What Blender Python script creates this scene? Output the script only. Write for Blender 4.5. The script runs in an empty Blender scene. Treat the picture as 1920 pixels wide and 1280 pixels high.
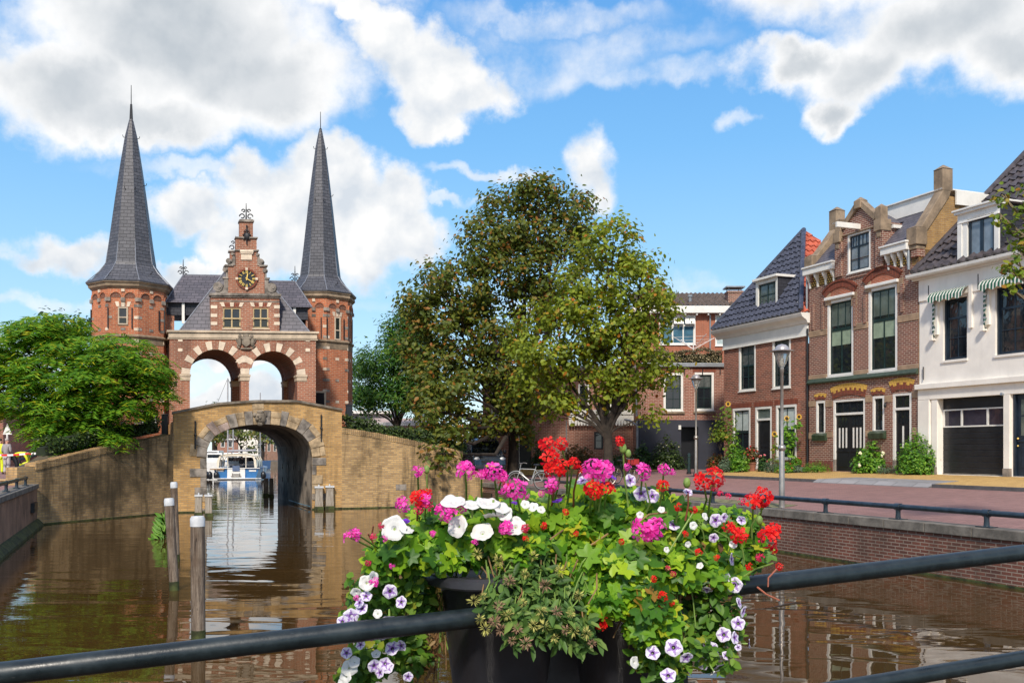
import bpy, math, random
import numpy as np
from mathutils import Vector, Matrix

random.seed(7); NR = np.random.default_rng(11)
SC = bpy.context.scene
COL = SC.collection
PI = math.pi
# ---------------------------------------------------------------- camera
F, HZ, CX, CAMZ = 1800.0, 845.0, 960.0, 2.5
cam_d = bpy.data.cameras.new('camera'); cam = bpy.data.objects.new('camera', cam_d); COL.objects.link(cam)
cam.location = (0, 0, CAMZ); cam.rotation_euler = (PI/2, 0, 0)
cam_d.sensor_width = 36.0; cam_d.lens = F/1920*36
cam_d.shift_y = (HZ-640)/1920
cam_d.clip_start = 0.05; cam_d.clip_end = 3000
SC.camera = cam
SC.view_settings.view_transform = 'Standard'; SC.view_settings.look = 'None'
SC.view_settings.exposure = 0.40; SC.view_settings.gamma = 1.0
SC.cycles.max_bounces = 7; SC.cycles.transparent_max_bounces = 8
SC.cycles.sample_clamp_indirect = 6
# ---------------------------------------------------------------- sun + sky
SUN_EL, SUN_AZ = math.radians(42), math.atan2(-0.08, -0.90)
sd = Vector((math.sin(SUN_AZ)*math.cos(SUN_EL), math.cos(SUN_AZ)*math.cos(SUN_EL), math.sin(SUN_EL)))
sl = bpy.data.lights.new('sun', 'SUN'); sl.energy = 3.4; sl.angle = math.radians(6); sl.color = (1, .91, .79)
so = bpy.data.objects.new('sun', sl); COL.objects.link(so); so.rotation_euler = sd.to_track_quat('Z', 'Y').to_euler()
so.location = (0, -20, 40)

W = bpy.data.worlds.new('World'); SC.world = W; W.use_nodes = True
nt = W.node_tree; nt.nodes.clear()
def wn(t, **k):
    n = nt.nodes.new(t)
    for a, b in k.items(): setattr(n, a, b)
    return n
def wl(a, b): nt.links.new(a, b)
def wmath(op, a, b=None, c=None, clamp=False):
    n = wn('ShaderNodeMath', operation=op, use_clamp=clamp)
    for i, x in enumerate((a, b, c)):
        if x is None: continue
        if isinstance(x, (int, float)): n.inputs[i].default_value = x
        else: wl(x, n.inputs[i])
    return n.outputs[0]
sky = wn('ShaderNodeTexSky', sky_type='NISHITA', sun_disc=False)
sky.sun_elevation = SUN_EL; sky.sun_rotation = SUN_AZ; sky.air_density = 1.0; sky.dust_density = 0.15; sky.ozone_density = 3.0
hs = wn('ShaderNodeHueSaturation'); hs.inputs['Saturation'].default_value = 1.25; hs.inputs['Value'].default_value = 1.0
wl(sky.outputs[0], hs.inputs['Color'])
tc = wn('ShaderNodeTexCoord'); sep = wn('ShaderNodeSeparateXYZ'); wl(tc.outputs['Generated'], sep.inputs[0])
az = wmath('ARCTAN2', sep.outputs[0], sep.outputs[1]); el = wmath('ARCSINE', sep.outputs[2])
# clear-air gradient by elevation, blended with the sky texture
rmpn = wn('ShaderNodeValToRGB'); er = rmpn.color_ramp.elements
er[0].position = 0.0; er[0].color = (.56, .74, .85, 1); er[1].position = 1.0; er[1].color = (.03, .16, .56, 1)
for p_, c_ in ((.09, (.45, .66, .81)), (.19, (.31, .565, .80)), (.30, (.195, .46, .785)), (.48, (.10, .32, .71))):
    e_ = er.new(p_); e_.color = (*c_, 1)
wl(wmath('MULTIPLY', el, 2/PI*1.55, clamp=True), rmpn.inputs[0])
scl = wn('ShaderNodeVectorMath', operation='SCALE'); wl(hs.outputs[0], scl.inputs[0]); scl.inputs['Scale'].default_value = 0.12
mixs = wn('ShaderNodeMix', data_type='RGBA'); mixs.inputs[0].default_value = .72; wl(scl.outputs[0], mixs.inputs[6]); wl(rmpn.outputs[0], mixs.inputs[7])
bg1 = wn('ShaderNodeBackground'); wl(mixs.outputs[2], bg1.inputs['Color']); bg1.inputs['Strength'].default_value = 1.0
def wnoise(scale, detail, rough=.55):
    n = wn('ShaderNodeTexNoise'); n.inputs['Scale'].default_value = scale; n.inputs['Detail'].default_value = detail
    n.inputs['Roughness'].default_value = rough; wl(tc.outputs['Generated'], n.inputs['Vector']); return n
nA = wnoise(7, 3); nB = wnoise(26, 6, .6); nC = wnoise(5, 4)
sa = wn('ShaderNodeSeparateColor'); wl(nA.outputs['Color'], sa.inputs[0])
sb = wn('ShaderNodeSeparateColor'); wl(nB.outputs['Color'], sb.inputs[0])
def warp(base, i, k1, k2):
    t = wmath('MULTIPLY_ADD', wmath('SUBTRACT', sa.outputs[i], .5), k1, base)
    return wmath('MULTIPLY_ADD', wmath('SUBTRACT', sb.outputs[i], .5), k2, t)
cx_ = wn('ShaderNodeCombineXYZ'); wl(warp(az, 0, .13, .05), cx_.inputs[0]); wl(warp(el, 1, .09, .045), cx_.inputs[1])
def blob(px, py, rx, ry, soft=1.0):
    a = math.atan((px-CX)/F); e = math.atan((HZ-py)/F*math.cos(a))
    s = wn('ShaderNodeVectorMath', operation='SUBTRACT'); wl(cx_.outputs[0], s.inputs[0]); s.inputs[1].default_value = (a, e, 0)
    m = wn('ShaderNodeVectorMath', operation='MULTIPLY'); wl(s.outputs[0], m.inputs[0]); m.inputs[1].default_value = (F/rx, F/ry, 0)
    l = wn('ShaderNodeVectorMath', operation='LENGTH'); wl(m.outputs[0], l.inputs[0])
    return wmath('MULTIPLY_ADD', l.outputs['Value'], -soft, soft)
def union(bl):
    r = None
    for b in bl:
        v = blob(*b); r = v if r is None else wmath('SMOOTH_MAX', r, v, .12)
    return r
GREY = [(330, 40, 290, 190), (160, 160, 190, 100), (480, 150, 210, 110), (240, 215, 260, 62), (1760, 50, 240, 100), (1600, 120, 140, 70),
        (1560, 205, 62, 44), (1900, 110, 150, 80), (1480, 110, 120, 52), (560, -120, 320, 130), (1650, -130, 380, 130)]
WHITE = [(790, 140, 140, 95), (720, 90, 90, 70), (870, 130, 110, 70), (790, 225, 75, 55), (650, 20, 50, 40), (140, 462, 92, 40, .7), (75, 472, 50, 26, .5), (340, 395, 80, 62, .8),
         (330, 520, 60, 36), (460, 345, 66, 36, .6), (520, 420, 140, 105), (610, 330, 95, 72), (660, 420, 120, 110), (740, 390, 85, 75), (760, 450, 90, 48), (430, 470, 90, 66),
         (1092, 312, 56, 62, .55), (1112, 365, 46, 46, .45), (480, 760, 190, 60), (500, 650, 130, 44)]
WISP = [(1000, 110, 330, 60), (1190, 80, 210, 38), (1240, 140, 220, 30), (840, 395, 90, 12), (1040, 30, 260, 30), (380, 320, 220, 24), (900, 330, 110, 16), (1060, 560, 480, 30), (100, 560, 160, 20),
        (1392, 230, 40, 22), (300, 690, 500, 40), (1300, 690, 400, 40)]
def ramp01(v, lo, hi):
    n = wn('ShaderNodeMapRange', interpolation_type='SMOOTHSTEP'); wl(v, n.inputs[0]); n.inputs[1].default_value = lo; n.inputs[2].default_value = hi
    return n.outputs[0]
ug, uw, ui = union(GREY), union(WHITE), union(WISP)
def fbm(offset, scale=30, detail=9, rough=.62):
    mp = wn('ShaderNodeMapping'); mp.inputs['Location'].default_value = offset; wl(tc.outputs['Generated'], mp.inputs[0])
    n = wn('ShaderNodeTexNoise'); n.inputs['Scale'].default_value = scale; n.inputs['Detail'].default_value = detail; n.inputs['Roughness'].default_value = rough; wl(mp.outputs[0], n.inputs['Vector']); return n.outputs['Fac']
f0 = fbm((0, 0, 0)); s0 = fbm((0, 0, 0), 20, 5, .5); s1 = fbm((.008, 0, -.022), 20, 5, .5); fc = wmath('SUBTRACT', f0, .5)
dg, dw_ = wmath('MULTIPLY_ADD', fc, .50, ug), wmath('MULTIPLY_ADD', fc, .62, uw)
mg, mw = ramp01(dg, -.10, .42), ramp01(dw_, -.08, .36)
fw_ = fbm((3, 1, 2), 9, 7); mi = wmath('MULTIPLY', wmath('MULTIPLY', ramp01(ui, -.05, .7), ramp01(fw_, .30, .66)), .72)
# broken cloud cover behind and above the camera, unseen, thickened to add fill light
back = wmath('MULTIPLY', ramp01(nC.outputs['Fac'], .42, .60), ramp01(wmath('MAXIMUM', wmath('MULTIPLY', sep.outputs[1], -1.0), wmath('SUBTRACT', sep.outputs[2], .42)), .05, .25))
dens = wmath('MAXIMUM', wmath('MAXIMUM', wmath('MAXIMUM', mg, wmath('MULTIPLY', back, .92)), mw), mi, clamp=True)
relief = wmath('MULTIPLY_ADD', wmath('SUBTRACT', s0, s1), 2.9, .55, clamp=True)     # puffs: lit from above, greyer below
belly = wmath('MULTIPLY', ramp01(ug, .14, .85), wmath('MULTIPLY_ADD', nC.outputs['Fac'], 1.1, .22), clamp=True)
gmix = wn('ShaderNodeMix', data_type='RGBA'); wl(wmath('SUBTRACT', belly, wmath('MULTIPLY', wmath('SUBTRACT', relief, .5), .30), clamp=True), gmix.inputs[0]); gmix.inputs[6].default_value = (.86, .86, .86, 1); gmix.inputs[7].default_value = (.40, .45, .50, 1)
wmix = wn('ShaderNodeMix', data_type='RGBA'); wl(relief, wmix.inputs[0]); wmix.inputs[6].default_value = (.58, .63, .69, 1); wmix.inputs[7].default_value = (.86, .855, .845, 1)
mixc = wn('ShaderNodeMix', data_type='RGBA'); wl(mw, mixc.inputs[0]); wl(gmix.outputs[2], mixc.inputs[6]); wl(wmix.outputs[2], mixc.inputs[7])
bg2 = wn('ShaderNodeBackground'); wl(mixc.outputs[2], bg2.inputs['Color']); bg2.inputs['Strength'].default_value = 0.92
ms = wn('ShaderNodeMixShader'); wl(dens, ms.inputs[0]); wl(bg1.outputs[0], ms.inputs[1]); wl(bg2.outputs[0], ms.inputs[2])
wo = wn('ShaderNodeOutputWorld'); wl(ms.outputs[0], wo.inputs['Surface'])

# ---------------------------------------------------------------- helpers
Z = Vector((0, 0, 1))
def U(px, py, d): return Vector(((px-CX)/F*d, d, CAMZ+(HZ-py)/F*d))
class Fr:
    """a vertical facade frame: u to the right along it, v into the building, heights absolute"""
    def __init__(s, o, u, v):
        s.o = Vector((o[0], o[1], 0)); s.u = Vector((u[0], u[1], 0)).normalized(); s.v = Vector((v[0], v[1], 0)).normalized()
    def W(s, a, z, b=0.0): return s.o+s.u*a+s.v*b+Z*z
    def px(s, px, py, b=0.0):
        o = s.o+s.v*b; n = Vector((s.u.y, -s.u.x, 0)); r = Vector(((px-CX)/F, 1, (HZ-py)/F))
        d = n.dot(o)/n.dot(r); p = Vector((r.x*d, d, CAMZ+r.z*d)); return (p-o).dot(s.u), p.z
    def a(s, px, b=0.0): return s.px(px, 800, b)[0]
    def zz(s, *pts, b=0.0): return sum(s.px(x, y, b)[1] for x, y in pts)/len(pts)
def newobj(name, data, parent=None):
    o = bpy.data.objects.new(name, data); COL.objects.link(o)
    if parent: o.parent = parent
    return o
def props(o, label=None, cat=None, group=None, kind=None):
    if label: o['label'] = label
    if cat: o['category'] = cat
    if group: o['group'] = group
    if kind: o['kind'] = kind
    return o
def thing(name, label, cat, loc=(0, 0, 0), rot=0, group=None):
    o = newobj(name, None); o.location = loc; o.rotation_euler = (0, 0, rot); o.empty_display_size = .2
    return props(o, label, cat, group)
def auto_uv(me):
    n = len(me.loops)
    if n == 0: return
    co = np.empty(len(me.vertices)*3, np.float32); me.vertices.foreach_get('co', co); co = co.reshape(-1, 3)
    li = np.empty(n, np.int32); me.loops.foreach_get('vertex_index', li)
    np_ = len(me.polygons); nr = np.empty(np_*3, np.float32); me.polygons.foreach_get('normal', nr); nr = nr.reshape(-1, 3)
    lt = np.empty(np_, np.int32); me.polygons.foreach_get('loop_total', lt)
    pn = np.repeat(nr, lt, axis=0); p = co[li]
    flat = np.abs(pn[:, 2]) > .95
    t = np.stack([-pn[:, 1], pn[:, 0], np.zeros(n)], 1); ln = np.linalg.norm(t, axis=1); ln[ln < 1e-6] = 1; t /= ln[:, None]
    b = np.cross(pn, t)
    uu = np.where(flat, p[:, 0], (p*t).sum(1)); vv = np.where(flat, p[:, 1], (p*b).sum(1))
    l = me.uv_layers.new(name='UVMap'); l.data.foreach_set('uv', np.stack([uu, vv], 1).astype(np.float32).ravel())
class MB:
    def __init__(s, org=(0, 0, 0)): s.v = []; s.f = []; s.o = Vector(org); s.mi = []; s.cur = 0
    def add(s, vs, fs):
        k = len(s.v); s.v += [tuple(Vector(p)-s.o) for p in vs]; s.f += [tuple(i+k for i in f) for f in fs]; s.mi += [s.cur]*len(fs); return s
    def quad(s, *p): return s.add(p, [tuple(range(len(p)))])
    def hexa(s, p): return s.add(p, [(0, 3, 2, 1), (4, 5, 6, 7), (0, 1, 5, 4), (1, 2, 6, 5), (2, 3, 7, 6), (3, 0, 4, 7)])
    def fbox(s, fr, a0, a1, z0, z1, b0, b1):
        W_ = fr.W
        return s.hexa([W_(a0, z0, b0), W_(a1, z0, b0), W_(a1, z0, b1), W_(a0, z0, b1), W_(a0, z1, b0), W_(a1, z1, b0), W_(a1, z1, b1), W_(a0, z1, b1)])
    def box(s, c, sz, rz=0.0, m=None):
        c = Vector(c); R = m if m is not None else Matrix.Rotation(rz, 3, 'Z'); x, y, z = sz[0]/2, sz[1]/2, sz[2]/2
        return s.hexa([c+R@Vector(q) for q in ((-x, -y, -z), (x, -y, -z), (x, y, -z), (-x, y, -z), (-x, -y, z), (x, -y, z), (x, y, z), (-x, y, z))])
    def prism(s, p0, p1):
        """two matching outlines joined"""
        n = len(p0)
        return s.add(list(p0)+list(p1), [tuple(range(n-1, -1, -1)), tuple(range(n, 2*n))]+[(i, (i+1) % n, n+(i+1) % n, n+i) for i in range(n)])
    def fprism(s, fr, pts, b0, b1): return s.prism([fr.W(a, z, b0) for a, z in pts], [fr.W(a, z, b1) for a, z in pts])
    def slab(s, xy, z0, z1): return s.prism([(x, y, z0) for x, y in xy], [(x, y, z1) for x, y in xy])
    def tube(s, pts, r, n=8, cap=True):
        pts = [Vector(p) for p in pts]; m = len(pts); rs = r if isinstance(r, (list, tuple)) else [r]*m
        k0 = len(s.v); vs = []; fs = []; prev = None
        for i, p in enumerate(pts):
            t = (pts[min(i+1, m-1)]-pts[max(i-1, 0)]).normalized()
            if prev is None:
                x = t.orthogonal().normalized()
            else:
                x = (prev-t*prev.dot(t))
                x = x.normalized() if x.length > 1e-6 else t.orthogonal().normalized()
            prev = x; y = t.cross(x)
            vs += [p+(x*math.cos(2*PI*j/n)+y*math.sin(2*PI*j/n))*rs[i] for j in range(n)]
        for i in range(m-1):
            for j in range(n): fs.append((i*n+j, i*n+(j+1) % n, (i+1)*n+(j+1) % n, (i+1)*n+j))
        if cap: fs += [tuple(range(n-1, -1, -1)), tuple((m-1)*n+j for j in range(n))]
        return s.add(vs, fs)
    def lathe(s, c, prof, n=16, a0=0.0, sx=1, sy=1):
        c = Vector(c); vs = []; fs = []; m = len(prof)
        for r, z in prof:
            r = max(r, 1e-4); vs += [c+Vector((math.cos(a0+2*PI*j/n)*r*sx, math.sin(a0+2*PI*j/n)*r*sy, z)) for j in range(n)]
        for i in range(m-1):
            for j in range(n): fs.append((i*n+j, i*n+(j+1) % n, (i+1)*n+(j+1) % n, (i+1)*n+j))
        fs += [tuple(range(n-1, -1, -1)), tuple((m-1)*n+j for j in range(n))]
        return s.add(vs, fs)
    def disc(s, c, x, y, r, t, n=24):
        """short drum with axis x cross y"""
        c, x, y = Vector(c), Vector(x).normalized(), Vector(y).normalized(); nrm = x.cross(y)
        ring = lambda off: [c+nrm*off+(x*math.cos(2*PI*j/n)+y*math.sin(2*PI*j/n))*r for j in range(n)]
        return s.prism(ring(0), ring(t))
    def ball(s, c, r, n=12, m=8):
        c = Vector(c); rr = r if isinstance(r, (tuple, list)) else (r, r, r)
        vs = []; fs = []
        for i in range(m+1):
            th = PI*i/m
            for j in range(n): vs.append(c+Vector((math.sin(th)*math.cos(2*PI*j/n)*rr[0], math.sin(th)*math.sin(2*PI*j/n)*rr[1], -math.cos(th)*rr[2])))
        for i in range(m):
            for j in range(n): fs.append((i*n+j, i*n+(j+1) % n, (i+1)*n+(j+1) % n, (i+1)*n+j))
        return s.add(vs, fs)
    def gridwall(s, fr, a0, a1, z0, z1, holes, b=0.0, dep=.14):
        A = sorted({a0, a1, *[x for h in holes for x in h[:2]]}); A = [x for x in A if a0-1e-6 <= x <= a1+1e-6]
        Zs = sorted({z0, z1, *[x for h in holes for x in h[2:4]]}); Zs = [x for x in Zs if z0-1e-6 <= x <= z1+1e-6]
        for i in range(len(A)-1):
            for j in range(len(Zs)-1):
                ca, cz = (A[i]+A[i+1])/2, (Zs[j]+Zs[j+1])/2
                if any(h[0] < ca < h[1] and h[2] < cz < h[3] for h in holes): continue
                s.quad(fr.W(A[i], Zs[j], b), fr.W(A[i+1], Zs[j], b), fr.W(A[i+1], Zs[j+1], b), fr.W(A[i], Zs[j+1], b))
        for h in holes:
            p, q, r_, t = h[:4]; e = b+dep; W_ = fr.W
            s.quad(W_(p, r_, b), W_(p, t, b), W_(p, t, e), W_(p, r_, e)); s.quad(W_(q, r_, b), W_(q, r_, e), W_(q, t, e), W_(q, t, b))
            s.quad(W_(p, t, b), W_(q, t, b), W_(q, t, e), W_(p, t, e)); s.quad(W_(p, r_, b), W_(p, r_, e), W_(q, r_, e), W_(q, r_, b))
        return s
    def build(s, name, mat, parent=None, smooth=False, bevel=0.0):
        me = bpy.data.meshes.new(name); me.from_pydata(s.v, [], s.f); me.validate(); me.update()
        for m_ in (mat if isinstance(mat, (list, tuple)) else [mat]): me.materials.append(m_)
        if isinstance(mat, (list, tuple)) and len(me.polygons) == len(s.mi): me.polygons.foreach_set('material_index', s.mi)
        if smooth: me.polygons.foreach_set('use_smooth', [True]*len(me.polygons))
        auto_uv(me)
        o = newobj(name, me, parent)
        if bevel:
            bm_ = o.modifiers.new('bevel', 'BEVEL'); bm_.width = bevel; bm_.segments = 2; bm_.limit_method = 'ANGLE'; bm_.angle_limit = math.radians(50)
        if smooth and len(s.f) < 4000:
            try: me.set_sharp_from_angle(angle=math.radians(40))
            except Exception: pass
        return o
def copy_tree(o, parent=None):
    c = o.copy(); COL.objects.link(c)
    if parent: c.parent = parent
    for ch in o.children: copy_tree(ch, c)
    return c
def lerp(a, b, t): return a+(b-a)*t

# ---------------------------------------------------------------- materials
MATS = {}
def newmat(name):
    m = bpy.data.materials.new(name); m.use_nodes = True; t = m.node_tree; bs = t.nodes['Principled BSDF']; MATS[name] = m
    def N(ty, **k):
        n = t.nodes.new(ty)
        for a, b in k.items(): setattr(n, a, b)
        return n
    return m, t, bs, N, t.links.new
def setin(n, i, v):
    if isinstance(v, (int, float)): n.inputs[i].default_value = v
    else: n.inputs[i].default_value = (*v, 1) if len(v) == 3 else v
def rgbmix(N, L, fac, a, b, mode='MIX'):
    n = N('ShaderNodeMix', data_type='RGBA', blend_type=mode)
    for i, x in ((0, fac), (6, a), (7, b)):
        if hasattr(x, 'is_linked'): L(x, n.inputs[i])
        elif isinstance(x, (int, float)): n.inputs[i].default_value = x
        else: n.inputs[i].default_value = (*x, 1)
    return n.outputs[2]
def noise(N, L, vec, scale, detail=4, rough=.6, stretch=None):
    n = N('ShaderNodeTexNoise'); n.inputs['Scale'].default_value = scale; n.inputs['Detail'].default_value = detail; n.inputs['Roughness'].default_value = rough
    if stretch:
        mp = N('ShaderNodeMapping'); mp.inputs['Scale'].default_value = stretch; L(vec, mp.inputs[0]); vec = mp.outputs[0]
    L(vec, n.inputs['Vector']); return n
def rmp(N, L, v, lo, hi, o0=0.0, o1=1.0):
    n = N('ShaderNodeMapRange', interpolation_type='SMOOTHSTEP'); L(v, n.inputs[0])
    for i, x in ((1, lo), (2, hi), (3, o0), (4, o1)): n.inputs[i].default_value = x
    return n.outputs[0]
def bump(N, L, bs, h, strength=.3, dist=.02, prev=None):
    n = N('ShaderNodeBump'); n.inputs['Strength'].default_value = strength; n.inputs['Distance'].default_value = dist; L(h, n.inputs['Height'])
    if prev is not None: L(prev, n.inputs['Normal'])
    L(n.outputs[0], bs.inputs['Normal']); return n.outputs[0]
def M(name, base, rough=.6, var=.18, vs=2.5, metal=0, bmp=.15, bs_=30, spec=.5, streak=0, coat=0):
    if name in MATS: return MATS[name]
    m, t, bs, N, L = newmat(name); tcn = N('ShaderNodeTexCoord'); ob = tcn.outputs['Object']
    n1 = noise(N, L, ob, vs, 5, .65)
    lo = tuple(c*(1-var*1.6) for c in base); hi = tuple(min(1, c*(1+var)) for c in base)
    c = rgbmix(N, L, rmp(N, L, n1.outputs['Fac'], .3, .7), lo, hi)
    if streak:
        n2 = noise(N, L, ob, 3.0, 4, .6, (1.6, 1.6, .16)); c = rgbmix(N, L, rmp(N, L, n2.outputs['Fac'], .5, .75, 0, streak), c, tuple(x*.35 for x in base))
    L(c, bs.inputs['Base Color'])
    bs.inputs['Roughness'].default_value = rough; bs.inputs['Metallic'].default_value = metal; bs.inputs['Specular IOR Level'].default_value = spec
    bs.inputs['Coat Weight'].default_value = coat
    if bmp:
        n3 = noise(N, L, ob, bs_, 3); bump(N, L, bs, n3.outputs['Fac'], bmp, .01)
    return m
def brick(name, c1, c2, mortar, bw=.24, bh=.075, ms=.010, rough=.85, bias=-.1, extra=None, stain=.35, stain_col=(.05, .04, .03), vs=.6, bmp=.5, patch=None, offs=.5, streak=True, hi=None):
    if name in MATS: return MATS[name]
    m, t, bs, N, L = newmat(name); tcn = N('ShaderNodeTexCoord'); uv = tcn.outputs['UV']; ob = tcn.outputs['Object']
    b = N('ShaderNodeTexBrick', offset=offs); L(uv, b.inputs['Vector'])
    setin(b, 'Color1', c1); setin(b, 'Color2', c2); setin(b, 'Mortar', mortar)
    for k, x in (('Scale', 1), ('Mortar Size', ms), ('Mortar Smooth', .15), ('Bias', bias), ('Brick Width', bw), ('Row Height', bh)): b.inputs[k].default_value = x
    col = b.outputs['Color']
    if extra:   # a share of odd bricks
        b2 = N('ShaderNodeTexBrick', offset=offs); L(uv, b2.inputs['Vector'])
        for k, x in (('Scale', 1), ('Mortar Size', ms), ('Bias', -.62), ('Brick Width', bw), ('Row Height', bh)): b2.inputs[k].default_value = x
        setin(b2, 'Color1', (0, 0, 0)); setin(b2, 'Color2', (1, 1, 1)); setin(b2, 'Mortar', (0, 0, 0))
        mp = N('ShaderNodeMapping'); mp.inputs['Location'].default_value = (bw*37, bh*52, 0); L(uv, mp.inputs[0]); L(mp.outputs[0], b2.inputs['Vector'])
        col = rgbmix(N, L, rmp(N, L, b2.outputs['Color'], .35, .75), col, extra)
    n1 = noise(N, L, ob, vs, 6, .65)
    col = rgbmix(N, L, rmp(N, L, n1.outputs['Fac'], .42, .70, 0, stain), col, stain_col)
    if streak:
        n2 = noise(N, L, ob, 2.2, 5, .65, (1.0, 1.0, .13)); col = rgbmix(N, L, rmp(N, L, n2.outputs['Fac'], .46, .70, 0, stain*.9), col, stain_col)
    if hi:
        n4 = noise(N, L, ob, vs*2.3, 5, .6); col = rgbmix(N, L, rmp(N, L, n4.outputs['Fac'], .5, .75, 0, .6), col, hi)
    if patch:
        n5 = noise(N, L, ob, 3.5, 6, .7); col = rgbmix(N, L, rmp(N, L, n5.outputs['Fac'], .64, .72, 0, .7), col, patch)
    L(col, bs.inputs['Base Color']); bs.inputs['Roughness'].default_value = rough; bs.inputs['Specular IOR Level'].default_value = .25
    inv = N('ShaderNodeMath', operation='SUBTRACT'); inv.inputs[0].default_value = 1; L(b.outputs['Fac'], inv.inputs[1])
    nn = noise(N, L, ob, 22, 4); ad = N('ShaderNodeMath', operation='MULTIPLY_ADD'); L(nn.outputs['Fac'], ad.inputs[0]); ad.inputs[1].default_value = .5; L(inv.outputs[0], ad.inputs[2])
    bump(N, L, bs, ad.outputs[0], bmp, .012)
    return m
def leafmat(name, stops, trans=.35, rough=.5):
    """leaf colour varies from leaf to leaf"""
    if name in MATS: return MATS[name]
    m, t, bs, N, L = newmat(name); g = N('ShaderNodeNewGeometry'); r = N('ShaderNodeValToRGB')
    e = r.color_ramp.elements; e[0].position = stops[0][0]; e[0].color = (*stops[0][1], 1); e[1].position = stops[-1][0]; e[1].color = (*stops[-1][1], 1)
    for p, c in stops[1:-1]: x = e.new(p); x.color = (*c, 1)
    L(g.outputs['Random Per Island'], r.inputs[0]); L(r.outputs[0], bs.inputs['Base Color']); bs.inputs['Roughness'].default_value = rough; bs.inputs['Specular IOR Level'].default_value = .3
    tr = N('ShaderNodeBsdfTranslucent'); hsv = N('ShaderNodeHueSaturation'); hsv.inputs['Value'].default_value = 1.5; hsv.inputs['Hue'].default_value = .485; L(r.outputs[0], hsv.inputs['Color']); L(hsv.outputs[0], tr.inputs[0])
    mx = N('ShaderNodeMixShader'); mx.inputs[0].default_value = trans; L(bs.outputs[0], mx.inputs[1]); L(tr.outputs[0], mx.inputs[2])
    L(mx.outputs[0], t.nodes['Material Output'].inputs['Surface'])
    return m
def glassmat(name, base=(.012, .016, .02), rough=.03):
    if name in MATS: return MATS[name]
    m, t, bs, N, L = newmat(name); tcn = N('ShaderNodeTexCoord'); n = noise(N, L, tcn.outputs['Object'], 1.7, 3)
    L(rgbmix(N, L, n.outputs['Fac'], tuple(c*.4 for c in base), tuple(c*1.9 for c in base)), bs.inputs['Base Color'])
    bs.inputs['Roughness'].default_value = rough; bs.inputs['Specular IOR Level'].default_value = .8
    n2 = noise(N, L, tcn.outputs['Object'], 2.2, 2); bump(N, L, bs, n2.outputs['Fac'], .05, .05)
    return m
def scatter_mesh(name, P, NRM, size, tv, tf, mat, parent=None, org=(0, 0, 0), roll=None, dirs=None):
    """many copies of one small template (leaf, petal) baked into one mesh; template x = along, y = across, z = normal"""
    P = np.asarray(P, np.float64)-np.asarray(org, np.float64); n = len(P); tv = np.asarray(tv, np.float64); k = len(tv)
    Nn = np.asarray(NRM, np.float64); Nn /= np.linalg.norm(Nn, axis=1)[:, None]+1e-9
    d = NR.normal(size=(n, 3)) if dirs is None else np.asarray(dirs, np.float64)
    d = d-Nn*(d*Nn).sum(1)[:, None]; d /= np.linalg.norm(d, axis=1)[:, None]+1e-9
    y = np.cross(Nn, d); s = np.asarray(size, np.float64).reshape(-1, 1, 1)*np.ones((n, 1, 1))
    V = P[:, None, :]+s*(tv[None, :, 0:1]*d[:, None, :]+tv[None, :, 1:2]*y[:, None, :]+tv[None, :, 2:3]*Nn[:, None, :])
    me = bpy.data.meshes.new(name); me.vertices.add(n*k); me.vertices.foreach_set('co', V.astype(np.float32).ravel())
    lens = [len(f) for f in tf]; flat = np.concatenate([np.array(f) for f in tf]); tot = len(flat)
    idx = (np.arange(n)[:, None]*k+flat[None, :]).ravel().astype(np.int32)
    me.loops.add(n*tot); me.loops.foreach_set('vertex_index', idx)
    lt = np.tile(np.array(lens, np.int32), n); ls = np.concatenate([[0], np.cumsum(lt)[:-1]]).astype(np.int32)
    me.polygons.add(n*len(tf)); me.polygons.foreach_set('loop_start', ls); me.polygons.foreach_set('loop_total', lt)
    me.update(calc_edges=True); me.validate(); me.materials.append(mat)
    return newobj(name, me, parent)
LEAF = ([(0, 0, 0), (.32, .30, .05), (.72, .24, .02), (1, 0, -.1), (.72, -.24, .02), (.32, -.30, .05)], [(0, 5, 4, 3), (0, 3, 2, 1)])
LANCE = ([(0, 0, 0), (.35, .13, .03), (1, 0, -.12), (.35, -.13, .03)], [(0, 3, 2), (0, 2, 1)])
def sph(n):
    v = NR.normal(size=(n, 3)); return v/np.linalg.norm(v, axis=1)[:, None]
# ---------------------------------------------------------------- shared materials
m_gate = brick('gate_brick', (.37, .135, .075), (.25, .085, .05), (.42, .30, .22), bw=.25, bh=.085, ms=.012, extra=(.42, .17, .09), stain=.45, vs=.35, stain_col=(.07, .04, .03))
m_tower = brick('tower_brick', (.56, .165, .07), (.40, .105, .048), (.48, .31, .2), bw=.25, bh=.085, ms=.011, extra=(.5, .2, .10), stain=.42, vs=.3, stain_col=(.09, .045, .03))
m_yellow = brick('yellow_brick', (.60, .35, .125), (.36, .20, .075), (.38, .265, .145), bw=.27, bh=.085, ms=.013, extra=(.62, .44, .19), stain=.45, vs=.45, stain_col=(.07, .05, .025))
m_wing = brick('old_yellow_brick', (.55, .35, .15), (.29, .175, .08), (.34, .25, .15), bw=.27, bh=.085, ms=.014, extra=(.60, .46, .28), stain=.9, vs=.33, stain_col=(.055, .04, .022), patch=None)
m_purple = brick('purple_brick', (.24, .085, .058), (.14, .05, .038), (.46, .36, .28), bw=.25, bh=.082, ms=.013, extra=(.26, .10, .07), stain=.2, vs=.5)
m_rough = brick('worn_red_brick', (.32, .10, .06), (.15, .05, .035), (.40, .28, .21), bw=.27, bh=.088, ms=.013, extra=(.60, .44, .37), stain=.25, vs=.9)
m_pink = brick('pinkish_red_brick', (.33, .125, .085), (.21, .075, .052), (.46, .33, .26), bw=.27, bh=.088, ms=.013, stain=.2, vs=.5)
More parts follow.
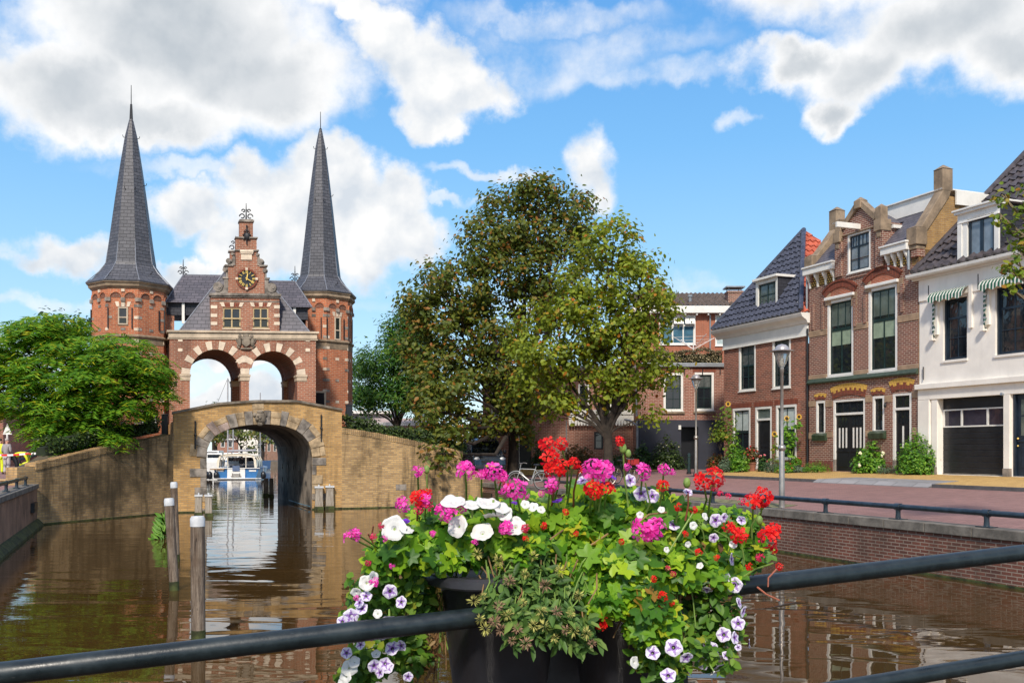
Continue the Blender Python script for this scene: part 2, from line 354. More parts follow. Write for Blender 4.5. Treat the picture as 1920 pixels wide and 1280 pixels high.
m_red = brick('orange_red_brick', (.42, .115, .055), (.33, .085, .042), (.40, .25, .18), bw=.23, bh=.07, ms=.010, stain=.2, vs=.5)
m_quay = brick('quay_brick', (.20, .072, .048), (.105, .042, .032), (.30, .23, .18), bw=.23, bh=.072, ms=.011, extra=(.27, .10, .075), stain=.45, vs=.8, patch=None)
m_partywall = brick('party_wall_brick', (.43, .25, .085), (.30, .165, .06), (.36, .25, .14), bw=.23, bh=.075, ms=.012, extra=(.48, .32, .13), stain=.35, vs=.5)
m_slate = brick('slate', (.125, .115, .135), (.085, .082, .10), (.035, .034, .042), bw=.34, bh=.19, ms=.011, rough=.5, stain=.25, vs=.5, stain_col=(.045, .045, .05), bmp=.7)
m_slate2 = brick('spire_slate', (.105, .105, .118), (.07, .072, .083), (.028, .028, .032), bw=.30, bh=.16, ms=.010, rough=.45, stain=.3, vs=.6, stain_col=(.04, .04, .05), bmp=.7)
m_pav_road = brick('road_brick', (.31, .17, .15), (.22, .12, .105), (.17, .115, .10), bw=.22, bh=.11, ms=.008, stain=.25, vs=.25, stain_col=(.10, .06, .05), bmp=.25, streak=False, rough=.8)
m_pav_yel = brick('yellow_paver', (.60, .39, .14), (.45, .27, .09), (.24, .15, .06), bw=.22, bh=.11, ms=.009, stain=.25, vs=.5, stain_col=(.2, .14, .07), bmp=.3, streak=False)
m_pav_gry = brick('grey_paver', (.30, .29, .29), (.23, .225, .225), (.10, .10, .10), bw=.9, bh=.45, ms=.015, stain=.2, vs=.5, bmp=.2, streak=False)
m_stone = M('buff_stone', (.50, .40, .29), .8, .2, 1.2, bmp=.3, streak=.25)
m_white_stone = M('pale_stone', (.66, .54, .41), .75, .14, 2.0, bmp=.2, streak=.2)
m_grey_stone = M('weathered_stone', (.25, .215, .18), .9, .4, 2.2, bmp=.6, bs_=14, streak=.3)
m_dark_stone = M('dark_weathered_stone', (.20, .165, .125), .9, .35, 2.2, bmp=.6, bs_=14, streak=.3)
m_brown_stone = M('brown_coping_stone', (.26, .19, .125), .85, .25, 2.0, bmp=.4, bs_=16, streak=.2)
m_conc = M('concrete_coping', (.165, .145, .12), .9, .3, 2.6, bmp=.5, bs_=25)
m_quayconc = M('stained_concrete', (.26, .15, .095), .9, .3, 1.0, bmp=.3, streak=.75)
m_white = M('white_paint', (.74, .72, .67), .5, .05, 2, bmp=.03, streak=.06)
m_cream = M('cream_plaster', (.80, .75, .675), .8, .06, .7, bmp=.15, bs_=60, streak=.10)
m_black = M('black_paint', (.012, .013, .016), .35, .2, 3, bmp=.03)
m_dkblue = M('dark_blue_paint', (.014, .024, .038), .35, .2, 3, bmp=.03)
m_dkgreen = M('dark_green_paint', (.012, .03, .028), .35, .2, 3, bmp=.03)
m_iron = M('black_iron', (.012, .012, .014), .55, .2, 5, bmp=.1)
m_rail = M('blue_black_rail_paint', (.016, .026, .036), .30, .35, 5, bmp=.12, bs_=26, coat=.2)
m_steel = M('brushed_steel', (.42, .38, .34), .38, .12, 4, metal=.85, bmp=.05, streak=.2)
m_zinc = M('zinc_pipe', (.30, .32, .34), .45, .12, 4, metal=.5, bmp=.05)
m_gold = M('gold_paint', (.80, .56, .13), .4, .08, 8, bmp=.0)
def woodgrain(name, dark, light, wet):
    m, t, bs, N, L = newmat(name); tcn = N('ShaderNodeTexCoord'); ob = tcn.outputs['Object']
    n1 = noise(N, L, ob, 5, 6, .7, (6, 6, .35)); n2 = noise(N, L, ob, 2.2, 4, .6); n3 = noise(N, L, ob, 4, 5, .7, (7, 7, .8))
    c = rgbmix(N, L, rmp(N, L, n1.outputs['Fac'], .36, .64), dark, light); c = rgbmix(N, L, rmp(N, L, n2.outputs['Fac'], .42, .66, 0, .75), c, wet); c = rgbmix(N, L, rmp(N, L, n3.outputs['Fac'], .60, .66, 0, .8), c, (.02, .015, .01)); L(c, bs.inputs['Base Color']); bs.inputs['Roughness'].default_value = .9
    ad = N('ShaderNodeMath', operation='SUBTRACT'); L(n1.outputs['Fac'], ad.inputs[0]); L(n3.outputs['Fac'], ad.inputs[1]); bump(N, L, bs, ad.outputs[0], .9, .03); return m
m_wood = woodgrain('weathered_pile_wood', (.10, .07, .05), (.28, .22, .165), (.10, .062, .038))
m_woodpale = woodgrain('pale_grey_wood', (.22, .18, .14), (.44, .39, .32), (.28, .21, .14))
m_cap = M('pale_metal_cap', (.55, .56, .57), .5, .12, 6, bmp=.1)
m_moss = M('wet_moss', (.045, .055, .012), .8, .5, 5, bmp=.6, bs_=30)
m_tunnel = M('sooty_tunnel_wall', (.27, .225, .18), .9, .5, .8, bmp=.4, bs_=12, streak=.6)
m_bark = M('tree_bark', (.038, .028, .02), .95, .35, 4, bmp=.9, bs_=14, streak=.3)
m_bark2 = M('pale_branch_bark', (.20, .155, .09), .9, .3, 4, bmp=.7, bs_=14)
m_tileblue = M('glazed_blue_black_tile', (.055, .06, .085), .25, .3, 5, bmp=.05)
m_tilered = M('red_roof_tile', (.46, .10, .05), .6, .2, 4, bmp=.15)
m_tiledark = M('dark_brown_roof_tile', (.062, .052, .055), .38, .3, 4, bmp=.1)
m_tilegrey = M('grey_brown_roof_tile', (.14, .105, .085), .7, .3, 4, bmp=.2)
m_slatehung = brick('hung_slate', (.045, .047, .058), (.035, .036, .046), (.015, .015, .02), bw=.3, bh=.16, ms=.01, rough=.5, stain=.1)
m_glass = glassmat('window_glass')
m_glassg = glassmat('greenish_window_glass', (.085, .105, .095), .06)
m_glassb = glassmat('sky_blue_window_glass', (.05, .12, .17), .04)
m_blind = M('pale_green_blind', (.26, .33, .23), .5, .12, 3, bmp=.05)
m_blindw = M('white_slat_blind', (.46, .52, .50), .6, .1, 3, bmp=.05)
m_shutter = M('blackish_green_shutter', (.012, .018, .016), .5, .2, 4, bmp=.1)
m_yelbrick = brick('glazed_yellow_brick', (.66, .40, .085), (.58, .34, .07), (.3, .16, .06), bw=.16, bh=.2, ms=.008, stain=.1, streak=False)
m_redarch = brick('red_arch_brick', (.27, .075, .042), (.19, .05, .032), (.09, .05, .035), bw=.085, bh=.3, ms=.012, stain=.15, streak=False, offs=0)
m_zigzag = brick('yellow_black_frieze', (.62, .38, .08), (.62, .38, .08), (.05, .03, .02), bw=.14, bh=.10, ms=.024, stain=.1, streak=False)
m_greentile = M('dark_green_glazed_tile', (.035, .058, .034), .3, .3, 6, bmp=.15)
m_plastic = M('charcoal_plastic', (.022, .022, .027), .42, .15, 4, bmp=.08, bs_=60)
m_blackwall = M('slate_blue_painted_wall', (.022, .024, .038), .6, .12, 1.5, bmp=.1)

def stain_line(name, base, mossz=.35):
    pass
# ================================================================ the setting
SN, SS = Vector((.930, .3676, 0)).normalized(), Vector((-.3676, .930, 0)).normalized()   # across the street, along the canal
def G(nn, s, z=0.0): return SN*nn+SS*s+Z*z
def zg(nn): return 1.0+max(0, min(nn, 28.4)-15.2)*.0385
def onstreet(px, py):
    lo, hi = 5, 200
    for _ in range(60):
        d = (lo+hi)/2; p = U(px, py, d)
        if p.z > zg(p.dot(SN)): lo = d
        else: hi = d
    return p
QR, QL = 14.91, -2.98
# ---- water
m, t, bs, N, L = newmat('canal_water'); tcn = N('ShaderNodeTexCoord'); ob = tcn.outputs['Object']
n0 = noise(N, L, ob, .25, 3); L(rgbmix(N, L, n0.outputs['Fac'], (.044, .023, .006), (.070, .038, .011)), bs.inputs['Base Color'])
bs.inputs['Roughness'].default_value = .015; bs.inputs['IOR'].default_value = 1.36; bs.inputs['Specular IOR Level'].default_value = .62
def water_bump():
    mp = N('ShaderNodeMapping'); mp.inputs['Rotation'].default_value = (0, 0, .2); mp.inputs['Scale'].default_value = (.45, 1.1, 1); L(ob, mp.inputs[0])
    a = N('ShaderNodeTexNoise'); a.inputs['Scale'].default_value = .9; a.inputs['Detail'].default_value = 2.2; a.inputs['Roughness'].default_value = .42; a.inputs['Distortion'].default_value = .6; L(mp.outputs[0], a.inputs['Vector'])
    b = N('ShaderNodeTexNoise'); b.inputs['Scale'].default_value = 5.5; b.inputs['Detail'].default_value = 2; L(mp.outputs[0], b.inputs['Vector'])
    p = noise(N, L, ob, .16, 2); pf = rmp(N, L, p.outputs['Fac'], .42, .62)
    q = N('ShaderNodeMath', operation='MULTIPLY'); L(b.outputs['Fac'], q.inputs[0]); k = N('ShaderNodeMath', operation='MULTIPLY_ADD'); L(pf, k.inputs[0]); k.inputs[1].default_value = .085; k.inputs[2].default_value = .02; L(k.outputs[0], q.inputs[1])
    s = N('ShaderNodeMath', operation='ADD'); L(a.outputs['Fac'], s.inputs[0]); L(q.outputs[0], s.inputs[1])
    bump(N, L, bs, s.outputs[0], .4, .040)
water_bump()
wt = MB(); wt.quad((-500, -40, 0), (500, -40, 0), (500, 900, 0), (-500, 900, 0)); props(wt.build('water', m), 'brown rippled canal water reflecting the walls and sky', 'water', kind='structure')

# ---- right bank
m_soil = M('dark_soil', (.09, .07, .045), .95, .3, 1.5, bmp=.5)
m_grass = M('bank_grass', (.06, .09, .025), .95, .35, 2, bmp=.6, bs_=40)
m_far = M('far_ground', (.16, .13, .10), .95, .2, .3)
P2 = lambda p: (p.x, p.y)
rb = [P2(G(QR+.2, -12)), P2(G(QR+.2, 41.6)), (-7.0, 43.6), (-7.9, 45.5), (-12.2, 56), (-18, 80), (-24, 118), (500, 900), (900, 100), (300, -60)]
props(MB().slab(rb, -.6, .93).build('ground', m_far), 'paved ground of the right bank', 'ground', kind='structure')
def sheet(xyz, dz=0.0): return [Vector((p.x, p.y, p.z+dz)) for p in xyz]
rd = MB()
for s0, s1 in ((-12, 70),):
    rd.quad(G(QR+.45, s0, zg(QR+.45)), G(23.75, s0, zg(23.75)), G(23.75, s1, zg(23.75)), G(QR+.45, s1, zg(QR+.45)))
rd.quad(G(23.75, 38.6, zg(23.75)), G(28.4, 38.6, zg(28.4)), G(28.4, 70, zg(28.4)), G(23.75, 70, zg(23.75)))
props(rd.build('road', m_pav_road), 'reddish brown brick road along the canal', 'road', kind='structure')
kz = .11
# yellow pavement with rounded end and dark kerb
def pave_outline(n0, n1, s0, s1, r=1.6):
    o = [(n0, s0), (n1, s0), (n1, s1), (n0+r, s1)]
    for k in range(1, 6):
        a = PI/2*k/6; o.append((n0+r-r*math.sin(a), s1-r+r*math.cos(a)))
    o.append((n0, s1-r)); return o
ol = pave_outline(23.90, 28.35, -10, 38.4)
pv = MB(); pv.prism([G(a, s, zg(a)-.1) for a, s in ol], [G(a, s, zg(a)+kz) for a, s in ol])
props(pv.build('pavement', m_pav_yel), 'yellow brick pavement in front of the houses', 'pavement', kind='structure')
kb = MB(); ol2 = pave_outline(23.75, 28.0, -10, 38.55, 1.7)[3:]+[(23.75, -10)]
for i in range(len(ol2)-1):
    a, b = ol2[i], ol2[i+1]; p, q = G(*a), G(*b); dr = (q-p).normalized(); sd_ = Vector((-dr.y, dr.x, 0))*-.155
    if abs(a[0]-23.75) < .01 and abs(b[0]-23.75) < .01:
        seg = [(a[1], 27.2), (20.4, b[1])]
        # gap where the pavement drops to a ramp
        for s0, s1 in ((a[1], 29.2), (23.6, b[1])):
            p, q = G(23.75, s0), G(23.75, s1)
            kb.prism([p+Z*(zg(23.7)-.05), q+Z*(zg(23.7)-.05), q+SN*.15+Z*(zg(23.7)-.05), p+SN*.15+Z*(zg(23.7)-.05)], [x+Z*(zg(23.7)+kz+.006) for x in (p, q, q+SN*.15, p+SN*.15)])
        continue
    kb.prism([x+Z*(zg(a[0])-.05) for x in (p, q, q+sd_, p+sd_)], [x+Z*(zg(a[0])+kz+.006) for x in (p, q, q+sd_, p+sd_)])
m_kerb = M('dark_kerb_stone', (.10, .095, .095), .8, .2, 3)
props(kb.build('kerb', m_kerb), 'dark stone kerb along the yellow pavement', 'kerb', kind='structure')
rp = MB(); z0 = zg(23.75)
rp.prism([G(23.60, 29.2, z0-.05), G(23.60, 23.6, z0-.05), G(23.86, 23.6, z0-.05), G(23.86, 29.2, z0-.05)], [G(23.60, 29.2, z0+.012), G(23.60, 23.6, z0+.012), G(23.86, 23.6, zg(23.86)+kz+.014), G(23.86, 29.2, zg(23.86)+kz+.014)])
rp.prism([G(23.861, 29.2, z0-.05), G(23.861, 23.6, z0-.05), G(25.3, 24.0, z0-.05), G(25.3, 28.8, z0-.05)], [G(23.861, 29.2, zg(23.86)+kz+.014), G(23.861, 23.6, zg(23.86)+kz+.014), G(25.3, 24.0, zg(25.3)+kz+.014), G(25.3, 28.8, zg(25.3)+kz+.014)])
props(rp.build('driveway_ramp', m_pav_gry), 'grey slab ramp in the pavement before the garage', 'ramp', kind='structure')
# far pavement strip in front of the low brick building
fp = MB(); fp.slab([(-3.5, 51.2), (7.6, 51.2), (9.6, 54), (9.6, 56), (-3.5, 56)], 1.2, zg(22)+.22)
props(fp.build('pavement', m_pav_yel), 'short yellow pavement before the low brick building', 'pavement', kind='structure')
gs = MB(); gs.quad(G(QR+.5, 20.5, zg(QR+.5)+.008), G(QR+1.6, 21, zg(QR+1.6)+.008), G(QR+1.5, 29, zg(QR+1.5)+.008), G(QR+.5, 30, zg(QR+.5)+.008))
m_verge = M('weedy_verge', (.17, .16, .075), .95, .4, 5, bmp=.6, bs_=40)
props(gs.build('verge', m_verge), 'weedy strip behind the quay coping', 'verge', kind='structure')

# ---- right quay wall
def waterstain(name, basemat_fn, zlo, zhi, col): pass
q = thing('quay_wall', 'dark red brick quay wall with grey coping along the right bank', 'quay wall', G(QR, 15, 0))
o_ = G(QR, 15, 0)
fq = Fr(P2(G(QR, 41.5)), P2(-SS), P2(SN))
MB(o_).fbox(fq, 0, 54, -.6, .86, 0, .4).build('wall', m_quay, q)
cp = MB(o_)
x = 0
while x < 54:
    l = random.uniform(1.0, 1.25); cp.fbox(fq, x, x+l-.012, .86, 1.05+random.uniform(-.004, .004), -.05, .46); x += l
cp.build('coping', m_conc, q, bevel=.012)
ms_ = MB(o_); 
ms_.fbox(fq, 0, 54, -.2, .045, -.035, 0); ms_.build('moss_line', m_moss, q)
fq2 = MB(o_); fq2.fbox(fq, .1, 1.4, .30, .62, -.05, 0); fq2.build('plaque', m_black, q)

# low pipe railing on the coping
def pipe_rail(name, label, pts, posts, rad, drop, mat, cat='railing'):
    o = Vector(pts[0]); t_ = thing(name, label, cat, o)
    MB(o).tube(pts, rad, 12).build('rail', mat, t_, smooth=True)
    for p in posts:
        p = Vector(p); b = MB(o)
        b.lathe(p-Z*drop, [(rad*2.1, 0), (rad*2.1, .018), (rad*1.0, .03), (rad*.85, drop*.5), (rad*.95, drop-rad), (rad*.9, drop)], 10)
        d = (Vector(pts[1])-Vector(pts[0])).normalized()
        b.tube([p-d*rad*1.3, p+d*rad*1.3], rad*1.28, 12)
        b.box(p-Z*(drop-.008), (rad*6, rad*3.4, .014), math.atan2(d.y, d.x))
        b.build('post', mat, t_, smooth=True)
    return t_
zr = 1.32
def at_quay(px, off=.2):
    r = Vector(((px-CX)/F, 1, 0)); d = (QR+off)/r.dot(SN); return d*r.dot(SS)
ps = [at_quay(p) for p in (1850, 1684, 1548)]
stp = ps[1]-ps[0]
ss = [ps[0]-stp*2, ps[0]-stp, *ps]+[ps[2]+2.35*k for k in range(1, 9)]
pipe_rail('quay_railing', 'low dark blue pipe railing on the right quay coping', [G(QR+.2, 3, zr), G(QR+.2, 41, zr)], [G(QR+.2, s, zr) for s in ss if 3 < s < 41], .058, zr-1.05, m_rail)

# ---- left bank and quay
lb = [P2(G(QL-.2, -30)), P2(G(QL-.2, 35.7)), (-16.35, 32.5), (-14.0, 38.8), (-14.6, 42), (-18.2, 51.5), (-25.6, 70), (-45, 118), (-120, 300), (-900, 700), (-500, -60)]
props(MB().slab(lb, -.6, 1.36).build('street', m_pav_road), 'brick paved street on the left bank', 'street', kind='structure')
q = thing('quay_wall', 'stained dark concrete quay wall with mossy foot along the left bank', 'quay wall', G(QL, 25, 0)); o_ = G(QL, 25, 0)
fl = Fr(P2(G(QL, -20)), P2(SS), P2(-SN))
MB(o_).fbox(fl, 0, 55.8, -.6, 1.25, 0, .4).build('wall', m_quayconc, q)
MB(o_).fbox(fl, 0, 55.8, 1.25, 1.40, -.06, .45).build('coping', m_conc, q, bevel=.015)
MB(o_).prism([fl.W(0, z, b) for z, b in ((-.3, -.02), (-.3, -.22), (.06, -.2), (.22, -.06), (.24, -.002))], [fl.W(55.8, z, b) for z, b in ((-.3, -.02), (-.3, -.22), (.06, -.2), (.22, -.06), (.24, -.002))]).build('moss_line', m_moss, q)
b_ = MB(o_); b_.fbox(fl, 53.6, 54.6, .55, .85, -.12, -.002); b_.build('fender_block', m_black, q)
r0, r1 = G(QL-.18, 12, 1.64), G(QL-.18, 34.4, 1.64)
pipe_rail('quay_railing', 'low dark pipe railing on the left quay coping', [r0, r1], [G(QL-.18, s, 1.64) for s in (14, 17, 20, 23, 26, 29, 31.5, 34)], .05, .24, m_rail)

# ---- wing walls
def wing(label, x0, d0, x1, d1, top, embank, name='wing_wall'):
    A, B = U(x0, 845, d0), U(x1, 845, d1); fr = Fr(P2(A), P2(B-A), P2(Vector((-(B-A).y, (B-A).x, 0)).normalized())); org = Vector((A.x, A.y, 0))
    ln = (Vector((B.x, B.y, 0))-org).length; t_ = thing(name, label, 'wall', org)
    tp = [(fr.px(x, y)) for x, y in top]
    wall = [(tp[0][0], -.6)]+tp+[(tp[-1][0], -.6)]
    b = MB(org); b.fprism(fr, wall, 0, .45); b.build('wall', m_wing, t_)
    # upright brick course on top
    c = MB(org)
    for i in range(len(tp)-1):
        (a0, z0), (a1, z1) = tp[i], tp[i+1]; n = max(1, int((a1-a0)/.085))
        for k in range(n):
            u0, u1 = a0+(a1-a0)*k/n, a0+(a1-a0)*(k+1)/n-.012; w0 = z0+(z1-z0)*k/n; j = random.uniform(-.012, .012)
            c.fbox(fr, u0, u1, w0-.13, w0+.11+j, -.02-abs(j)*.6, .47)
    c.build('coping', m_wing, t_)
    s = MB(org); s.fbox(fr, tp[0][0], tp[-1][0], -.3, .05, -.03, 0); s.build('moss_line', m_moss, t_)
    return fr, tp, t_
wl_fr, wl_tp, wl_t = wing('old yellow brick wing wall stained by water, rising from the left quay to the bridge', 67, 32.3, 325, 38.6,
    [(66, 874), (120, 862), (187, 845), (260, 832), (326, 818)], None)
# short end block of the wall standing on the street
eb = MB((wl_fr.o.x, wl_fr.o.y, 0)); eb.fbox(wl_fr, -.75, wl_tp[0][0]-.004, 1.3, wl_tp[0][1]-.02, .0, .5); eb.build('end_block', m_wing, wl_t)
wr_fr, wr_tp, wr_t = wing('yellow brick wing wall falling from the bridge to the right quay', 641, 41.6, 907, 43.9,
    [(641, 806), (700, 815), (760, 827), (830, 842), (866, 850), (868, 884), (906, 889)], None)
pq = MB((wr_fr.o.x, wr_fr.o.y, 0)); a_, z_ = wr_fr.px(752, 913); pq.fbox(wr_fr, a_-.24, a_+.24, z_-.13, z_+.13, -.012, .05); pq.build('stone_plaque', m_grey_stone, wr_t)
# embankments behind the wing walls (raised ground up to the gate)
em = MB()
def bank(fr, tp, backs):
    for i in range(len(backs)-1):
        back, back1 = backs[i], backs[i+1]
        (a0, z0), (a1, z1) = tp[i], tp[i+1]
        em.prism([fr.W(a0, .5, .46), fr.W(a1, .5, .46), fr.W(a1, .5, back1), fr.W(a0, .5, back)], [fr.W(a0, z0-.1, .46), fr.W(a1, z1-.1, .46), fr.W(a1, z1-.05, back1), fr.W(a0, z0-.05, back)])
bank(wl_fr, wl_tp, (.9, 1.6, 2.6, 3.8, 5.0)); bank(wr_fr, wr_tp, (4.5, 4, 3.2, 2.4, 1.6))
props(em.build('embankment', m_soil), 'raised earth behind the wing walls', 'embankment', kind='structure')

# ---- arch bridge
A, B = U(325, 845, 38.6), U(641, 845, 41.6)
BR = Fr(P2(A), P2(B-A), P2(SS)); borg = Vector((A.x, A.y, 0))
bridge = thing('arch_bridge', 'yellow brick arch bridge with rough stone voussoirs under the gate', 'bridge', borg)
top = [BR.px(*p) for p in ((323, 775), (408, 758), (480, 753), (557, 753), (642, 769))]
arc_px = [(387.5, 858), (388.5, 842), (394, 829), (402, 818), (416, 810), (432, 803), (458, 797.5), (488, 795), (518, 796), (543, 801), (560, 809), (574, 821), (582, 836), (585, 857)]
arc = [BR.px(*p) for p in arc_px]; ja, jb = arc[0][0], arc[-1][0]
def ztop(a):
    for i in range(len(top)-1):
        if top[i][0]-1e-6 <= a <= top[i+1][0]+1e-6: return lerp(top[i][1], top[i+1][1], (a-top[i][0])/(top[i+1][0]-top[i][0]))
    return top[0][1] if a < top[0][0] else top[-1][1]
LEN = (B-A).length
br = MB(borg)
cols = sorted(set([0.0, LEN]+[t_[0] for t_ in top[1:-1]]+[a for a, z in arc]))
def zlow(a, side):
    if ja-1e-6 < a < jb+1e-6:
        for i in range(len(arc)-1):
            if arc[i][0]-1e-9 <= a <= arc[i+1][0]+1e-9: return lerp(arc[i][1], arc[i+1][1], (a-arc[i][0])/(arc[i+1][0]-arc[i][0]+1e-12))
    return -.6
for i in range(len(cols)-1):
    a0, a1 = cols[i], cols[i+1]; mid = (a0+a1)/2
    l0, l1 = (zlow(a0, 1), zlow(a1, -1)) if ja < mid < jb else (-.6, -.6)
    for b, in ((0,), (.5,)):
        br.quad(BR.W(a0, l0, b), BR.W(a1, l1, b), BR.W(a1, ztop(a1), b), BR.W(a0, ztop(a0), b))
br.build('wall', m_yellow, bridge)
cp = MB(borg)
for i in range(len(top)-1):
    (a0, z0), (a1, z1) = top[i], top[i+1]
    cp.prism([BR.W(a0, z0-.02, -.09), BR.W(a1, z1-.02, -.09), BR.W(a1, z1+.075, -.09), BR.W(a0, z0+.075, -.09)], [BR.W(a0, z0-.02, .58), BR.W(a1, z1-.02, .58), BR.W(a1, z1+.075, .58), BR.W(a0, z0+.075, .58)])
cp.build('coping', m_dark_stone, bridge)
tn = MB(borg); prof = [(ja, -.6)]+arc+[(jb, -.6)]
TL = 10.4
for i in range(len(prof)-1):
    for k in range(4):
        b0, b1 = TL*k/4, TL*(k+1)/4
        tn.quad(BR.W(*prof[i], b0), BR.W(*prof[i+1], b0), BR.W(*prof[i+1], b1), BR.W(*prof[i], b1))
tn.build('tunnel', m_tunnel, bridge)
sl_ = MB(borg)   # small putlog holes in the tunnel wall
for k in range(5):
    for zz_ in (.95, 1.6): sl_.fbox(BR, jb-.03, jb+.05, zz_, zz_+.22, 1.4+k*1.8, 1.52+k*1.8)
sl_.build('putlog_hole', m_black, bridge)
rear = MB(borg)
for i in range(len(cols)-1):
    a0, a1 = cols[i], cols[i+1]; mid = (a0+a1)/2; l0, l1 = (zlow(a0, 1), zlow(a1, -1)) if ja < mid < jb else (-.6, -.6)
    rear.quad(BR.W(a0, l0, TL), BR.W(a1, l1, TL), BR.W(a1, 3.7, TL), BR.W(a0, 3.7, TL))
rear.quad(BR.W(0, -.6, .5), BR.W(0, -.6, TL), BR.W(0, 3.7, TL), BR.W(0, 3.7, .5)); rear.quad(BR.W(LEN, -.6, .5), BR.W(LEN, -.6, TL), BR.W(LEN, 3.7, TL), BR.W(LEN, 3.7, .5))
rear.quad(BR.W(0, 3.7, .5), BR.W(LEN, 3.7, .5), BR.W(LEN, 3.7, TL), BR.W(0, 3.7, TL))
rear.build('deck', m_yellow, bridge)
# voussoirs and jamb stones
vs_ = MB(borg); cum = [0]
for i in range(len(arc)-1): cum.append(cum[-1]+math.dist(arc[i], arc[i+1]))
def arcat(t_):
    for i in range(len(arc)-1):
        if cum[i] <= t_ <= cum[i+1]+1e-9:
            f = (t_-cum[i])/(cum[i+1]-cum[i]); p = (lerp(arc[i][0], arc[i+1][0], f), lerp(arc[i][1], arc[i+1][1], f))
            dx, dz = arc[i+1][0]-arc[i][0], arc[i+1][1]-arc[i][1]; l = math.hypot(dx, dz); return p, (-dz/l, dx/l)
    return arc[-1], (1, 0)
def arcn(t_):
    k = [arcat(min(max(t_+e, 0), cum[-1]))[1] for e in (-.35, -.15, 0, .15, .35)]; x, z_ = sum(q_[0] for q_ in k), sum(q_[1] for q_ in k); l = math.hypot(x, z_); return (x/l, z_/l)
rs = random.Random(5); t0 = 0.0; ki = 0
vs_b = MB(borg); vs_c = MB(borg)
while t0 < cum[-1]-.05:
    w = rs.uniform(.22, .36) if ki % 2 else rs.uniform(.26, .46)
    t1 = min(cum[-1], t0+w)
    if cum[-1]-t1 < .18: t1 = cum[-1]
    ho = (.36, .62)[ki % 2]+rs.uniform(-.09, .10)
    if abs((t0+t1)/2-cum[-1]/2) < .2: ho = .62
    (p0, _), (p1, _) = arcat(t0+.006), arcat(t1-.006); q0, q1 = arcn(t0), arcn(t1)
    pts = [p0, p1, (p1[0]+q1[0]*ho, p1[1]+q1[1]*ho), (p0[0]+q0[0]*ho, p0[1]+q0[1]*ho)]
    rs.choice((vs_, vs_, vs_b, vs_c)).fprism(BR, pts, -.03-rs.random()*.03, .3)
    if ki % 2 == 0:
        ho2 = ho+.24+.05*rs.random(); pp = [(p0[0]+q0[0]*(ho+.012), p0[1]+q0[1]*(ho+.012)), (p1[0]+q1[0]*(ho+.012), p1[1]+q1[1]*(ho+.012)), (p1[0]+q1[0]*ho2, p1[1]+q1[1]*ho2), (p0[0]+q0[0]*ho2, p0[1]+q0[1]*ho2)]
        vs_b.fprism(BR, pp, -.022, .3)
    t0 = t1; ki += 1
for side, a_e in ((-1, ja), (1, jb)):
    z_ = arc[0][1]-.02 if side < 0 else arc[-1][1]-.02; k = 0
    while z_ > -.3:
        h = rs.uniform(.26, .42); w = (.30, .62, .24, .5)[(k+(side > 0)) % 4]+rs.uniform(-.05, .05)
        if k not in (5,):
            (vs_ if rs.random() < .6 else vs_b).fbox(BR, a_e-w if side < 0 else a_e+.004, a_e-.004 if side < 0 else a_e+w, z_-h+.012, z_, -.03, .3)
        z_ -= h; k += 1
vs_.build('arch_stone', m_grey_stone, bridge, bevel=.02); vs_b.build('arch_stone', M('sandy_arch_stone', (.40, .29, .17), .9, .35, 2.5, bmp=.6, bs_=14, streak=.4), bridge, bevel=.02); vs_c.build('arch_stone', M('pinkish_arch_stone', (.36, .27, .23), .9, .35, 2.5, bmp=.6, bs_=14, streak=.4), bridge, bevel=.02)
# carved mask on the keystone
mk = MB(borg); mc = BR.W(*BR.px(487, 783), -.05)
mk.ball(mc, (.25, .14, .27), 14, 10); mk.ball(mc+BR.v*-.14+Z*-.01, (.05, .07, .08), 8, 6)
for sx_ in (-1, 1):
    mk.ball(mc+BR.u*.09*sx_+BR.v*-.11+Z*.07, (.055, .04, .035), 8, 6); mk.ball(mc+BR.u*.11*sx_+BR.v*-.09+Z*-.06, (.07, .06, .07), 8, 6); mk.ball(mc+BR.u*.22*sx_+Z*.12, (.09, .08, .1), 8, 6)
mk.ball(mc+BR.v*-.1-Z*.13, (.10, .05, .03), 8, 6); mk.ball(mc-Z*.26+BR.v*-.03, (.12, .09, .10), 8, 6); mk.ball(mc+Z*.24+BR.v*-.03, (.16, .1, .08), 8, 6)
mk.build('carved_mask', m_dark_stone, bridge, smooth=True)
for x0, y0, y1 in ((366, 789, 841), (602, 777, 828)):
    a_, z1 = BR.px(x0, y0); z0 = BR.px(x0, y1)[1]; b = MB(borg); b.tube([BR.W(a_, z0, -.045), BR.W(a_, z1, -.045)], .033, 8); b.ball(BR.W(a_, (z0+z1)/2, -.05), (.06, .045, .06), 8, 6); b.build('wall_anchor', m_iron, bridge, smooth=True)
b = MB(borg); b.fbox(BR, 0, ja, -.3, .06, -.035, -.002); b.fbox(BR, jb, LEN, -.3, .06, -.035, -.002); b.build('moss_line', m_moss, bridge)
cb = MB(borg); cb.tube([BR.W(jb-.06, .12, .2), BR.W(jb-.06, .10, 2.5), BR.W(jb-.06, .11, 6)], .02, 6); cb.build('hose', M('blue_hose', (.05, .16, .24), .5), bridge)

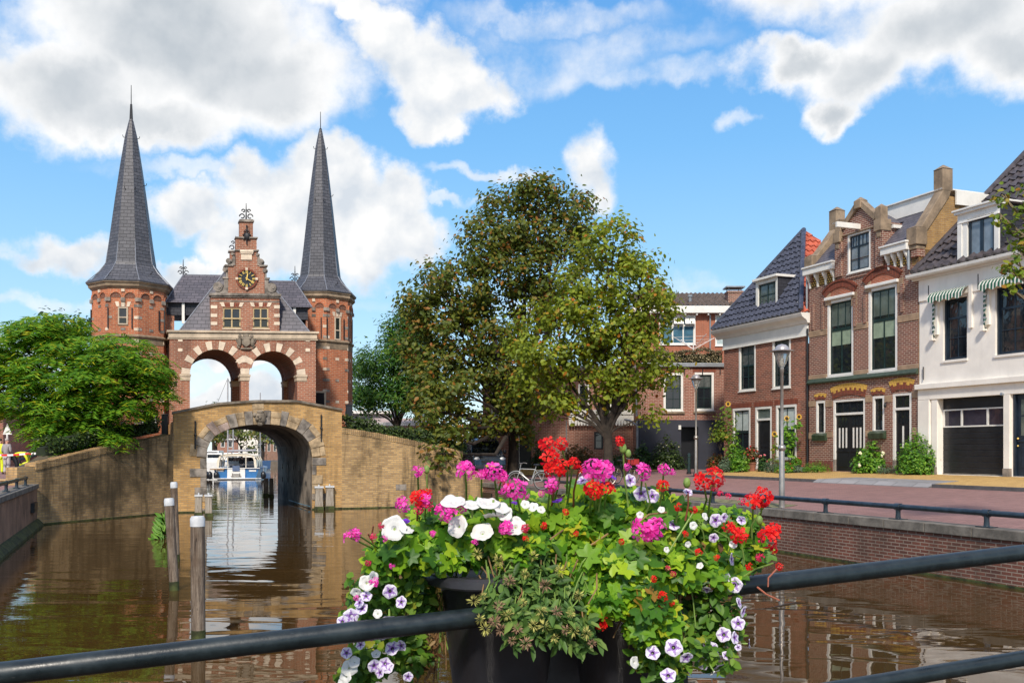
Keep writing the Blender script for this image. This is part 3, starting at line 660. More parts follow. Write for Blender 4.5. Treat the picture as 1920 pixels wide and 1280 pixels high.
# ---- timber piles
def pile(label, px, py_top, px_b, py_b, rad_px, mat=m_wood, cap=True, square=False, group=None):
    d = F*CAMZ/(py_b-HZ); base = U(px_b, py_b, d); base.z = 0; topp = U(px, py_top, d); r = rad_px*d/F
    t_ = thing('mooring_post', label, 'mooring post', base, group=group)
    n = 4 if square else 14; dr = (topp-base).normalized()
    pts = [base-dr*.8]+[lerp(base, topp, k/6) for k in range(7)]
    b = MB(base)
    if square:
        x = Vector((1, 0, 0)); R = Matrix.Rotation(.25, 3, 'Z'); s = r
        q0 = [base-Z*.8+R@Vector((sx*s, sy*s, 0)) for sx, sy in ((-1, -1), (1, -1), (1, 1), (-1, 1))]; q1 = [topp+R@Vector((sx*s*.86, sy*s*.86, 0)) for sx, sy in ((-1, -1), (1, -1), (1, 1), (-1, 1))]
        b.prism(q0, q1); b.build('shaft', mat, t_, bevel=.02)
    else:
        b.tube(pts, [r*1.03*random.uniform(.96, 1.04) for _ in pts], n); b.build('shaft', mat, t_, smooth=True)
    if cap:
        c = MB(base)
        if square:
            c.box(topp+Z*.03, (r*2.05, r*2.05, .07), .25); c.tube([topp+Z*.06, topp+Z*.14], .03, 8)
        else: c.tube([topp-dr*.10, topp, topp+dr*.035], [r*1.09, r*1.09, r*.9], n)
        c.build('cap', m_cap, t_, smooth=not square)
    g = MB(base); g.tube([base-dr*.05, base+dr*.16], [r*1.06, r*1.05], n) if not square else g.box(base+Z*.03, (r*2.1, r*2.1, .22), .25)
    g.build('moss_band', m_moss, t_, smooth=not square)
pile('leaning grey timber pile with grass growing at its side', 317, 937, 327, 1106, 8.5)
pile('upright brown timber pile with pale cap, nearest in the canal', 370.5, 972, 372, 1203, 12.5)
pile('thin timber pile standing behind the leaning pile', 326, 906, 331, 1052, 6)
pile('short squared mooring post at left bridge pier, outer of two', 372.5, 930, 372, 967, 7.0, m_woodpale, square=True)
pile('short squared mooring post at left bridge pier beside the channel', 391, 930, 392, 968, 7.0, m_woodpale, square=True)
pile('short squared mooring post at right bridge pier beside the tunnel', 598, 914, 598, 955, 8, m_woodpale, square=True)
pile('short squared mooring post at right bridge pier, outer of two', 618, 913, 618, 954, 8, m_woodpale, square=True)
pile('dark mooring post inside the tunnel, left of a close pair', 499, 896, 499, 929, 5, m_wood, cap=False, square=True)
pile('dark mooring post inside the tunnel against its right wall', 509, 896, 509, 931, 4.5, m_wood, cap=False, square=True)
# ================================================================ the water gate
c6 = math.radians(5)
GO = U(455, 845, 43.5)
GT = Fr(P2(GO), (math.cos(c6), math.sin(c6)), (-.3676, .930))
gate = thing('water_gate', 'red brick water gate with two slate spires, clock gable and twin arches over the canal', 'gate building', (GO.x, GO.y, 3.6)); gorg = Vector((GO.x, GO.y, 3.6))
ga = lambda x, b=0.0: GT.a(x, b)
gz = lambda x, y, b=0.0: GT.px(x, y, b)[1]
zC0, zC1 = gz(455, 634.5), gz(455, 620.5); zDeck = 3.72
aL, aR = ga(318), ga(592)
def arch_curve(ac, r, zs, n=18): return [(ac-r*math.cos(PI*i/n), zs+r*math.sin(PI*i/n)) for i in range(n+1)]
def arch_wall(mb, fr, a0, a1, zb, zt, arches, b0, b1, mb_soffit=None):
    xs = {a0, a1}
    for ac, r, zs in arches: xs |= {p[0] for p in arch_curve(ac, r, zs)}
    xs = sorted(xs)
    def lo(a, m):
        for ac, r, zs in arches:
            if ac-r < m < ac+r: return zs+math.sqrt(max(0, r*r-(a-ac)**2))
        return zb
    sf = mb_soffit or mb
    for i in range(len(xs)-1):
        p, q = xs[i], xs[i+1]; m_ = (p+q)/2
        if q-p < 1e-6: continue
        l0, l1 = lo(p, m_), lo(q, m_)
        for b in (b0, b1): mb.quad(fr.W(p, l0, b), fr.W(q, l1, b), fr.W(q, zt, b), fr.W(p, zt, b))
        if l0 > zb or l1 > zb: sf.quad(fr.W(p, l0, b0), fr.W(q, l1, b0), fr.W(q, l1, b1), fr.W(p, l0, b1))
    for ac, r, zs in arches:
        for e in (ac-r, ac+r): sf.quad(fr.W(e, zb, b0), fr.W(e, zs, b0), fr.W(e, zs, b1), fr.W(e, zb, b1))
    for e in (a0, a1): mb.quad(fr.W(e, zb, b0), fr.W(e, zt, b0), fr.W(e, zt, b1), fr.W(e, zb, b1))
    mb.quad(fr.W(a0, zt, b0), fr.W(a1, zt, b0), fr.W(a1, zt, b1), fr.W(a0, zt, b1))
zS = gz(455, 702)
rA = (ga(451.5)-ga(356))/2; A1 = (ga(356)+ga(451.5))/2; rB = (ga(557)-ga(467))/2; A2 = (ga(467)+ga(557))/2
arches = [(A1, rA, zS), (A2, rB, zS)]
DB = 4.8
fw = MB(gorg); sf = MB(gorg)
arch_wall(fw, GT, aL, aR, zDeck, zC1-.05, arches, 0, .62, sf)
arch_wall(fw, GT, aL, aR, zDeck, zC1-.05, arches, DB-.62, DB, sf)
for e0, e1 in ((aL+.002, A1-rA-.18), (A2+rB+.18, aR-.002)):
    fw.fbox(GT, e0, e1, zDeck, zC1-.06, .621, DB-.621)
fw.build('wall', m_gate, gate)
m_soff = brick('shaded_arch_brick', (.22, .075, .045), (.15, .05, .035), (.2, .14, .1), bw=.25, bh=.085, ms=.012, stain=.5, vs=.5)  # gate brick again, with the shade under the arches darkened into its colour
zK = zS+max(rA, rB)
def barrel(b0, b1):
    for ac, r, zs in arches:
        c = arch_curve(ac, r+.02, zs)
        for i in range(len(c)-1): sf.quad(GT.W(*c[i], b0), GT.W(*c[i+1], b0), GT.W(*c[i+1], b1), GT.W(*c[i], b1))
barrel(.62, DB-.62)
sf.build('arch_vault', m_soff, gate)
# voussoirs, impost blocks, small stone squares
vw, vr = MB(gorg), MB(gorg)
ro = (ga(466)-ga(404))/1.0
for ac, r, zs in arches:
    n = 15
    for i in range(n):
        t0, t1 = PI*i/n+.006, PI*(i+1)/n-.006; ro_ = r+.385
        if (ac == A1 and i >= n-2) or (ac == A2 and i <= 1): ro_ = r+.19
        pts = [(ac-r*math.cos(t0), zs+r*math.sin(t0)), (ac-r*math.cos(t1), zs+r*math.sin(t1)), (ac-ro_*math.cos(t1), zs+ro_*math.sin(t1)), (ac-ro_*math.cos(t0), zs+ro_*math.sin(t0))]
        (vw if i % 2 == 0 else vr).fprism(GT, pts, -.03, .1)
mid = (A1+rA+A2-rB)/2
vw.fprism(GT, [(mid-.42, zs+.55), (mid+.42, zs+.55), (mid+.30, zs+.72), (mid, zs+.86), (mid-.30, zs+.72)], -.035, .1)
vr.fprism(GT, [(mid-.30, zs+.30), (mid+.30, zs+.30), (mid+.36, zs+.53), (mid-.36, zs+.53)], -.025, .1)
vw.fbox(GT, mid-.19, mid+.19, zs+.02, zs+.28, -.035, .62)
for x, y in ((338, 637.5), (338, 656), (577, 637.5), (577, 656)):
    a_, z_ = GT.px(x, y); vw.fbox(GT, a_-.10, a_+.10, z_-.07, z_+.07, -.02, .05)
vw.build('voussoir', m_white_stone, gate, bevel=.01); vr.build('voussoir', m_gate, gate)
im = MB(gorg)
for e0, e1 in ((A1-rA-.46, A1-rA+.05), (A1+rA-.06, A2-rB+.06), (A2+rB-.05, A2+rB+.46)):
    for b0, b1 in ((-.07, .68), (DB-.68, DB+.07)):
        im.fbox(GT, e0, e1, zS-.10, zS-.0, b0, b1); im.fbox(GT, e0+.03, e1-.03, zS-.28, zS-.101, b0+.03, b1-.03)
im.build('impost', m_stone, gate, bevel=.012)
co = MB(gorg)
co.fbox(GT, aL-.05, aR+.05, zC0, zC1-.10, -.08, DB+.08); co.fbox(GT, aL-.13, aR+.13, zC1-.099, zC1, -.16, DB+.16); co.fbox(GT, aL-.09, aR+.09, zC0-.06, zC0-.001, -.05, DB+.05)
co.build('cornice', m_stone, gate, bevel=.015)
# ---- main roof
ro_ = MB(gorg)
rl, rr = ga(337), ga(580.5); zR0 = zC1+.01; ap = ga(462); zA = gz(462, 452)
q = [GT.W(rl, zR0, .05), GT.W(rr, zR0, .05), GT.W(rr, zR0, DB-.05), GT.W(rl, zR0, DB-.05)]; t1, t2 = GT.W(ap, zA, 1.75), GT.W(ap, zA, 3.05)
ro_.add([*q, t1, t2], [(0, 1, 4), (1, 2, 5, 4), (2, 3, 5), (3, 0, 4, 5)])
roof = ro_.build('roof', m_slate, gate)
hp = MB(gorg)
for p_, t_ in ((q[0], t1), (q[1], t1), (q[2], t2), (q[3], t2)): hp.tube([p_, t_], .035, 6)
m_lead = M('lead_flashing', (.23, .24, .27), .5, .15, 4, metal=.2)
hp.build('hip_flashing', m_lead, roof)
# ---- clock gable
gb = MB(gorg); B0, B1 = -.06, .30
g0, g1 = ga(395), ga(523.5); zG1 = gz(460, 556)
wins = []
for x0, x1 in ((418, 451), (474, 503)): wins.append((ga(x0), ga(x1), gz(x0, 615.5), gz(x0, 577)))
gb.gridwall(GT, g0, g1, zC1, zG1, wins, B0, .12); gb.quad(GT.W(g0, zC1, B0), GT.W(g0, zG1, B0), GT.W(g0, zG1, 1.6), GT.W(g0, zC1, 1.6)); gb.quad(GT.W(g1, zC1, B0), GT.W(g1, zG1, B0), GT.W(g1, zG1, 1.6), GT.W(g1, zC1, 1.6))
H = lambda y: gz(462, y)
def step(x0, x1, y0, y1, b0=B0, b1=B1, mb=gb): mb.fbox(GT, ga(x0), ga(x1), H(y1), H(y0), b0, b1)
step(427, 495.6, 499, 551.5); step(441.7, 482, 470.5, 498.9); step(442, 481, 446, 469); step(449, 474, 414, 445.5)
gb.build('gable', m_gate, gate)
gs_ = MB(gorg)
def band(x0, x1, y0, y1, pr=.10): gs_.fbox(GT, ga(x0), ga(x1), H(y1), H(y0), B0-pr, B1+pr)
band(392.5, 526.5, 551, 555.5, .13); band(395, 524, 555.6, 558.5, .07); band(421, 437, 497, 500, .08); band(486, 501.5, 497, 500, .08)
band(440, 485, 468.6, 471.3, .08); band(440.5, 483, 445, 447.6, .08); band(447.6, 476, 413.4, 417, .08); band(449, 474.5, 411.6, 413.3, .03)
band(395, 523, 590-26, 592-26, .02)
gs_.build('gable_band', m_grey_stone, gate, bevel=.01)
qn = MB(gorg)
for x0, x1 in ((395, 407), (513.5, 524)):
    for y in (575.5, 591.5, 606.5): qn.fbox(GT, ga(x0), ga(x1), gz(x0, y+3), gz(x0, y-3), B0-.02, B0+.03)
for (w0, w1, z0, z1) in wins:   # fans of pale stones above the gable windows
    for f in (0.02, .5, .98):
        ac = lerp(w0, w1, f); sk = (f-.5)*.16
        qn.fprism(GT, [(ac-.07, z1+.05), (ac+.07, z1+.05), (ac+.09+sk, z1+.24), (ac-.09+sk, z1+.24)], B0-.025, B0+.03)
qn.build('pale_stone', m_white_stone, gate)
vr2 = MB(gorg)
for (w0, w1, z0, z1) in wins: vr2.fbox(GT, w0-.02, w1+.02, z1+.06, z1+.22, B0-.012, B0+.03)
vr2.build('flat_arch', m_redarch, gate)
# scrolls
def scroll(cx, cy, rx, name='scroll', flip=1):
    b = MB(gorg); R = rx*43.5/F
    c = GT.W(ga(cx), H(cy), B0-.03)
    b.disc(c+GT.v*.24, GT.u, Z, R, .26, 20); b.disc(c-GT.v*.0, GT.u, Z, R*.62, .05, 18); b.disc(c-GT.v*.04, GT.u, Z, R*.3, .05, 12)
    return b
def scr_part(parts, x0, x1, y0, y1):
    b = parts[0]
    for p in parts[1:]: b.add([Vector(v)+gorg for v in p.v], p.f)
    return b
for sgn in (-1, 1):
    X = lambda dx: 461.5+sgn*dx
    b = scroll(X(50), 539, 9.0)
    pts = [(ga(X(34.4)), H(552)), (ga(X(59)), H(552)), (ga(X(57)), H(548)), (ga(X(46)), H(547)), (ga(X(42)), H(538)), (ga(X(41)), H(522)), (ga(X(34.4)), H(522))]
    if sgn < 0: pts = pts[::-1]
    b.fprism(GT, pts, B0-.02, B0+.24); b.fbox(GT, *sorted((ga(X(34)), ga(X(44)))), H(523.5), H(520.5), B0-.06, B0+.26); b.fbox(GT, *sorted((ga(X(35)), ga(X(38)))), H(520.4), H(500), B0-.01, B0+.2)
    b2 = scroll(X(37.5), 507, 4.0); b.add([Vector(v)+gorg for v in b2.v], b2.f)
    b3 = scroll(X(30.0), 490.5, 5.2); b.add([Vector(v)+gorg for v in b3.v], b3.f)
    pts = [(ga(X(20.6)), H(498)), (ga(X(34)), H(498)), (ga(X(33)), H(494.5)), (ga(X(27)), H(491)), (ga(X(24)), H(478)), (ga(X(20.6)), H(478))]
    if sgn < 0: pts = pts[::-1]
    b.fprism(GT, pts, B0-.02, B0+.2); b4 = scroll(X(23.5), 477.5, 2.6); b.add([Vector(v)+gorg for v in b4.v], b4.f)
    b.build('scroll', m_grey_stone, gate)
ct = MB(gorg)
ct.fbox(GT, ga(451.5), ga(472), H(488), H(477), B0-.05, B0+.05); ct.fbox(GT, ga(450.5), ga(474), H(477), H(474), B0-.09, B0+.05); ct.fbox(GT, ga(449.5), ga(474.5), H(474), H(469.6), B0-.12, B0+.05)
ct.build('date_stone', m_white_stone, gate, bevel=.012)
# ornament of dark iron on the gable pier
or_ = MB(gorg); oc = GT.W(ga(462), H(444), B0-.06)
or_.tube([oc-Z*.36, oc+Z*.46], .028, 6); or_.ball(oc, (.14, .06, .17), 10, 8)
for sx_ in (-1, 1):
    for dz, l in ((.22, .10), (.06, .16), (-.14, .13)):
        or_.tube([oc+Z*dz, oc+GT.u*sx_*l*.6+Z*(dz+.07), oc+GT.u*sx_*l+Z*(dz+.0)], .022, 6); or_.ball(oc+GT.u*sx_*l+Z*dz, .035, 6, 5)
or_.ball(oc+Z*.46, .045, 8, 6)
or_.build('iron_ornament', m_iron, gate, smooth=True)
def finial(base, h, s, parent, name='finial', scrolls=True):
    b = MB(gorg); b.tube([base, base+Z*h], [.034*s+.01, .014], 6); b.ball(base+Z*h*.62, .035*s, 8, 6)
    if scrolls:
        for sx_ in (-1, 1):
            for dz, r in ((.12, .095), (.30, .06)):
                c = base+Z*dz*s*1.4+GT.u*sx_*(r+.02)*s*1.5
                b.tube([c+(GT.u*math.cos(t*.6)*sx_+Z*math.sin(t*.6))*r*s*1.35*(1-t*.05) for t in range(0, 10)], .022*s+.006, 5)
    return b.build(name, m_iron, parent, smooth=True)
finial(GT.W(ga(462), H(412), .1), H(380)-H(412), 1.0, gate)
# ---- rear gable (only its stepped head shows)
rg = MB(gorg); B = DB
rg.fbox(GT, ga(395), ga(523), zC1, zG1, B, B+.3); rg.fbox(GT, ga(427), ga(495), zG1, H(495), B, B+.3); rg.fbox(GT, ga(441), ga(482), H(495), H(466), B, B+.3); rg.fbox(GT, ga(450), ga(474), H(466), H(434), B, B+.3)
rg.build('gable', m_gate, gate)
rb_ = MB(gorg); rb_.fbox(GT, ga(447), ga(477), H(434), H(431), B-.08, B+.38); rb_.fbox(GT, ga(437), ga(486), H(466), H(463), B-.08, B+.38); rb_.build('gable_band', m_grey_stone, gate)
finial(GT.W(ga(462), H(431), B+.15), .75, 1.0, gate)
# ---- clock
cc = GT.W(ga(462), H(523.3), B0-.02); kk = 43.5/F
b = MB(gorg)
ring_o, ring_i = 19.5*kk, 16.2*kk
for i in range(36):
    t0, t1 = 2*PI*i/36, 2*PI*(i+1)/36
    b.prism([cc+(GT.u*math.cos(t)+Z*math.sin(t))*r_ for t, r_ in ((t0, ring_i), (t0, ring_o), (t1, ring_o), (t1, ring_i))], [cc-GT.v*.05+(GT.u*math.cos(t)+Z*math.sin(t))*r_ for t, r_ in ((t0, ring_i), (t0, ring_o), (t1, ring_o), (t1, ring_i))])
clk = b.build('clock', m_redarch, gate)
b = MB(gorg); b.disc(cc, GT.u, Z, 16.1*kk, -.03 if False else .03, 36); fc = [Vector(v) for v in b.v]; b = MB(gorg); b.disc(cc-GT.v*.0, GT.u, -Z, 16.1*kk, .03, 36); b.build('clock_face', m_black, clk)
face_off = -GT.v*.045
b = MB(gorg)
for ang in (0, PI/2, PI, 3*PI/2):
    c = cc-GT.v*.055+(GT.u*math.cos(ang)+Z*math.sin(ang))*18.2*kk; b.box(c, (.11, .05, .11), c6)
b.build('marker_stone', m_white_stone, clk)
num = ['XII', 'I', 'II', 'III', 'IIII', 'V', 'VI', 'VII', 'VIII', 'IX', 'X', 'XI']
nb = MB(gorg)
def stroke(mb, p0, p1, w, org_, ux, uz):
    d = Vector((p1[0]-p0[0], p1[1]-p0[1])); l = d.length; d /= l; n_ = Vector((-d.y, d.x))*w/2
    pts = [Vector(p0)+n_, Vector(p0)-n_, Vector(p1)-n_, Vector(p1)+n_]
    f = [org_+ux*p.x+uz*p.y for p in pts]; mb.prism(f, [p-GT.v*.012 for p in f])
for i, tx in enumerate(num):
    th = 2*PI*i/12; up = GT.u*math.sin(th)+Z*math.cos(th); rt = GT.u*math.cos(th)-Z*math.sin(th)
    wd = {'I': .030, 'V': .058, 'X': .058}; tot = sum(wd[c] for c in tx); x = -tot/2; c0 = cc+face_off+up*12.6*kk; h = .062
    for c in tx:
        w = wd[c]; m_ = x+w/2
        if c == 'I': stroke(nb, (m_, -h), (m_, h), .017, c0, rt, up)
        elif c == 'V': stroke(nb, (m_-.02, h), (m_, -h), .017, c0, rt, up); stroke(nb, (m_+.02, h), (m_, -h), .011, c0, rt, up)
        else: stroke(nb, (m_-.02, h), (m_+.02, -h), .017, c0, rt, up); stroke(nb, (m_+.02, h), (m_-.02, -h), .011, c0, rt, up)
        x += w
nb.build('clock_numerals', m_gold, clk)
hb = MB(gorg)
for hr, ln, w in ((12.33/12, .23, .045), (20/60, .31, .032)):
    th = 2*PI*hr; d = (math.sin(th), math.cos(th)); stroke(hb, (-d[0]*.07, -d[1]*.07), (d[0]*ln, d[1]*ln), w, cc+face_off-GT.v*.015, GT.u, Z)
hb.disc(cc+face_off-GT.v*.015, GT.u, -Z, .035, .02, 12)
hb.build('clock_hands', m_gold, clk)
# ---- gable windows with cross frames and shutters
m_bufffr = M('buff_window_frame', (.46, .34, .17), .6, .12, 4)
for (w0, w1, z0, z1) in wins:
    b = MB(gorg); t_ = .055; bb = B0+.03
    b.fbox(GT, w0, w0+t_, z0, z1, bb, bb+.08); b.fbox(GT, w1-t_, w1, z0, z1, bb, bb+.08); b.fbox(GT, w0+t_, w1-t_, z1-t_, z1, bb, bb+.08); b.fbox(GT, w0+t_, w1-t_, z0, z0+t_, bb, bb+.08)
    mx_, mz = (w0+w1)/2, lerp(z0, z1, .48); b.fbox(GT, mx_-.03, mx_+.03, z0+t_, z1-t_, bb-.005, bb+.075); b.fbox(GT, w0-.06, w1+.06, mz-.03, mz+.03, bb-.04, bb+.07)
    w = b.build('window', m_bufffr, gate)
    p = MB(gorg); p.fbox(GT, w0+t_, w1-t_, mz+.03, z1-t_, bb+.05, bb+.07); p.build('pane', m_glass, w)
    s = MB(gorg)
    for x0, x1 in ((w0+t_, mx_-.03), (mx_+.03, w1-t_)): s.fbox(GT, x0+.004, x1-.004, z0+t_, mz-.03, bb+.01, bb+.05)
    for x0 in (w0+t_-.06, w1-t_-.02):
        for zz_ in (.2, .75): s.fbox(GT, x0, x0+.08, lerp(z0, mz, zz_)-.02, lerp(z0, mz, zz_)+.02, bb-.02, bb+.012)
    s.build('shutter', m_shutter, w)
    sl2 = MB(gorg); sl2.fbox(GT, w0-.05, w1+.05, z0-.06, z0, B0-.06, B0+.06); sl2.build('sill', m_stone, w)
# ---- carved coat of arms
ca = MB(gorg); cA = GT.W(ga(461), gz(461, 640), -.05)
ca.fprism(GT, [(ga(461)-.18, gz(461, 631)), (ga(461)+.18, gz(461, 631)), (ga(461)+.18, gz(461, 645)), (ga(461), gz(461, 650.5)), (ga(461)-.18, gz(461, 645))], -.13, -.0)
ca.ball(cA+Z*.26, (.17, .08, .10), 10, 7)
for i in range(5): ca.ball(cA+Z*.36+GT.u*(i-2)*.07, (.03, .04, .06), 6, 5)
for sx_ in (-1, 1):
    o = cA+GT.u*sx_*.29
    ca.ball(o-Z*.03, (.10, .09, .22), 10, 8); ca.ball(o+Z*.22+GT.u*sx_*-.03, (.09, .09, .10), 10, 8); ca.tube([o+Z*.08, o-GT.u*sx_*.10+Z*.15-GT.v*.06, o-GT.u*sx_*.14+Z*.08-GT.v*.09], .038, 6); ca.tube([o-Z*.1, o+GT.u*sx_*.10-Z*.22, o-Z*.3], .045, 6); ca.tube([o-Z*.1+GT.u*sx_*.07, o+GT.u*sx_*.15+Z*.05, o+GT.u*sx_*.09+Z*.2], .025, 6)
ca.ball(cA-Z*.34, (.28, .07, .06), 10, 6)
ca.build('coat_of_arms', m_dark_stone, gate, smooth=True)
# small lamp on the front
b = MB(gorg); b.box(GT.W(ga(328), gz(328, 717), -.06), (.12, .14, .10), c6); b.build('wall_lamp', m_black, gate)
# ---- cross wings between block and towers
def crosswing(x_out, x_in, y_ridge, y_low, x_eave, bmid, flip):
    zr_ = gz(455, y_ridge, bmid); ze = gz(455, y_low, bmid-1.2)
    ao, ai = ga(x_out, bmid), ga(x_in, bmid); ae = ga(x_eave, bmid-1.2)
    b = MB(gorg)
    e0, e1 = GT.W(ae, ze, bmid-1.35), GT.W(ai, ze, bmid-1.35); f0, f1 = GT.W(ae, ze, bmid+1.35), GT.W(ai, ze, bmid+1.35); r0_, r1_ = GT.W(ao, zr_, bmid), GT.W(ai, zr_, bmid)
    b.add([e0, e1, f1, f0, r0_, r1_], [(0, 1, 5, 4), (3, 4, 5, 2), (0, 4, 3), (0, 3, 2, 1)])
    rf = b.build('roof', m_slate, gate)
    h = MB(gorg); h.tube([e0, r0_], .03, 6); h.tube([r0_, r1_], .035, 6); h.build('hip_flashing', m_lead, rf)
    w = MB(gorg); a_in = ae+.25*(1 if flip > 0 else -1)
    w.fbox(GT, *sorted((ae-1.2 if flip > 0 else ae-.15, ai)), ze-.55, ze+.02, bmid-1.1, bmid+1.1); w.build('slate_cheek', m_slatehung, gate)
    w = MB(gorg); w.fbox(GT, *sorted((ae-1.2 if flip > 0 else ae-.15, (aL+.25) if flip > 0 else (aR-.25))), 3.72, ze-.551, bmid-1.05, bmid+1.1); w.build('wall', m_gate, gate)
    w = MB(gorg); pa = ga(343.5 if flip > 0 else 552, bmid-1.2); w.fbox(GT, pa-.06, pa+.06, ze-.95, ze-.02, bmid-1.24, bmid-1.12); w.build('corner_post', m_white, gate)
    finial(GT.W(ao, zr_-.02, bmid), .75, .8, gate)
crosswing(343.5, 420, 517, 569, 309, 2.2, 1); crosswing(553, 500, 526, 575, 584, 2.2, -1)
# ---- towers
def tower(px, d, half, eave_half, ys, zb, win, label=None):
    k = d/F; c = U(px, 845, d); c0 = Vector((c.x, c.y, 0)); C = (-c0).normalized(); R_ = Vector((-C.y, C.x, 0)); Rr = R_ if R_.x > 0 else -R_
    dirv = lambda th: C*math.cos(th)+Rr*math.sin(th)
    zy = lambda y: CAMZ+(HZ-y)*k
    th0 = math.radians(10); v0 = dirv(th0); a0 = math.atan2(v0.y, v0.x); r = half*k/.985
    yE, yW, yS, yT, yF, yP, ySt = ys     # eave top, wall top, skirt top, spire tip, finial base.., string course
    b = MB(gorg); b.lathe(c0, [(r, zb), (r, zy(yW))], 8, a0); tw = b.build('tower', m_tower, gate)
    b = MB(gorg); re = eave_half*k/.985
    b.lathe(c0, [(r+.03, zy(yW+3)), (r+.10, zy(yW)), (r+.14, zy(yW-1)), (re-.06, zy(yE+3.2)), (re, zy(yE+2.5)), (re, zy(yE))], 8, a0); b.build('cornice', m_brown_stone, tw)
    b = MB(gorg); b.lathe(c0, [(r, zy(ySt+4)), (r+.09, zy(ySt+1)), (r+.09, zy(ySt-1)), (r, zy(ySt-3))], 8, a0); b.lathe(c0, [(r+.012, zy(ySt+14)), (r+.012, zy(ySt+4))], 8, a0); b.build('string_course', m_brown_stone, tw)
    rs_ = (yS[1])*k
    b = MB(gorg); zE, zs_ = zy(yE), zy(yS[0])
    b.lathe(c0, [(re+.02, zE-.02), (re+.03, zE+.03), (lerp(re, rs_, .30), lerp(zE, zs_, .22)), (lerp(re, rs_, .66), lerp(zE, zs_, .58)), (lerp(re, rs_, .9), lerp(zE, zs_, .86)), (rs_*1.03, zs_)], 8, a0); b.build('skirt_roof', m_slate2, tw)
    b = MB(gorg); zt = zy(yT); b.lathe(c0, [(rs_, zs_), (rs_*.825, lerp(zs_, zt, .22)), (rs_*.64, lerp(zs_, zt, .45)), (rs_*.45, lerp(zs_, zt, .67)), (rs_*.25, lerp(zs_, zt, .88)), (rs_*.10, lerp(zs_, zt, .985)), (rs_*.07, zt)], 8, a0)
    sp = b.build('spire', m_slate2, tw)
    b = MB(gorg); b.tube([c0+Z*zt, c0+Z*zy(yF), c0+Z*zy(yF), c0+Z*zy(yP)], [rs_*.075, .05, .022, .014], 8); b.build('spire_rod', m_iron, sp)
    b = MB(gorg)
    for j in range(8):
        w_ = Vector((math.cos(a0+PI/4*j), math.sin(a0+PI/4*j), 0))
        b.tube([c0+w_*(re+.01)+Z*(zE+.03), c0+w_*lerp(re, rs_, .66)+Z*(lerp(zE, zs_, .58)+.01), c0+w_*rs_+Z*zs_, c0+w_*rs_*.1+Z*lerp(zs_, zt, .97)], .022, 5)
    b.build('ridge_flashing', m_lead, sp)
    hk = MB(gorg)
    for th, f in ((1.35, .55), (-.4, .5), (1.4, .87), (-1.4, .87), (.25, .5), (.6, -.1)):
        rr_ = rs_*(1-f*.93) if f > 0 else re*.75; zz_ = lerp(zs_, zt, f) if f > 0 else lerp(zE, zs_, .45); p = c0+dirv(th)*rr_*.96+Z*zz_
        hk.tube([p, p+dirv(th)*.14, p+dirv(th)*.17+Z*.1], .016, 5)
    hk.build('roof_hook', m_iron, sp)
    # blind arcade under the eave, stones, anchors on each facet
    apo = r*math.cos(PI/8); ar = MB(gorg); stn = MB(gorg); std = MB(gorg); an = MB(gorg); hl = MB(gorg)
    for j in range(8):
        thc = th0+PI/4*j+PI/8
        n_ = dirv(thc); tg = dirv(thc+PI/2); fw_ = 2*r*math.sin(PI/8); f = Fr(P2(c0+n_*apo), P2(tg), P2(-n_))
        if n_.dot(C) < -.35: continue
        zA_ = zy(yW+20)
        for s in (-1, 1):
            ca_, rr_ = s*fw_*.235, fw_*.185
            pts = arch_curve(ca_, rr_, zA_, 10); po = arch_curve(ca_, rr_+.07, zA_, 10)
            for i in range(10): ar.fprism(f, [pts[i], pts[i+1], po[i+1], po[i]], -.05, .01)
            hl.fprism(f, [(p[0], p[1]) for p in arch_curve(ca_, rr_*.98, zA_, 10)], -.012, .0)  # flat plate in the darkened brick, painting shade where no recess is cut
        for e in (-.47, 0, .47): std.fbox(f, e*fw_-.085, e*fw_+.085, zA_-.16, zA_+.0, -.08, .02)
        stn.fbox(f, -.07, .07, zy(yW+9), zy(yW+4), -.05, .01)
        kz_ = 0
        for zq in np.arange(zy(yW+34), zb+.8, -.52):
            for e in (-.44, 0, .44):
                if e == 0 and (kz_ % 2 or abs(thc-win[3]) < .1 and zq > zy(win[2]+14)): continue
                if random.random() < .2: continue
                (stn if random.random() < .3 else std).fbox(f, e*fw_-.10, e*fw_+.10, zq-.065, zq+.065, -.014, .02)
            kz_ += 1
        for e in (-.49, .3):
            if random.random() < .8: an.fbox(f, e*fw_-.022, e*fw_+.022, zy(yW+75), zy(yW+38), -.06, -.02)
    ar.build('blind_arcade', m_tower, tw); std.build('stone_block', m_grey_stone, tw); stn.build('pale_stone', m_white_stone, tw); an.build('wall_anchor', m_iron, tw); hl.build('arch_recess_shade', m_soff, tw)
    # window
    x0, y0, y1, thc = win; n_ = dirv(thc); f = Fr(P2(c0+n_*apo), P2(dirv(thc+PI/2)), P2(-n_)); hw = x0*k; z1, z0 = zy(y0), zy(y1); zm = lerp(z0, z1, .42)
    b = MB(gorg); t_ = .06
    for q_ in ((-hw, -hw+t_, z0, z1), (hw-t_, hw, z0, z1), (-hw+t_, hw-t_, z1-t_, z1), (-hw+t_, hw-t_, z0, z0+t_), (-hw+t_, hw-t_, zm-.025, zm+.025)): b.fbox(f, *q_, -.05, .02)
    w = b.build('window', m_stone, tw)
    b = MB(gorg); b.fbox(f, -hw+t_, hw-t_, zm+.025, z1-t_, -.015, .01); b.build('pane', m_glass, w)
    b = MB(gorg); b.fbox(f, -hw+t_, hw-t_, z0+t_, zm-.025, -.03, .01); b.build('shutter', m_shutter, w)
    b = MB(gorg)
    for q_ in (-1, 0, 1): b.fprism(f, [(q_*hw-.06, z1+.03), (q_*hw+.06, z1+.03), (q_*hw*1.25+.08, z1+.24), (q_*hw*1.25-.08, z1+.24)], -.02, .02)
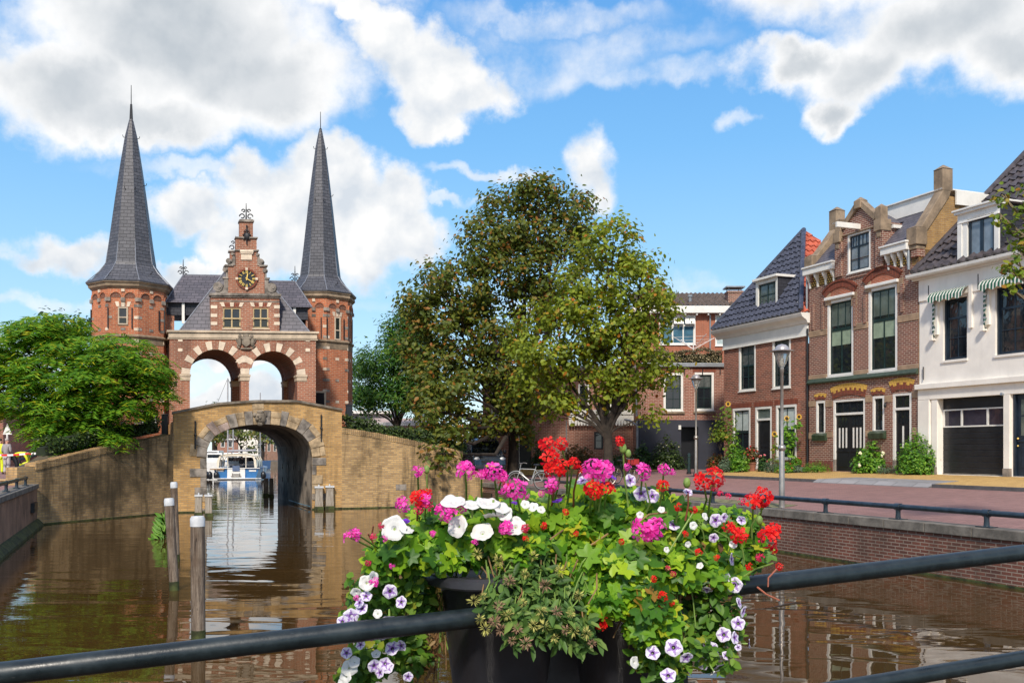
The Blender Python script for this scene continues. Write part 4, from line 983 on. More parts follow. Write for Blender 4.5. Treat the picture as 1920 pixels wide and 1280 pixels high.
    b.build('window_fan', m_white_stone, w)
    return tw, f, zy, c0, dirv, apo, k
tl = tower(246, 44.0, 67.5, 77, (538, 548, (498, 44.5), 224, 196, 160, 637), 1.0, (8.6, 585, 617, math.radians(-12.5)))
tr = tower(601, 48.0, 59.5, 66, (555, 565, (520, 37.5), 244, 241, 210, 645), 1.0, (6.4, 600, 642, math.radians(32.5)))
# lower window of the left tower, door of the right tower
f = tl[1]; c0, dirv, apo, k = tl[3], tl[4], tl[5], tl[6]
thc = math.radians(32.5); n_ = dirv(thc); f = Fr(P2(c0+n_*apo), P2(dirv(thc+PI/2)), P2(-n_)); a_, z1 = f.px(278, 772); z0 = f.px(278, 799)[1]; hw = .36
b = MB(gorg)
for q_ in ((a_-hw, a_-hw+.07, z0, z1), (a_+hw-.07, a_+hw, z0, z1), (a_-hw+.07, a_+hw-.07, z1-.07, z1), (a_-hw-.04, a_+hw+.04, z0-.07, z0)): b.fbox(f, *q_, -.06, .02)
w = b.build('window', m_white, tl[0]); b = MB(gorg); b.fbox(f, a_-hw+.07, a_+hw-.07, z0, z1-.07, -.02, .01); b.build('pane', m_glass, w)
f = Fr(P2(tr[3]+tr[4](math.radians(-12.5))*tr[5]), P2(tr[4](math.radians(-12.5)+PI/2)), P2(-tr[4](math.radians(-12.5)))); a_, z1 = f.px(600, 733); z0 = 3.6
b = MB(gorg); b.fbox(f, a_+.22, a_+.30, z0, z1, -.06, .02); b.fbox(f, a_-.22, a_+.22, z1-.08, z1, -.06, .02); d_ = b.build('door', m_stone, tr[0]); b = MB(gorg); b.fbox(f, a_-.22, a_+.22, z0, z1-.08, -.03, .01); b.build('door_leaf', m_black, d_)
# dark bollard-like posts at both wing walls (black sign boxes)
for lab, x, y0, y1, d in (('black box standing between right tower and hedge', 654, 760, 786, 42.6), ('black box standing between left tower window and bridge', 309, 778, 808, 40.6)):
    p = U(x, y1, d); t_ = thing('control_cabinet', lab, 'cabinet', (p.x, p.y, p.z-.3)); h = (y1-y0)*d/F+.3
    MB(t_.location).box((p.x, p.y, p.z-.3+h/2), (.26, .22, h), .3).build('body', m_black, t_, bevel=.02); MB(t_.location).box((p.x, p.y, p.z-.3+h+.02), (.30, .26, .05), .3).build('lid', m_black, t_, bevel=.01)
# ================================================================ houses on the right bank
HP = U(1525, 845, 42.8)
HF = Fr(P2(HP), P2(-SS), P2(SN))
HG = zg(28.3)+.11
def rect(fr, x0, x1, yt, yb, b=0.0):
    a0, a1 = fr.a(x0, b), fr.a(x1, b); return a0, a1, fr.px(x0, yb, b)[1], fr.px(x0, yt, b)[1]
def window(fr, org, parent, r, fmat=None, fw=.09, smat=None, sw=.05, cols=(), rows=(), glass=None, b=.02, blind=None, sill=True, name='window', top=None, proud=.03):
    a0, a1, z0, z1 = r; fmat = fmat or m_white; smat = smat or m_dkgreen; glass = glass or m_glass
    m_ = MB(org)
    for q_ in ((a0, a0+fw, z0, z1), (a1-fw, a1, z0, z1), (a0+fw, a1-fw, z1-fw, z1), (a0+fw, a1-fw, z0, z0+fw*.8)): m_.fbox(fr, *q_, b-proud, b+.10)
    w = m_.build(name, fmat, parent, bevel=.006)
    i0, i1, j0, j1 = a0+fw, a1-fw, z0+fw*.8, z1-fw
    m_ = MB(org)
    for q_ in ((i0, i0+sw, j0, j1), (i1-sw, i1, j0, j1), (i0+sw, i1-sw, j1-sw, j1), (i0+sw, i1-sw, j0, j0+sw)): m_.fbox(fr, *q_, b+.04, b+.09)
    for c in cols:
        x = lerp(i0, i1, c[0] if isinstance(c, tuple) else c); lo, hi = (c[1], c[2]) if isinstance(c, tuple) else (0, 1); wd = c[3] if isinstance(c, tuple) and len(c) > 3 else .016
        m_.fbox(fr, x-wd, x+wd, max(j0+sw, lerp(j0, j1, lo)), min(j1-sw, lerp(j0, j1, hi)), b+.045, b+.088)
    for q_ in rows:
        zf, wd = q_ if isinstance(q_, tuple) else (q_, .016); zz_ = lerp(j0, j1, zf); m_.fbox(fr, i0+sw, i1-sw, zz_-wd, zz_+wd, b+.042, b+.086)
    m_.build('sash', smat, w)
    m_ = MB(org); m_.fbox(fr, i0+sw*.5, i1-sw*.5, j0+sw*.5, j1-sw*.5, b+.07, b+.078); m_.build('pane', glass, w)
    if blind:
        f0, f1, bm_ = blind; m_ = MB(org); m_.fbox(fr, i0+sw, i1-sw, lerp(j0, j1, f0), min(j1-sw, lerp(j0, j1, f1)), b+.064, b+.0695); m_.build('blind', bm_, w)
    if sill:
        m_ = MB(org); m_.fbox(fr, a0-.03, a1+.03, z0-.05, z0-.001, b-.08, b+.06); m_.build('sill', fmat, w, bevel=.006)
    return w
def tiled(mb, p00, p10, p11, p01, tw=.26, th=.33, amp=.035, lift=.035):
    """pantiles laid as real corrugated courses on a sloping face given bottom-left, bottom-right, top-right, top-left"""
    p00, p10, p11, p01 = map(Vector, (p00, p10, p11, p01)); e = (p10-p00).normalized(); n_ = (p10-p00).cross(p01-p00)
    if n_.length < 1e-6: n_ = (p10-p00).cross(p11-p00)
    n_.normalize()
    if n_.z < 0: n_ = -n_
    h = max((p01-p00).length, (p11-p10).length); rows = max(1, round(h/th))
    sub = 5
    for r in range(rows):
        t0, t1 = r/rows, min(1, (r+1.06)/rows)
        L0, R0, L1, R1 = lerp(p00, p01, t0), lerp(p10, p11, t0), lerp(p00, p01, t1), lerp(p10, p11, t1)
        c0, c1, d0, d1 = [(q-p00).dot(e) for q in (L0, R0, L1, R1)]
        lo, hi = min(c0, d0), max(c1, d1); st = tw/sub; xs = [lo]+[k*st for k in range(int(lo/st)-1, int(hi/st)+2) if lo < k*st < hi]+[hi]
        vs = []; fs = []
        for x in xs:
            ph = (x/tw) % 1.0; f = amp*(math.cos(2*PI*ph)+.35*math.cos(4*PI*ph+1))
            xa, xb = min(max(x, c0), c1), min(max(x, d0), d1)
            A_ = L0+e*(xa-c0)+n_*(f+lift+.02); B_ = L1+e*(xb-d0)+n_*(f+.02); vs += [A_, B_, A_-n_*(lift+.01)]
        for i in range(len(xs)-1):
            k = i*3; fs += [(k, k+3, k+4, k+1), (k+2, k+5, k+3, k)]
        mb.add(vs, fs)
    mb.quad(p00, p10, p11, p01) if (p11-p01).length > 1e-4 else mb.quad(p00, p10, p11)

# ---------------------------------------------------------------- brown brick house with stepped dormer
bo = HF.W(HF.a(1620), HG)
bh = thing('brick_house', 'tall purple brick house with slate roof, stone gable dormer and two tall windows', 'house', bo)
A0, A1 = HF.a(1517), HF.a(1722.5)
zB0 = HG-.3
zE = HF.zz((1540, 512), (1672, 480))          # underside of the eaves
wl_ = [rect(HF, 1551, 1600, 565, 707), rect(HF, 1628, 1682.5, 542, 699)]
lowr = [rect(HF, 1530, 1547.5, 752, 814), rect(HF, 1562, 1622, 750, 888), rect(HF, 1636, 1658, 743, 810), rect(HF, 1673.5, 1709, 738, 890)]
for i in (1, 3): lowr[i] = (lowr[i][0], lowr[i][1], HG+.02, lowr[i][3])
dw = rect(HF, 1591, 1634, 441, 514)
holes = wl_+lowr
D0, D1 = HF.a(1571), HF.a(1659); zD = HF.px(1592, 436)[1]; zP = HF.px(1612, 392)[1]; zW = dw[2]-.22
mb = MB(bo); mb.gridwall(HF, A0, A1, zB0, zE+.25, holes+[(D0, D1, zW, zE+.25)], 0, .14)
# dormer gable wall
mb.gridwall(HF, D0, D1, zW, zD, [dw], -.05, .16)
mb.fprism(HF, [(D0+.1, zD), (D1-.1, zD), ((D0+D1)/2, zP)], -.05, .25)
mb.quad(HF.W(D1, zE, -.05), HF.W(D1, zD, -.05), HF.W(D1, zD, 2.2), HF.W(D1, zE, 2.2)); mb.quad(HF.W(D0, zE, -.05), HF.W(D0, zD, -.05), HF.W(D0, zD, 2.2), HF.W(D0, zE, 2.2))
# side piers under the parapets
mb.fbox(HF, A1-.30, A1+.02, zE-.3, HF.px(1712, 459)[1], -.10, .3); mb.fbox(HF, A0-.02, A0+.30, zE-.3, HF.px(1520, 508)[1], -.10, .3)
# pilasters either side of the dormer window
for c in (D0+.18, D1-.18): mb.fbox(HF, c-.2, c+.2, zE-.35, zD-.2, -.15, -.05)
mb.build('wall', m_purple, bh)
b = MB(bo); 
for x in (A0, A1): b.quad(HF.W(x, zB0, 0), HF.W(x, zE, 0), HF.W(x, zE, 9), HF.W(x, zB0, 9))
b.quad(HF.W(A0, zB0, 9), HF.W(A1, zB0, 9), HF.W(A1, zE+3, 9), HF.W(A0, zE+3, 9)); b.build('rear_wall', m_partywall, bh)
# stone bands and blocks
sb_ = MB(bo)
zb1 = HF.zz((1690, 590)); 
def bandseg(a0, a1, z0, z1, pr=.025): sb_.fbox(HF, a0, a1, z0, z1, -pr, .05)
zq0, zq1 = HF.px(1517, 633)[1], HF.px(1517, 622)[1]
for s0, s1 in ((A0, wl_[0][0]-.02), (wl_[0][1]+.02, wl_[1][0]-.02), (wl_[1][1]+.02, A1)):
    bandseg(s0, s1, zq0, zq1)
    zz0 = HF.px(1517, 718)[1]; bandseg(s0+.0, s1, zz0+.02, zz0+.32)
for x in (1553, 1602, 1628, 1688):   # springer stones beside the segmental arches
    a_ = HF.a(x); z_ = HF.px(x, 560 if x < 1610 else 535)[1]; bandseg(a_-.16, a_+.16, z_-.28, z_+.28, .03)
for x0, x1, y in ((1517, 1529, 757), (1548, 1561, 757), (1623, 1635, 748), (1659, 1672, 748), (1711, 1722, 740), (1517, 1529, 817), (1623, 1635, 812), (1711, 1722, 808), (1548, 1561, 814)):
    a_, b_ = HF.a(x0), HF.a(x1); z_ = HF.px(x0, y)[1]; bandseg(a_, b_, z_-.13, z_+.13)
sb_.build('stone_band', m_stone if False else M('brownish_sandstone', (.34, .23, .145), .8, .2, 2, bmp=.3), bh)
# slim pilaster strips with blind arch
b = MB(bo)
for x0, x1, yt, yb in ((1524, 1527, 570, 618), (1541, 1545, 562, 618), (1601, 1606, 560, 612), (1620, 1625, 553, 606), (1690, 1695, 532, 585)):
    a_, b_ = HF.a(x0), HF.a(x1); b.fbox(HF, a_, b_, HF.px(x0, yb)[1], HF.px(x0, yt)[1], -.06, .02)
b.build('pilaster', m_purple, bh)
# arches over the tall windows
b = MB(bo); fz = MB(bo)
for r in wl_:
    w = r[1]-r[0]; c = (r[0]+r[1])/2; rise = .34; hw = w/2+.08; R = (hw*hw+rise*rise)/(2*rise); zc = r[3]+.16+rise-R; th = math.asin(hw/R); n = 12
    for k in range(n):
        t0, t1 = -th+2*th*k/n, -th+2*th*(k+1)/n; P_ = lambda t, q: (c+q*math.sin(t), zc+q*math.cos(t))
        b.fprism(HF, [P_(t0, R), P_(t1, R), P_(t1, R+.24), P_(t0, R+.24)], -.05, .05); b.fprism(HF, [P_(t0, R+.245), P_(t1, R+.245), P_(t1, R+.33), P_(t0, R+.33)], -.085, .05)
    fz.fprism(HF, [(c-hw, r[3]+.16)]+[(c+R*math.sin(-th+2*th*k/n), zc+R*math.cos(-th+2*th*k/n)) for k in range(1, n)]+[(c+hw, r[3]+.16)], -.012, .02)
b.build('segmental_arch', m_redarch, bh); fz.build('arch_panel', m_red, bh)
b = MB(bo)
for r in wl_: b.fbox(HF, r[0]-.10, r[1]+.10, r[3]+.01, r[3]+.15, -.12, .1)
b.build('blind_box', m_white, bh, bevel=.03)
for r in wl_:
    w = window(HF, bo, bh, r, fw=.13, sw=.06, smat=m_dkgreen, cols=((1/3, .645, 1), (2/3, .645, 1), (.5, 0, .6, .03)), rows=((.62, .06),), glass=m_glass, blind=(.40, .6, m_blind), b=.04)
    q_ = MB(bo); q_.fbox(HF, r[0]+.2, r[1]-.2, lerp(r[2], r[3], .66), r[3]-.2, .1045, .1085); q_.build('leaded_glass', m_glassg, w)
# small and entrance openings
for i in (0, 2):
    r = lowr[i]; window(HF, bo, bh, r, fw=.10, sw=.05, smat=m_black, cols=(.5,), rows=(.3, .66), b=.03)
    b = MB(bo); b.prism([HF.W(r[0]-.12, r[2]-.05, -.16), HF.W(r[1]+.12, r[2]-.05, -.16), HF.W(r[1]+.12, r[2]+.06, .0), HF.W(r[0]-.12, r[2]+.06, .0)], [HF.W(r[0]-.12, r[2]-.28, -.12), HF.W(r[1]+.12, r[2]-.28, -.12), HF.W(r[1]+.12, r[2]-.28, .0), HF.W(r[0]-.12, r[2]-.28, .0)]); b.build('sill', m_greentile, bh)
def toothed(r, rise, tag_w, k_=1.0):
    w = r[1]-r[0]; c = (r[0]+r[1])/2; hw = w/2+tag_w; R = (hw*hw+rise*rise)/(2*rise); zc = r[3]+.04+rise-R; th = math.asin(hw/R); n = max(6, int(w/.13)//2*2+1)
    by, brr = MB(bo), MB(bo); P_ = lambda t, q: (c+q*math.sin(t), zc+q*math.cos(t))
    for k in range(n):
        t0, t1 = -th+2*th*k/n, -th+2*th*(k+1)/n; h = (.20 if k % 2 else .30)*k_
        brr.fprism(HF, [P_(t0, R), P_(t1, R), P_(t1, R+h), P_(t0, R+h)], -.03, .05); by.fprism(HF, [P_(t0, R+h+.003), P_(t1, R+h+.003), P_(t1, R+.50*k_), P_(t0, R+.50*k_)], -.035, .05)
    return by, brr
for i, rise, tg, kk_ in ((0, .06, .0, .5), (1, .14, .0, 1.0), (2, .06, .0, .5), (3, .10, .0, .95)):
    by, brr = toothed(lowr[i], rise, tg, kk_); by.build('yellow_arch', m_yelbrick, bh); brr.build('red_arch', m_redarch, bh)
# double door and single door
def doorset(r, leaves, fan_n, slots, handle=True):
    a0, a1, z0, z1 = r; fw = .12; b = MB(bo); zt = z1-.62
    for q_ in ((a0, a0+fw, z0, z1), (a1-fw, a1, z0, z1), (a0+fw, a1-fw, z1-.10, z1), (a0+fw, a1-fw, zt-.05, zt+.05)): b.fbox(HF, *q_, .01, .14)
    d = b.build('door', m_white, bh, bevel=.008)
    b = MB(bo)
    for e in (a0, a1-fw): b.fbox(HF, e-.005, e+fw+.005, z0, z0+.5, .0, .15)
    b.build('plinth', m_grey_stone, d)
    b = MB(bo); b.fbox(HF, a0+fw, a1-fw, zt+.05, z1-.10, .07, .09); b.build('fanlight', m_glass, d)
    b = MB(bo)
    for e in (zt+.05, z1-.16): b.fbox(HF, a0+fw, a1-fw, e, e+.06, .05, .088)
    for k in range(fan_n+1): x = lerp(a0+fw, a1-fw, k/fan_n); b.fbox(HF, max(a0+fw, x-.03), min(a1-fw, x+.03), zt+.11, z1-.16, .05, .088)
    b.build('fanlight_frame', m_black, d)
    lw = (a1-a0-2*fw)/leaves
    for k in range(leaves):
        l0, l1 = a0+fw+k*lw+.006, a0+fw+(k+1)*lw-.006; b = MB(bo); b.fbox(HF, l0, l1, z0, zt-.05, .07, .11)
        b.fbox(HF, l0+.08, l1-.08, z0+.18, z0+.72, .05, .07); b.fbox(HF, l0+.02, l1-.02, z0+.82, z0+.88, .045, .07); lf = b.build('door_leaf', m_black, d, bevel=.008)
        b = MB(bo); n = slots
        for j in range(n):
            x = lerp(l0, l1, (j+1)/(n+1)); b.fbox(HF, x-.045, x+.045, z0+1.0, z0+1.85, .062, .068)
        b.build('white_slot', m_white, lf)
        b = MB(bo)
        for j in range(3): x = lerp(l0, l1, (j+1)/4); b.fbox(HF, x-.06, x+.06, z0+1.95, zt-.14, .062, .068)
        b.build('leaf_pane', m_glass, lf)
    return d
doorset(lowr[1], 2, 4, 3); doorset(lowr[3], 1, 2, 1)
# string of green tiles
b = MB(bo); z_ = HF.zz((1516, 718), (1721, 695)); b.prism([HF.W(A0, z_+.16, 0), HF.W(A0, z_-.10, 0), HF.W(A0, z_-.10, -.14), HF.W(A0, z_-.04, -.16)], [HF.W(A1, z_+.16, 0), HF.W(A1, z_-.10, 0), HF.W(A1, z_-.10, -.14), HF.W(A1, z_-.04, -.16)]); b.build('tile_string', m_greentile, bh)
# eaves: white gutters on brackets over a yellow frieze
for g0, g1, n in ((A0-.10, D0-.03, 4), (D1+.05, A1-.34, 4)):
    zt = zE+.30
    b = MB(bo); b.fbox(HF, g0, g1, zE+.02, zt, -.30, .1); b.fbox(HF, g0-.03, g1+.03, zt+.001, zt+.08, -.36, .1); b.build('gutter', m_white, bh, bevel=.02)
    fz = MB(bo); fz.fbox(HF, max(g0, A0)+.1, g1-.05, zE-.52, zE-.02, -.018, .03); fz.build('frieze', m_zigzag, bh)
    br_ = MB(bo)
    for k in range(n):
        x = lerp(g0+.22, g1-.15, k/(n-1)); br_.prism([HF.W(x-.04, z, bb) for z, bb in ((zE+.0, 0), (zE+.0, -.26), (zE-.14, -.22), (zE-.32, -.09), (zE-.56, -.07), (zE-.56, 0))], [HF.W(x+.04, z, bb) for z, bb in ((zE+.0, 0), (zE+.0, -.26), (zE-.14, -.22), (zE-.32, -.09), (zE-.56, -.07), (zE-.56, 0))])
    br_.build('bracket', m_white, bh)
# slate roof and ridge board
zT = 12.72; bT = 1.45; zF = zT-.62; zE2 = zE+.34
b = MB(bo); bf = bT-.18
bz = lambda z: -.2+(z-zE2)/(zF-zE2)*(bf+.2)
for x0, x1 in ((A0+.1, D0), (D1, A1-.1)): b.quad(HF.W(x0, zE2, -.2), HF.W(x1, zE2, -.2), HF.W(x1, zF, bf), HF.W(x0, zF, bf))
b.quad(HF.W(D0, zD+.1, bz(zD+.1)), HF.W(D1, zD+.1, bz(zD+.1)), HF.W(D1, zF, bf), HF.W(D0, zF, bf)); b.build('roof', m_slate, bh)
b = MB(bo); b.fbox(HF, A0+.2, A1-.05, zF, zT, bf-.03, bf+.1); b.fbox(HF, A0+.1, A1+.04, zT+.001, zT+.05, bf-.12, 5.0); b.build('ridge_board', m_white, bh)
b = MB(bo); b.prism([HF.W(A1+.05, zF+.05, bT+.35), HF.W(A1+.05, zT-.02, bT+.35), HF.W(A1+.05, zT-.02, 6.5), HF.W(A1+.05, zF+.05, 6.5)], [HF.W(A1+.12, zF+.05, bT+.35), HF.W(A1+.12, zT-.02, bT+.35), HF.W(A1+.12, zT-.02, 6.5), HF.W(A1+.12, zF+.05, 6.5)]); b.build('side_fascia', m_white, bh)
# stone-capped party walls
for x0, side in ((A0, -1), (A1-.34, 1)):
    zb_ = HF.px(1712 if side > 0 else 1520, 459 if side > 0 else 508)[1]
    bw_, zt_ = bT, (HF.px(1772, 362, bT)[1] if side > 0 else HF.px(1571, 440, bT)[1])
    zt_ = 12.75 if side > 0 else 12.55
    pr = [(zE-.6, .0), (zb_+.1, .0), (zt_-.25, bw_-.1), (zF+.04, 6.5), (zE-.6, 6.5)]
    b = MB(bo); b.prism([HF.W(x0, z, bb) for z, bb in pr], [HF.W(x0+.34, z, bb) for z, bb in pr]); b.build('party_wall', m_partywall, bh)
    b = MB(bo); zq = zb_
    pr = [(zb_+.2, -.12), (zb_+.55, -.16), (zt_+.22, bw_-.1), (zt_+.0, bw_+.12), (zt_-.30, bw_+.10)]
    pr = [(zb_+.05, .02), (zb_+.50, -.02), (zt_+.10, bw_-.15), (zt_+.10, bw_+.2), (zt_-.32, bw_+.06)]
    b.prism([HF.W(x0-.05, z, bb) for z, bb in pr], [HF.W(x0+.40, z, bb) for z, bb in pr])
    # foot block
    b.fbox(HF, x0-.10, x0+.44, zb_-.05, zb_+.62, -.20, .34); b.fbox(HF, x0-.03, x0+.37, zb_-.22, zb_-.051, -.14, .3)
    c = HF.W(x0+.17, zb_+.62, .07); hh = .13
    b.add([HF.W(x0-.10, zb_+.621, -.20), HF.W(x0+.44, zb_+.621, -.20), HF.W(x0+.44, zb_+.621, .34), HF.W(x0-.10, zb_+.621, .34), c+Z*hh], [(0, 1, 4), (1, 2, 4), (2, 3, 4), (3, 0, 4)])
    # head block
    b.fbox(HF, x0-.07, x0+.41, zt_-.10, zt_+.78, bw_-.30, bw_+.22)
    c = HF.W(x0+.17, zt_+1.0, bw_-.04)
    b.add([HF.W(x0-.09, zt_+.781, bw_-.32), HF.W(x0+.43, zt_+.781, bw_-.32), HF.W(x0+.43, zt_+.781, bw_+.24), HF.W(x0-.09, zt_+.781, bw_+.24), c], [(0, 1, 4), (1, 2, 4), (2, 3, 4), (3, 0, 4)])
    b.build('parapet_stone', m_brown_stone, bh, bevel=.03)
# dormer: stone pediment, shoulders, window, hoist beam
b = MB(bo)
b.fbox(HF, D0+.32, D1-.32, dw[3]+.03, zD-.12, -.12, .1); b.fbox(HF, D0-.05, D0+.38, zD-.35, zD+.12, -.24, .3); b.fbox(HF, D1-.38, D1+.05, zD-.35, zD+.12, -.24, .3)
b.fbox(HF, D1-.27, D1-.05, zD-.6, zD-.351, -.19, .1); b.fbox(HF, D0+.05, D0+.27, zD-.6, zD-.351, -.19, .1)
for e0, e1 in ((D0+.02, D0+.36), (D1-.36, D1-.02)):
    b.fbox(HF, e0, e1, zD+.121, zD+.62, -.18, .18); c = HF.W((e0+e1)/2, zD+.78, 0)
    b.add([HF.W(e0, zD+.621, -.18), HF.W(e1, zD+.621, -.18), HF.W(e1, zD+.621, .18), HF.W(e0, zD+.621, .18), c], [(0, 1, 4), (1, 2, 4), (2, 3, 4), (3, 0, 4)])
mx_ = (D0+D1)/2
for sg in (-1, 1):
    p0, p1 = (mx_+sg*(D1-D0)*.33, zD+.15), (mx_, zP+.12); dx, dz = p1[0]-p0[0], p1[1]-p0[1]; l = math.hypot(dx, dz); n_ = (-dz/l*.24*(-sg), dx/l*.24*(-sg))
    if n_[1] < 0: n_ = (-n_[0], -n_[1])
    b.fprism(HF, [p0, p1, (p1[0]+n_[0], p1[1]+n_[1]), (p0[0]+n_[0], p0[1]+n_[1])], -.15, .2)
zpk = HF.px(1612, 372)[1]
b.fbox(HF, mx_-.2, mx_+.2, zP+.0, zpk-.12, -.2, .2); c = HF.W(mx_, zpk+.06, 0); b.add([HF.W(mx_-.2, zpk-.119, -.2), HF.W(mx_+.2, zpk-.119, -.2), HF.W(mx_+.2, zpk-.119, .2), HF.W(mx_-.2, zpk-.119, .2), c], [(0, 1, 4), (1, 2, 4), (2, 3, 4), (3, 0, 4)])
b.build('gable_stone', m_brown_stone, bh, bevel=.025)
window(HF, bo, bh, dw, fw=.09, sw=.06, smat=m_dkblue, cols=((.42, 0, 1, .05), (.62, .68, 1), (.81, .68, 1), (.15, .68, 1), (.28, .68, 1)), rows=((.68, .03),), b=-.02, glass=glassmat('pale_sky_window_glass', (.16, .19, .22), .05))
b = MB(bo); hbm = HF.a(1583); zh = HF.px(1583, 420)[1]; b.hexa([HF.W(mx_-.06, zD-.02, .2), HF.W(mx_+.06, zD-.02, .2), HF.W(mx_+.06, zD-.02, -1.25), HF.W(mx_-.06, zD-.02, -1.25)]+[HF.W(mx_-.06, zD+.2, .2), HF.W(mx_+.06, zD+.2, .2), HF.W(mx_+.06, zD+.2, -1.25), HF.W(mx_-.06, zD+.2, -1.25)]); b.build('hoist_beam', m_white, bh, bevel=.01)
b = MB(bo); bd = 2.3; zr_ = zP-.05
b.quad(HF.W(D1+.06, zD-.1, .1), HF.W(D1+.06, zD-.1, bd), HF.W(mx_, zr_, bd), HF.W(mx_, zr_, .1)); b.quad(HF.W(D0-.06, zD-.1, .1), HF.W(D0-.06, zD-.1, bd), HF.W(mx_, zr_, bd), HF.W(mx_, zr_, .1)); b.build('dormer_roof', m_slate, bh)
b = MB(bo); b.fbox(HF, D1+.0, D1+.14, zD-.24, zD-.11, .32, 1.5); b.build('dormer_gutter', m_white, bh)
b = MB(bo); xs_ = A1-.40; b.tube([HF.W(xs_, zE+.4, -.12), HF.W(xs_, zE-.75, -.10)], .055, 8); b.tube([HF.W(A0-.05, zE+.1, -.08), HF.W(A0-.05, HF.px(1517, 590)[1], -.08)], .05, 8); b.build('downpipe', m_zinc, bh, smooth=True)
b = MB(bo); b.tube([HF.W(A0-.04, HF.px(1517, 616)[1], -.06), HF.W(A0-.04, HG, -.06)], .045, 8); b.build('downpipe', m_black, bh, smooth=True)
b = MB(bo); b.fbox(HF, A0, lowr[1][0]-.02, zB0, HG+.42, -.03, .02); b.fbox(HF, lowr[1][1]+.02, lowr[3][0]-.02, zB0, HG+.42, -.03, .02); b.fbox(HF, lowr[3][1]+.02, A1, zB0, HG+.42, -.03, .02); b.build('plinth', M('red_painted_plinth', (.20, .065, .045), .8, .25, 3), bh)
b = MB(bo); p = HF.W(HF.a(1664), HF.px(1664, 760)[1], -.12); b.ball(p, (.06, .06, .1), 8, 6); b.tube([p+Z*.1, p+SN*.12+Z*.16], .015, 6); b.build('door_lamp', m_iron, bh)

# ---------------------------------------------------------------- white plastered house with garage
A2 = HF.a(1724); A3 = HF.a(2110); wo_ = HF.W(HF.a(1850), HG)
wh = thing('plastered_house', 'white plastered house with black garage door, striped awnings and dark tiled roof', 'house', wo_)
zcb, zct = HF.zz((1725, 526), (1812, 508)), HF.zz((1740, 513), (1850, 487))
gr = rect(HF, 1759, 1883, 743, 892); gr = (gr[0], gr[1], HG+.01, gr[3]); dr = (HF.a(1898), HF.a(1962), HG+.01, gr[3]+.02)
uw = [rect(HF, 1768, 1813, 563, 676), rect(HF, 1866, 1928, 540, 666)]
r3 = (uw[1][1]+1.6, uw[1][1]+2.9, uw[1][2], uw[1][3]); uw.append(r3)
mb = MB(wo_); mb.gridwall(HF, A2, A3, HG-.3, zcb+.02, [gr, dr]+uw, 0, .30)
mb.quad(HF.W(A3, HG-.3, 0), HF.W(A3, zcb, 0), HF.W(A3, zcb, 9), HF.W(A3, HG-.3, 9)); mb.quad(HF.W(A2, HG-.3, 9), HF.W(A3, HG-.3, 9), HF.W(A3, zcb, 9), HF.W(A2, zcb, 9))
mb.build('wall', m_cream, wh)
b = MB(wo_)
b.prism([HF.W(A2-.28, z, bb) for z, bb in ((zcb, 0), (zcb, -.10), (zcb+.1, -.14), (zct-.16, -.36), (zct-.10, -.42), (zct, -.44), (zct, 0))], [HF.W(A3, z, bb) for z, bb in ((zcb, 0), (zcb, -.10), (zcb+.1, -.14), (zct-.16, -.36), (zct-.10, -.42), (zct, -.44), (zct, 0))])
b.build('cornice', m_white, wh)
b = MB(wo_); b.fbox(HF, A2, A3, zcb-.82, zcb-.002, -.05, .02); zb_ = HF.zz((1722, 727), (1918, 709)); b.fbox(HF, A2-.06, A3, zb_-.10, zb_+.10, -.20, .02); b.fbox(HF, A2-.02, A3, zb_-.50, zb_-.101, -.07, .02); b.build('plaster_band', m_cream, wh, bevel=.015)
b = MB(wo_)
for x0, x1 in ((1724, 1745), (1884.5, 1896.5)):
    a_, b_ = HF.a(x0), HF.a(x1); b.fbox(HF, a_, b_, HG-.1, zb_-.51, -.09, .02)
b.fbox(HF, HF.a(1748), gr[0]-.01, HG, gr[3]+.14, -.04, .02)
b.fbox(HF, HF.a(1745)+.02, HF.a(1884)-.0, gr[3]+.02, gr[3]+.14, -.035, .02)
b.build('pilaster', m_cream, wh, bevel=.012)
b = MB(wo_)
for x0, x1 in ((1724, 1758), (1884.5, 1896.5)): b.fbox(HF, HF.a(x0)-.01, HF.a(x1)+.01, HG-.1, HG+.28, -.11, .03)
b.build('plinth', m_grey_stone, wh)
# garage door with window row
a0, a1, z0, z1 = gr
b = MB(wo_); zw0, zw1 = lerp(z0, z1, .60), lerp(z0, z1, .83); n = 8
for k in range(n):
    p, q_ = lerp(z0+.06, zw0, k/n), lerp(z0+.06, zw0, (k+1)/n); b.fbox(HF, a0, a1, p+.006, q_-.006, .24, .28)
b.fbox(HF, a0, a1, z0+.05, zw0, .262, .29); b.fbox(HF, a0, a1, zw1, z1, .245, .28)
gd = b.build('garage_door', m_black, wh, bevel=.012)
b = MB(wo_); b.fbox(HF, a0, a1, z0, z0+.05, .22, .28); b.build('bottom_seal', m_conc, gd)
b = MB(wo_); f_ = .05
b.fbox(HF, a0+.02, a1-.02, zw0, zw0+f_, .22, .27); b.fbox(HF, a0+.02, a1-.02, zw1-f_, zw1, .22, .27)
for e in (0, .295, .70, 1): x = lerp(a0+.05, a1-.05, e); b.fbox(HF, x-.04, x+.04, zw0+f_, zw1-f_, .22, .27)
b.build('window_frame', m_white, gd); b = MB(wo_); b.fbox(HF, a0+.04, a1-.04, zw0+.02, zw1-.02, .25, .258); b.build('pane', glassmat('purplish_window_glass', (.035, .032, .045), .05), gd)
